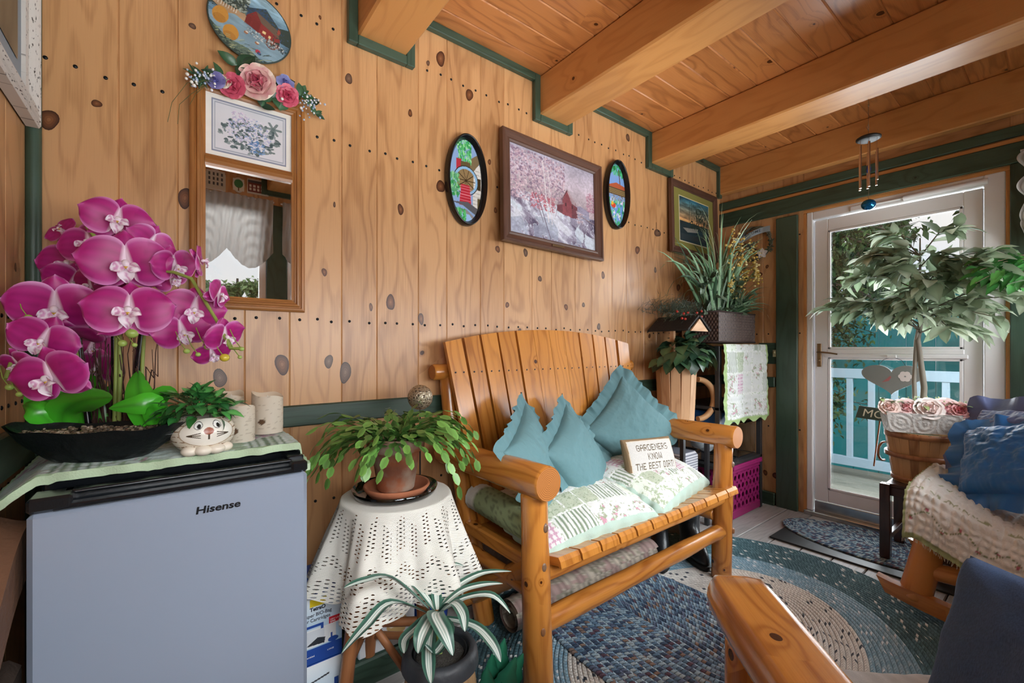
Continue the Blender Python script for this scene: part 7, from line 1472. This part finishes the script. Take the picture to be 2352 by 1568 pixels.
lr('front_leg',(2.455,.415,.070),(2.525,.35,.43),.054,.048,seed=3,dome=.1); lr('front_leg',(3.02,.42,.085),(3.0,.36,.46),.050,.046,seed=4); lr('rear_leg',(2.48,-.18,.085),(2.50,-.22,.55),.045,seed=5); lr('rear_leg',(3.02,-.18,.085),(3.0,-.22,.55),.045,seed=6)
lr('cross_log',(2.47,.20,.17),(3.05,.20,.17),.038,seed=7); lr('side_log',(2.48,.36,.20),(2.48,-.20,.23),.036,seed=8); lr('seat_log',(2.44,.08,.335),(3.06,.08,.335),.040,seed=9,dome=.04); lr('seat_log',(2.50,.37,.40),(3.04,.37,.40),.036,seed=10); lr('cross_log',(2.50,-.20,.30),(3.04,-.20,.30),.036,seed=19)
mb = MB(); mb.box((2.76,.10,.395),(.52,.56,.022),Matrix.Rotation(.12,3,'X'),bev=.006); mb.build('seat_board',M['beam'],rk)
for k in range(5): mb = MB(); mb.box((2.52+.12*k,-.24,.80),(.085,.022,.75),Matrix.Rotation(.16,3,'X')); mb.build('back_slat',M['slat'],rk)
# white embroidered quilt over the seat, hanging at the near side
mb = MB(); n1,n2 = 130,110; S,T = np.meshgrid(np.linspace(0,1,n1),np.linspace(0,1,n2),indexing='ij')   # S front to back, T down from the far side to the hem
Ltot = .77; L = T*Ltot; topw = .55; hang = np.clip(L-topw,0,9); A0 = .445; Yq = A0-.44*S; 
top_z = .565-.50*np.clip(A0-Yq,0,.28); Xq = 3.02-np.clip(L,0,topw)*1.0-.10*hang-.03*(1-np.exp(-hang*20)); Zq = top_z-hang*.93-.02*np.exp(-((L-topw)/.05)**2)+.0
frt = np.clip((Yq-.38)/.08,0,1); Zq = Zq-.05*frt**2; Yq = Yq+.03*hang*np.sin(S*5)
puff = .011*np.abs(np.sin(S*52+5*fbm(S*9,T*9,1)))*np.abs(np.sin(T*64+5*fbm(S*9,T*9,2))); Zq = Zq+puff*(hang < .02); Xq = Xq-puff*(hang > .0)-.006*fbm(S*10,T*10,4)
cl = np.zeros(S.shape+(3,)); cl[:] = hx('e9e5df'); vy = .5+.05*np.sin(S*22); vn_ = np.abs(hang-(.10+.02*np.sin(S*26))) < .0022; cl[vn_] = hx('8c9a70')
for k in range(9):
    s0 = .06+.11*k; dd = ((S-s0)*.5)**2+((hang-(.10+.02*math.sin(s0*26)+.012*(-1)**k)))**2; cl[dd < .006**2] = hx('b86a78'); cl[(dd > .006**2)&(dd < .0085**2)&(S < s0)] = hx('7c9064')
ed = (T > .965)|(S < .02); cl[ed] = hx('a2a878'); cl[(np.abs(L-topw+.03) < .007)&(vn(S*80,T*200,3) > .5)] = hx('a5a684'); cl[(np.abs(L-topw+.16) < .007)&(vn(S*80,T*200,3) > .55)] = hx('9aa37c')
mb.surf(Xq,Yq,Zq,cl,flip=True); 
for k in range(90):
    s_ = k/89; i = int(s_*(n1-1)); p = Vector((Xq[i,-1],Yq[i,-1],Zq[i,-1])); mb.tube([p,p+Vector((random.uniform(-.003,.003),random.uniform(-.006,.006),-.014))],.0009,3,col=hx('cfc8b4'),caps=False)
tag(mb.build('white_throw',M['attrc']),'white quilted throw with tiny embroidered roses over the right rocker seat','throw')
M['blue'] = plain('royal_blue_satin','1263a6',.38,0,.12,30); M['slate'] = plain('slate_blue_satin','5b6592',.42,0,.12,30)
for k_ in ('blue','slate'):
    b = M[k_].node_tree.nodes.get('Principled BSDF') or [n for n in M[k_].node_tree.nodes if n.type == 'BSDF_PRINCIPLED'][0]; b.inputs['Sheen Weight'].default_value = .4
def satin(label, Mx, w_, h_, th, mat, seed, nm='satin_pillow'):
    o = thing(nm,label,'pillow',Mx.translation,'satin pillows on the rocker'); mb = MB(); pillow(mb,Mx,w_,h_,th,seed=seed,wr=.014,pinch=.06,power=.36,gather=.02,nu=90); cu_ = mb.build('cushion',mat,o); mb = MB(); ruffle(mb,Mx,w_,h_,.075,.015,11,seed=seed,pinch=.06,nr=9); mb.build('ruffle',mat,cu_)
satin('royal blue ruffled satin pillow on top of the white throw',face((2.76,.16,.655),(-.62,.40,.55),roll=.35),.34,.34,.15,M['blue'],1); satin('slate blue ruffled satin pillow behind the royal blue one',face((2.90,.15,.70),(-.62,.45,.45),roll=.15),.36,.34,.13,M['slate'],2)
# ------------------------------------------------------------------ nearest armchair, only its arm and cushions reach the frame
ac = thing('log_armchair','log armchair nearest the camera, its rounded arm crossing the rug','chair',(.85,.12,0)); AW = [M['armlog'] if 'armlog' in M else M['log'],M['logend']]
a0 = Vector((.885,.425,.640)); dA = Vector((-.69,-.724,0)); a1 = a0+dA*.62; perp = Vector((.724,-.69,0))
mb = MB(); n = 28; st_ = 20; pts = []; vs_ = []; uvs = []
for i in range(st_+1):
    f = i/st_; q = f*.62; e = 1-.25*math.exp(-q/.010)-.10*math.exp(-q/.03)
    for k in range(n):
        a = 2*PI*k/n; cx = math.cos(a); cz = math.sin(a); r = .058*e*(1+.02*math.sin(f*9)); z = cz*r; z = min(z,.036*e); vs_.append(a0+dA*q+perp*(cx*r)+Vector((0,0,z)))
fs = [(i*n+k,i*n+(k+1)%n,(i+1)*n+(k+1)%n,(i+1)*n+k) for i in range(st_) for k in range(n)]; uu = [[(i*.031,k*.013),(i*.031,(k+1)*.013),((i+1)*.031,(k+1)*.013),((i+1)*.031,k*.013)] for i in range(st_) for k in range(n)]
mb.add(vs_,[q[::-1] for q in fs],[q[::-1] for q in uu],0,True); mb.add([vs_[k] for k in range(n)],[tuple(range(n))],[[(.05*math.cos(2*PI*k/n),.05*math.sin(2*PI*k/n)) for k in range(n)]],0); mb.build('armrest',AW,ac)
def la(name,p0,p1,r0,r1=None,**k): mb = MB(); mb.log(p0,p1,r0,r1,**k); mb.build(name,AW,ac)
p = a0+dA*.10; la('front_leg',(p.x,p.y,0),(p.x,p.y,.60),.050,.046,seed=2); p2 = p+perp*.60; la('front_leg',(p2.x,p2.y,0),(p2.x,p2.y,.60),.050,.046,seed=4); q2 = a0+perp*.60; la('armrest',q2,q2+dA*.62,.055,.052,seed=6)
for pp in (a0+dA*.52,a0+dA*.52+perp*.60): la('rear_leg',(pp.x,pp.y,0),(pp.x,pp.y,.60),.045,seed=7)
c_ = p+perp*.30; mb = MB(); Ra = Matrix((perp,-dA,Vector((0,0,1)))).transposed(); mb.box(a0+dA*.29+perp*.30-Vector((0,0,.24)),(.50,.46,.03),Ra); mb.build('seat',M['slat'],ac); la('seat_rail',p+perp*.03-Vector((0,0,.25)),p2-perp*.03-Vector((0,0,.25)),.03,seed=8)
Mq = Matrix.Translation(a0+dA*.24+perp*.30+Vector((0,0,-.175)))@Ra.to_4x4(); mb = MB(); pillow(mb,Mq,.52,.52,.09,lambda X,Y,s: np.full(X.shape+(3,),.80)*(1-.08*np.abs(np.sin(X*90))[...,None]),nu=70,pinch=.02,quilt=.004,power=.3); tag(mb.build('white_seat_pad',M['attrc']),'white quilted seat pad of the nearest armchair','cushion')
t = NT('denim_blue_cloth'); tc = t.N('ShaderNodeTexCoord'); mp = t.N('ShaderNodeMapping',{'Vector':tc.outputs['Object'],'Scale':(500,500,90)}); nz = t.N('ShaderNodeTexNoise',{'Vector':mp.outputs[0],'Scale':1,'Detail':2}); t.bsdf(Base_Color=t.mix(nz.outputs[0],H4('263a5c'),H4('4a6590')),Roughness=.85,Normal=t.bump(nz.outputs[0],.3,.003)); M['denim'] = t.m
cq = at(2345,1560,t=.62); mb = MB(); Mq = face((1.05,.015,.60),(-.55,.35,.25),roll=.05); pillow(mb,Mq,.30,.30,.13,seed=3,wr=.006,pinch=.04,power=.3); tag(mb.build('denim_pillow',M['denim']),'dark blue woven pillow at the bottom right corner on the nearest armchair','pillow')
# ------------------------------------------------------------------ what the mirror shows: lace balloon valances and little house plaques over the windows
M['sheer'] = translucent('lace_valance_cloth','b9b6b2',.22,.9)
for i,(a,b) in enumerate(wins):
    W_ = b-a; mb = MB(); n1 = int(W_/.008); S,T = np.meshgrid(np.linspace(0,1,n1),np.linspace(0,1,60),indexing='ij'); sw_n = max(2,round(W_/.28)); sc_ = np.abs(np.sin(S*PI*sw_n)); Zv = 2.245-(.40+.13*sc_)*T; Yv = YS+.045+.035*np.sin(PI*T)*sc_+.010*np.sin(S*W_*150+6*T)+.006*np.sin(T*40*sc_+S*20)
    mb.surf(a-.04+(W_+.08)*S,Yv,Zv); o = thing('lace_valance',['white balloon lace valance shown in the oak mirror','white balloon lace valance right of the green post in the mirror','white balloon lace valance behind the armchair, out of direct view','white balloon lace valance over the window nearest the door'][i],'curtain',((a+b)/2,YS+.04,2.2),'lace valances on the window wall'); mb.build('lace_cloth',M['sheer'],o)
    mb = MB(); mb.tube([(a-.05,YS+.03,2.235),(b+.05,YS+.03,2.235)],.007,10); mb.build('rod',M['white'],o)
def plaque(x, z, w_, h_, c, label, mask=None, nm='house_plaque'):
    o = thing(nm,label,'wall plaque',(x,YS+.01,z-h_/2),'small painted plaques over the window'); Mx = frame_M((x,YS+.006,z),(-1,0,0),(0,0,1)); mb = MB(); mb.poly([(-w_/2,-h_/2),(w_/2,-h_/2),(w_/2,h_/2*.55),(0,h_/2),(-w_/2,h_/2*.55)] if mask is None else mask,.008,Mx); mb.build('board',plain('plaque_white','cdc8bc',.7) if 'pw' not in M else M['pw'],o); M['pw'] = bpy.data.materials['plaque_white']; mb = MB(); c.panel(mb,Mx,w_*.94,h_*.80,.0085); mb.build('painted_face',M['attr'],o)
c = Canvas(40,40,'c9c4b6'); [c.rect(.12+.22*i,.15+.28*j,.22+.22*i,.33+.28*j,'4a4a4a') for i in range(4) for j in range(3)]; plaque(.235,2.335,.12,.15,c,'white house plaque above the window, leftmost of its row in the mirror')
c = Canvas(40,50,'d8d4c4'); c.ell(.5,.6,.4,.36,'3f7a4a'); c.rect(.45,.0,.55,.3,'6a4a30'); plaque(.375,2.325,.075,.11,c,'small tree plaque between the two little houses in the mirror',[(.0375*math.cos(a),.055*math.sin(a)) for a in np.linspace(0,2*PI,20)[:-1]],'tree_plaque')
c = Canvas(50,40,'7a3a34'); [c.rect(.06+.19*i,.15+.28*j,.17+.19*i,.34+.28*j,'d8d0c4') for i in range(5) for j in range(2)]; c.rect(0,.78,1,1,'4a4a50'); plaque(.50,2.335,.14,.11,c,'brick house plaque above the window, beside the beam in the mirror',[(-.07,-.055),(.07,-.055),(.07,.05),(.05,.055),(-.05,.055),(-.07,.05)])
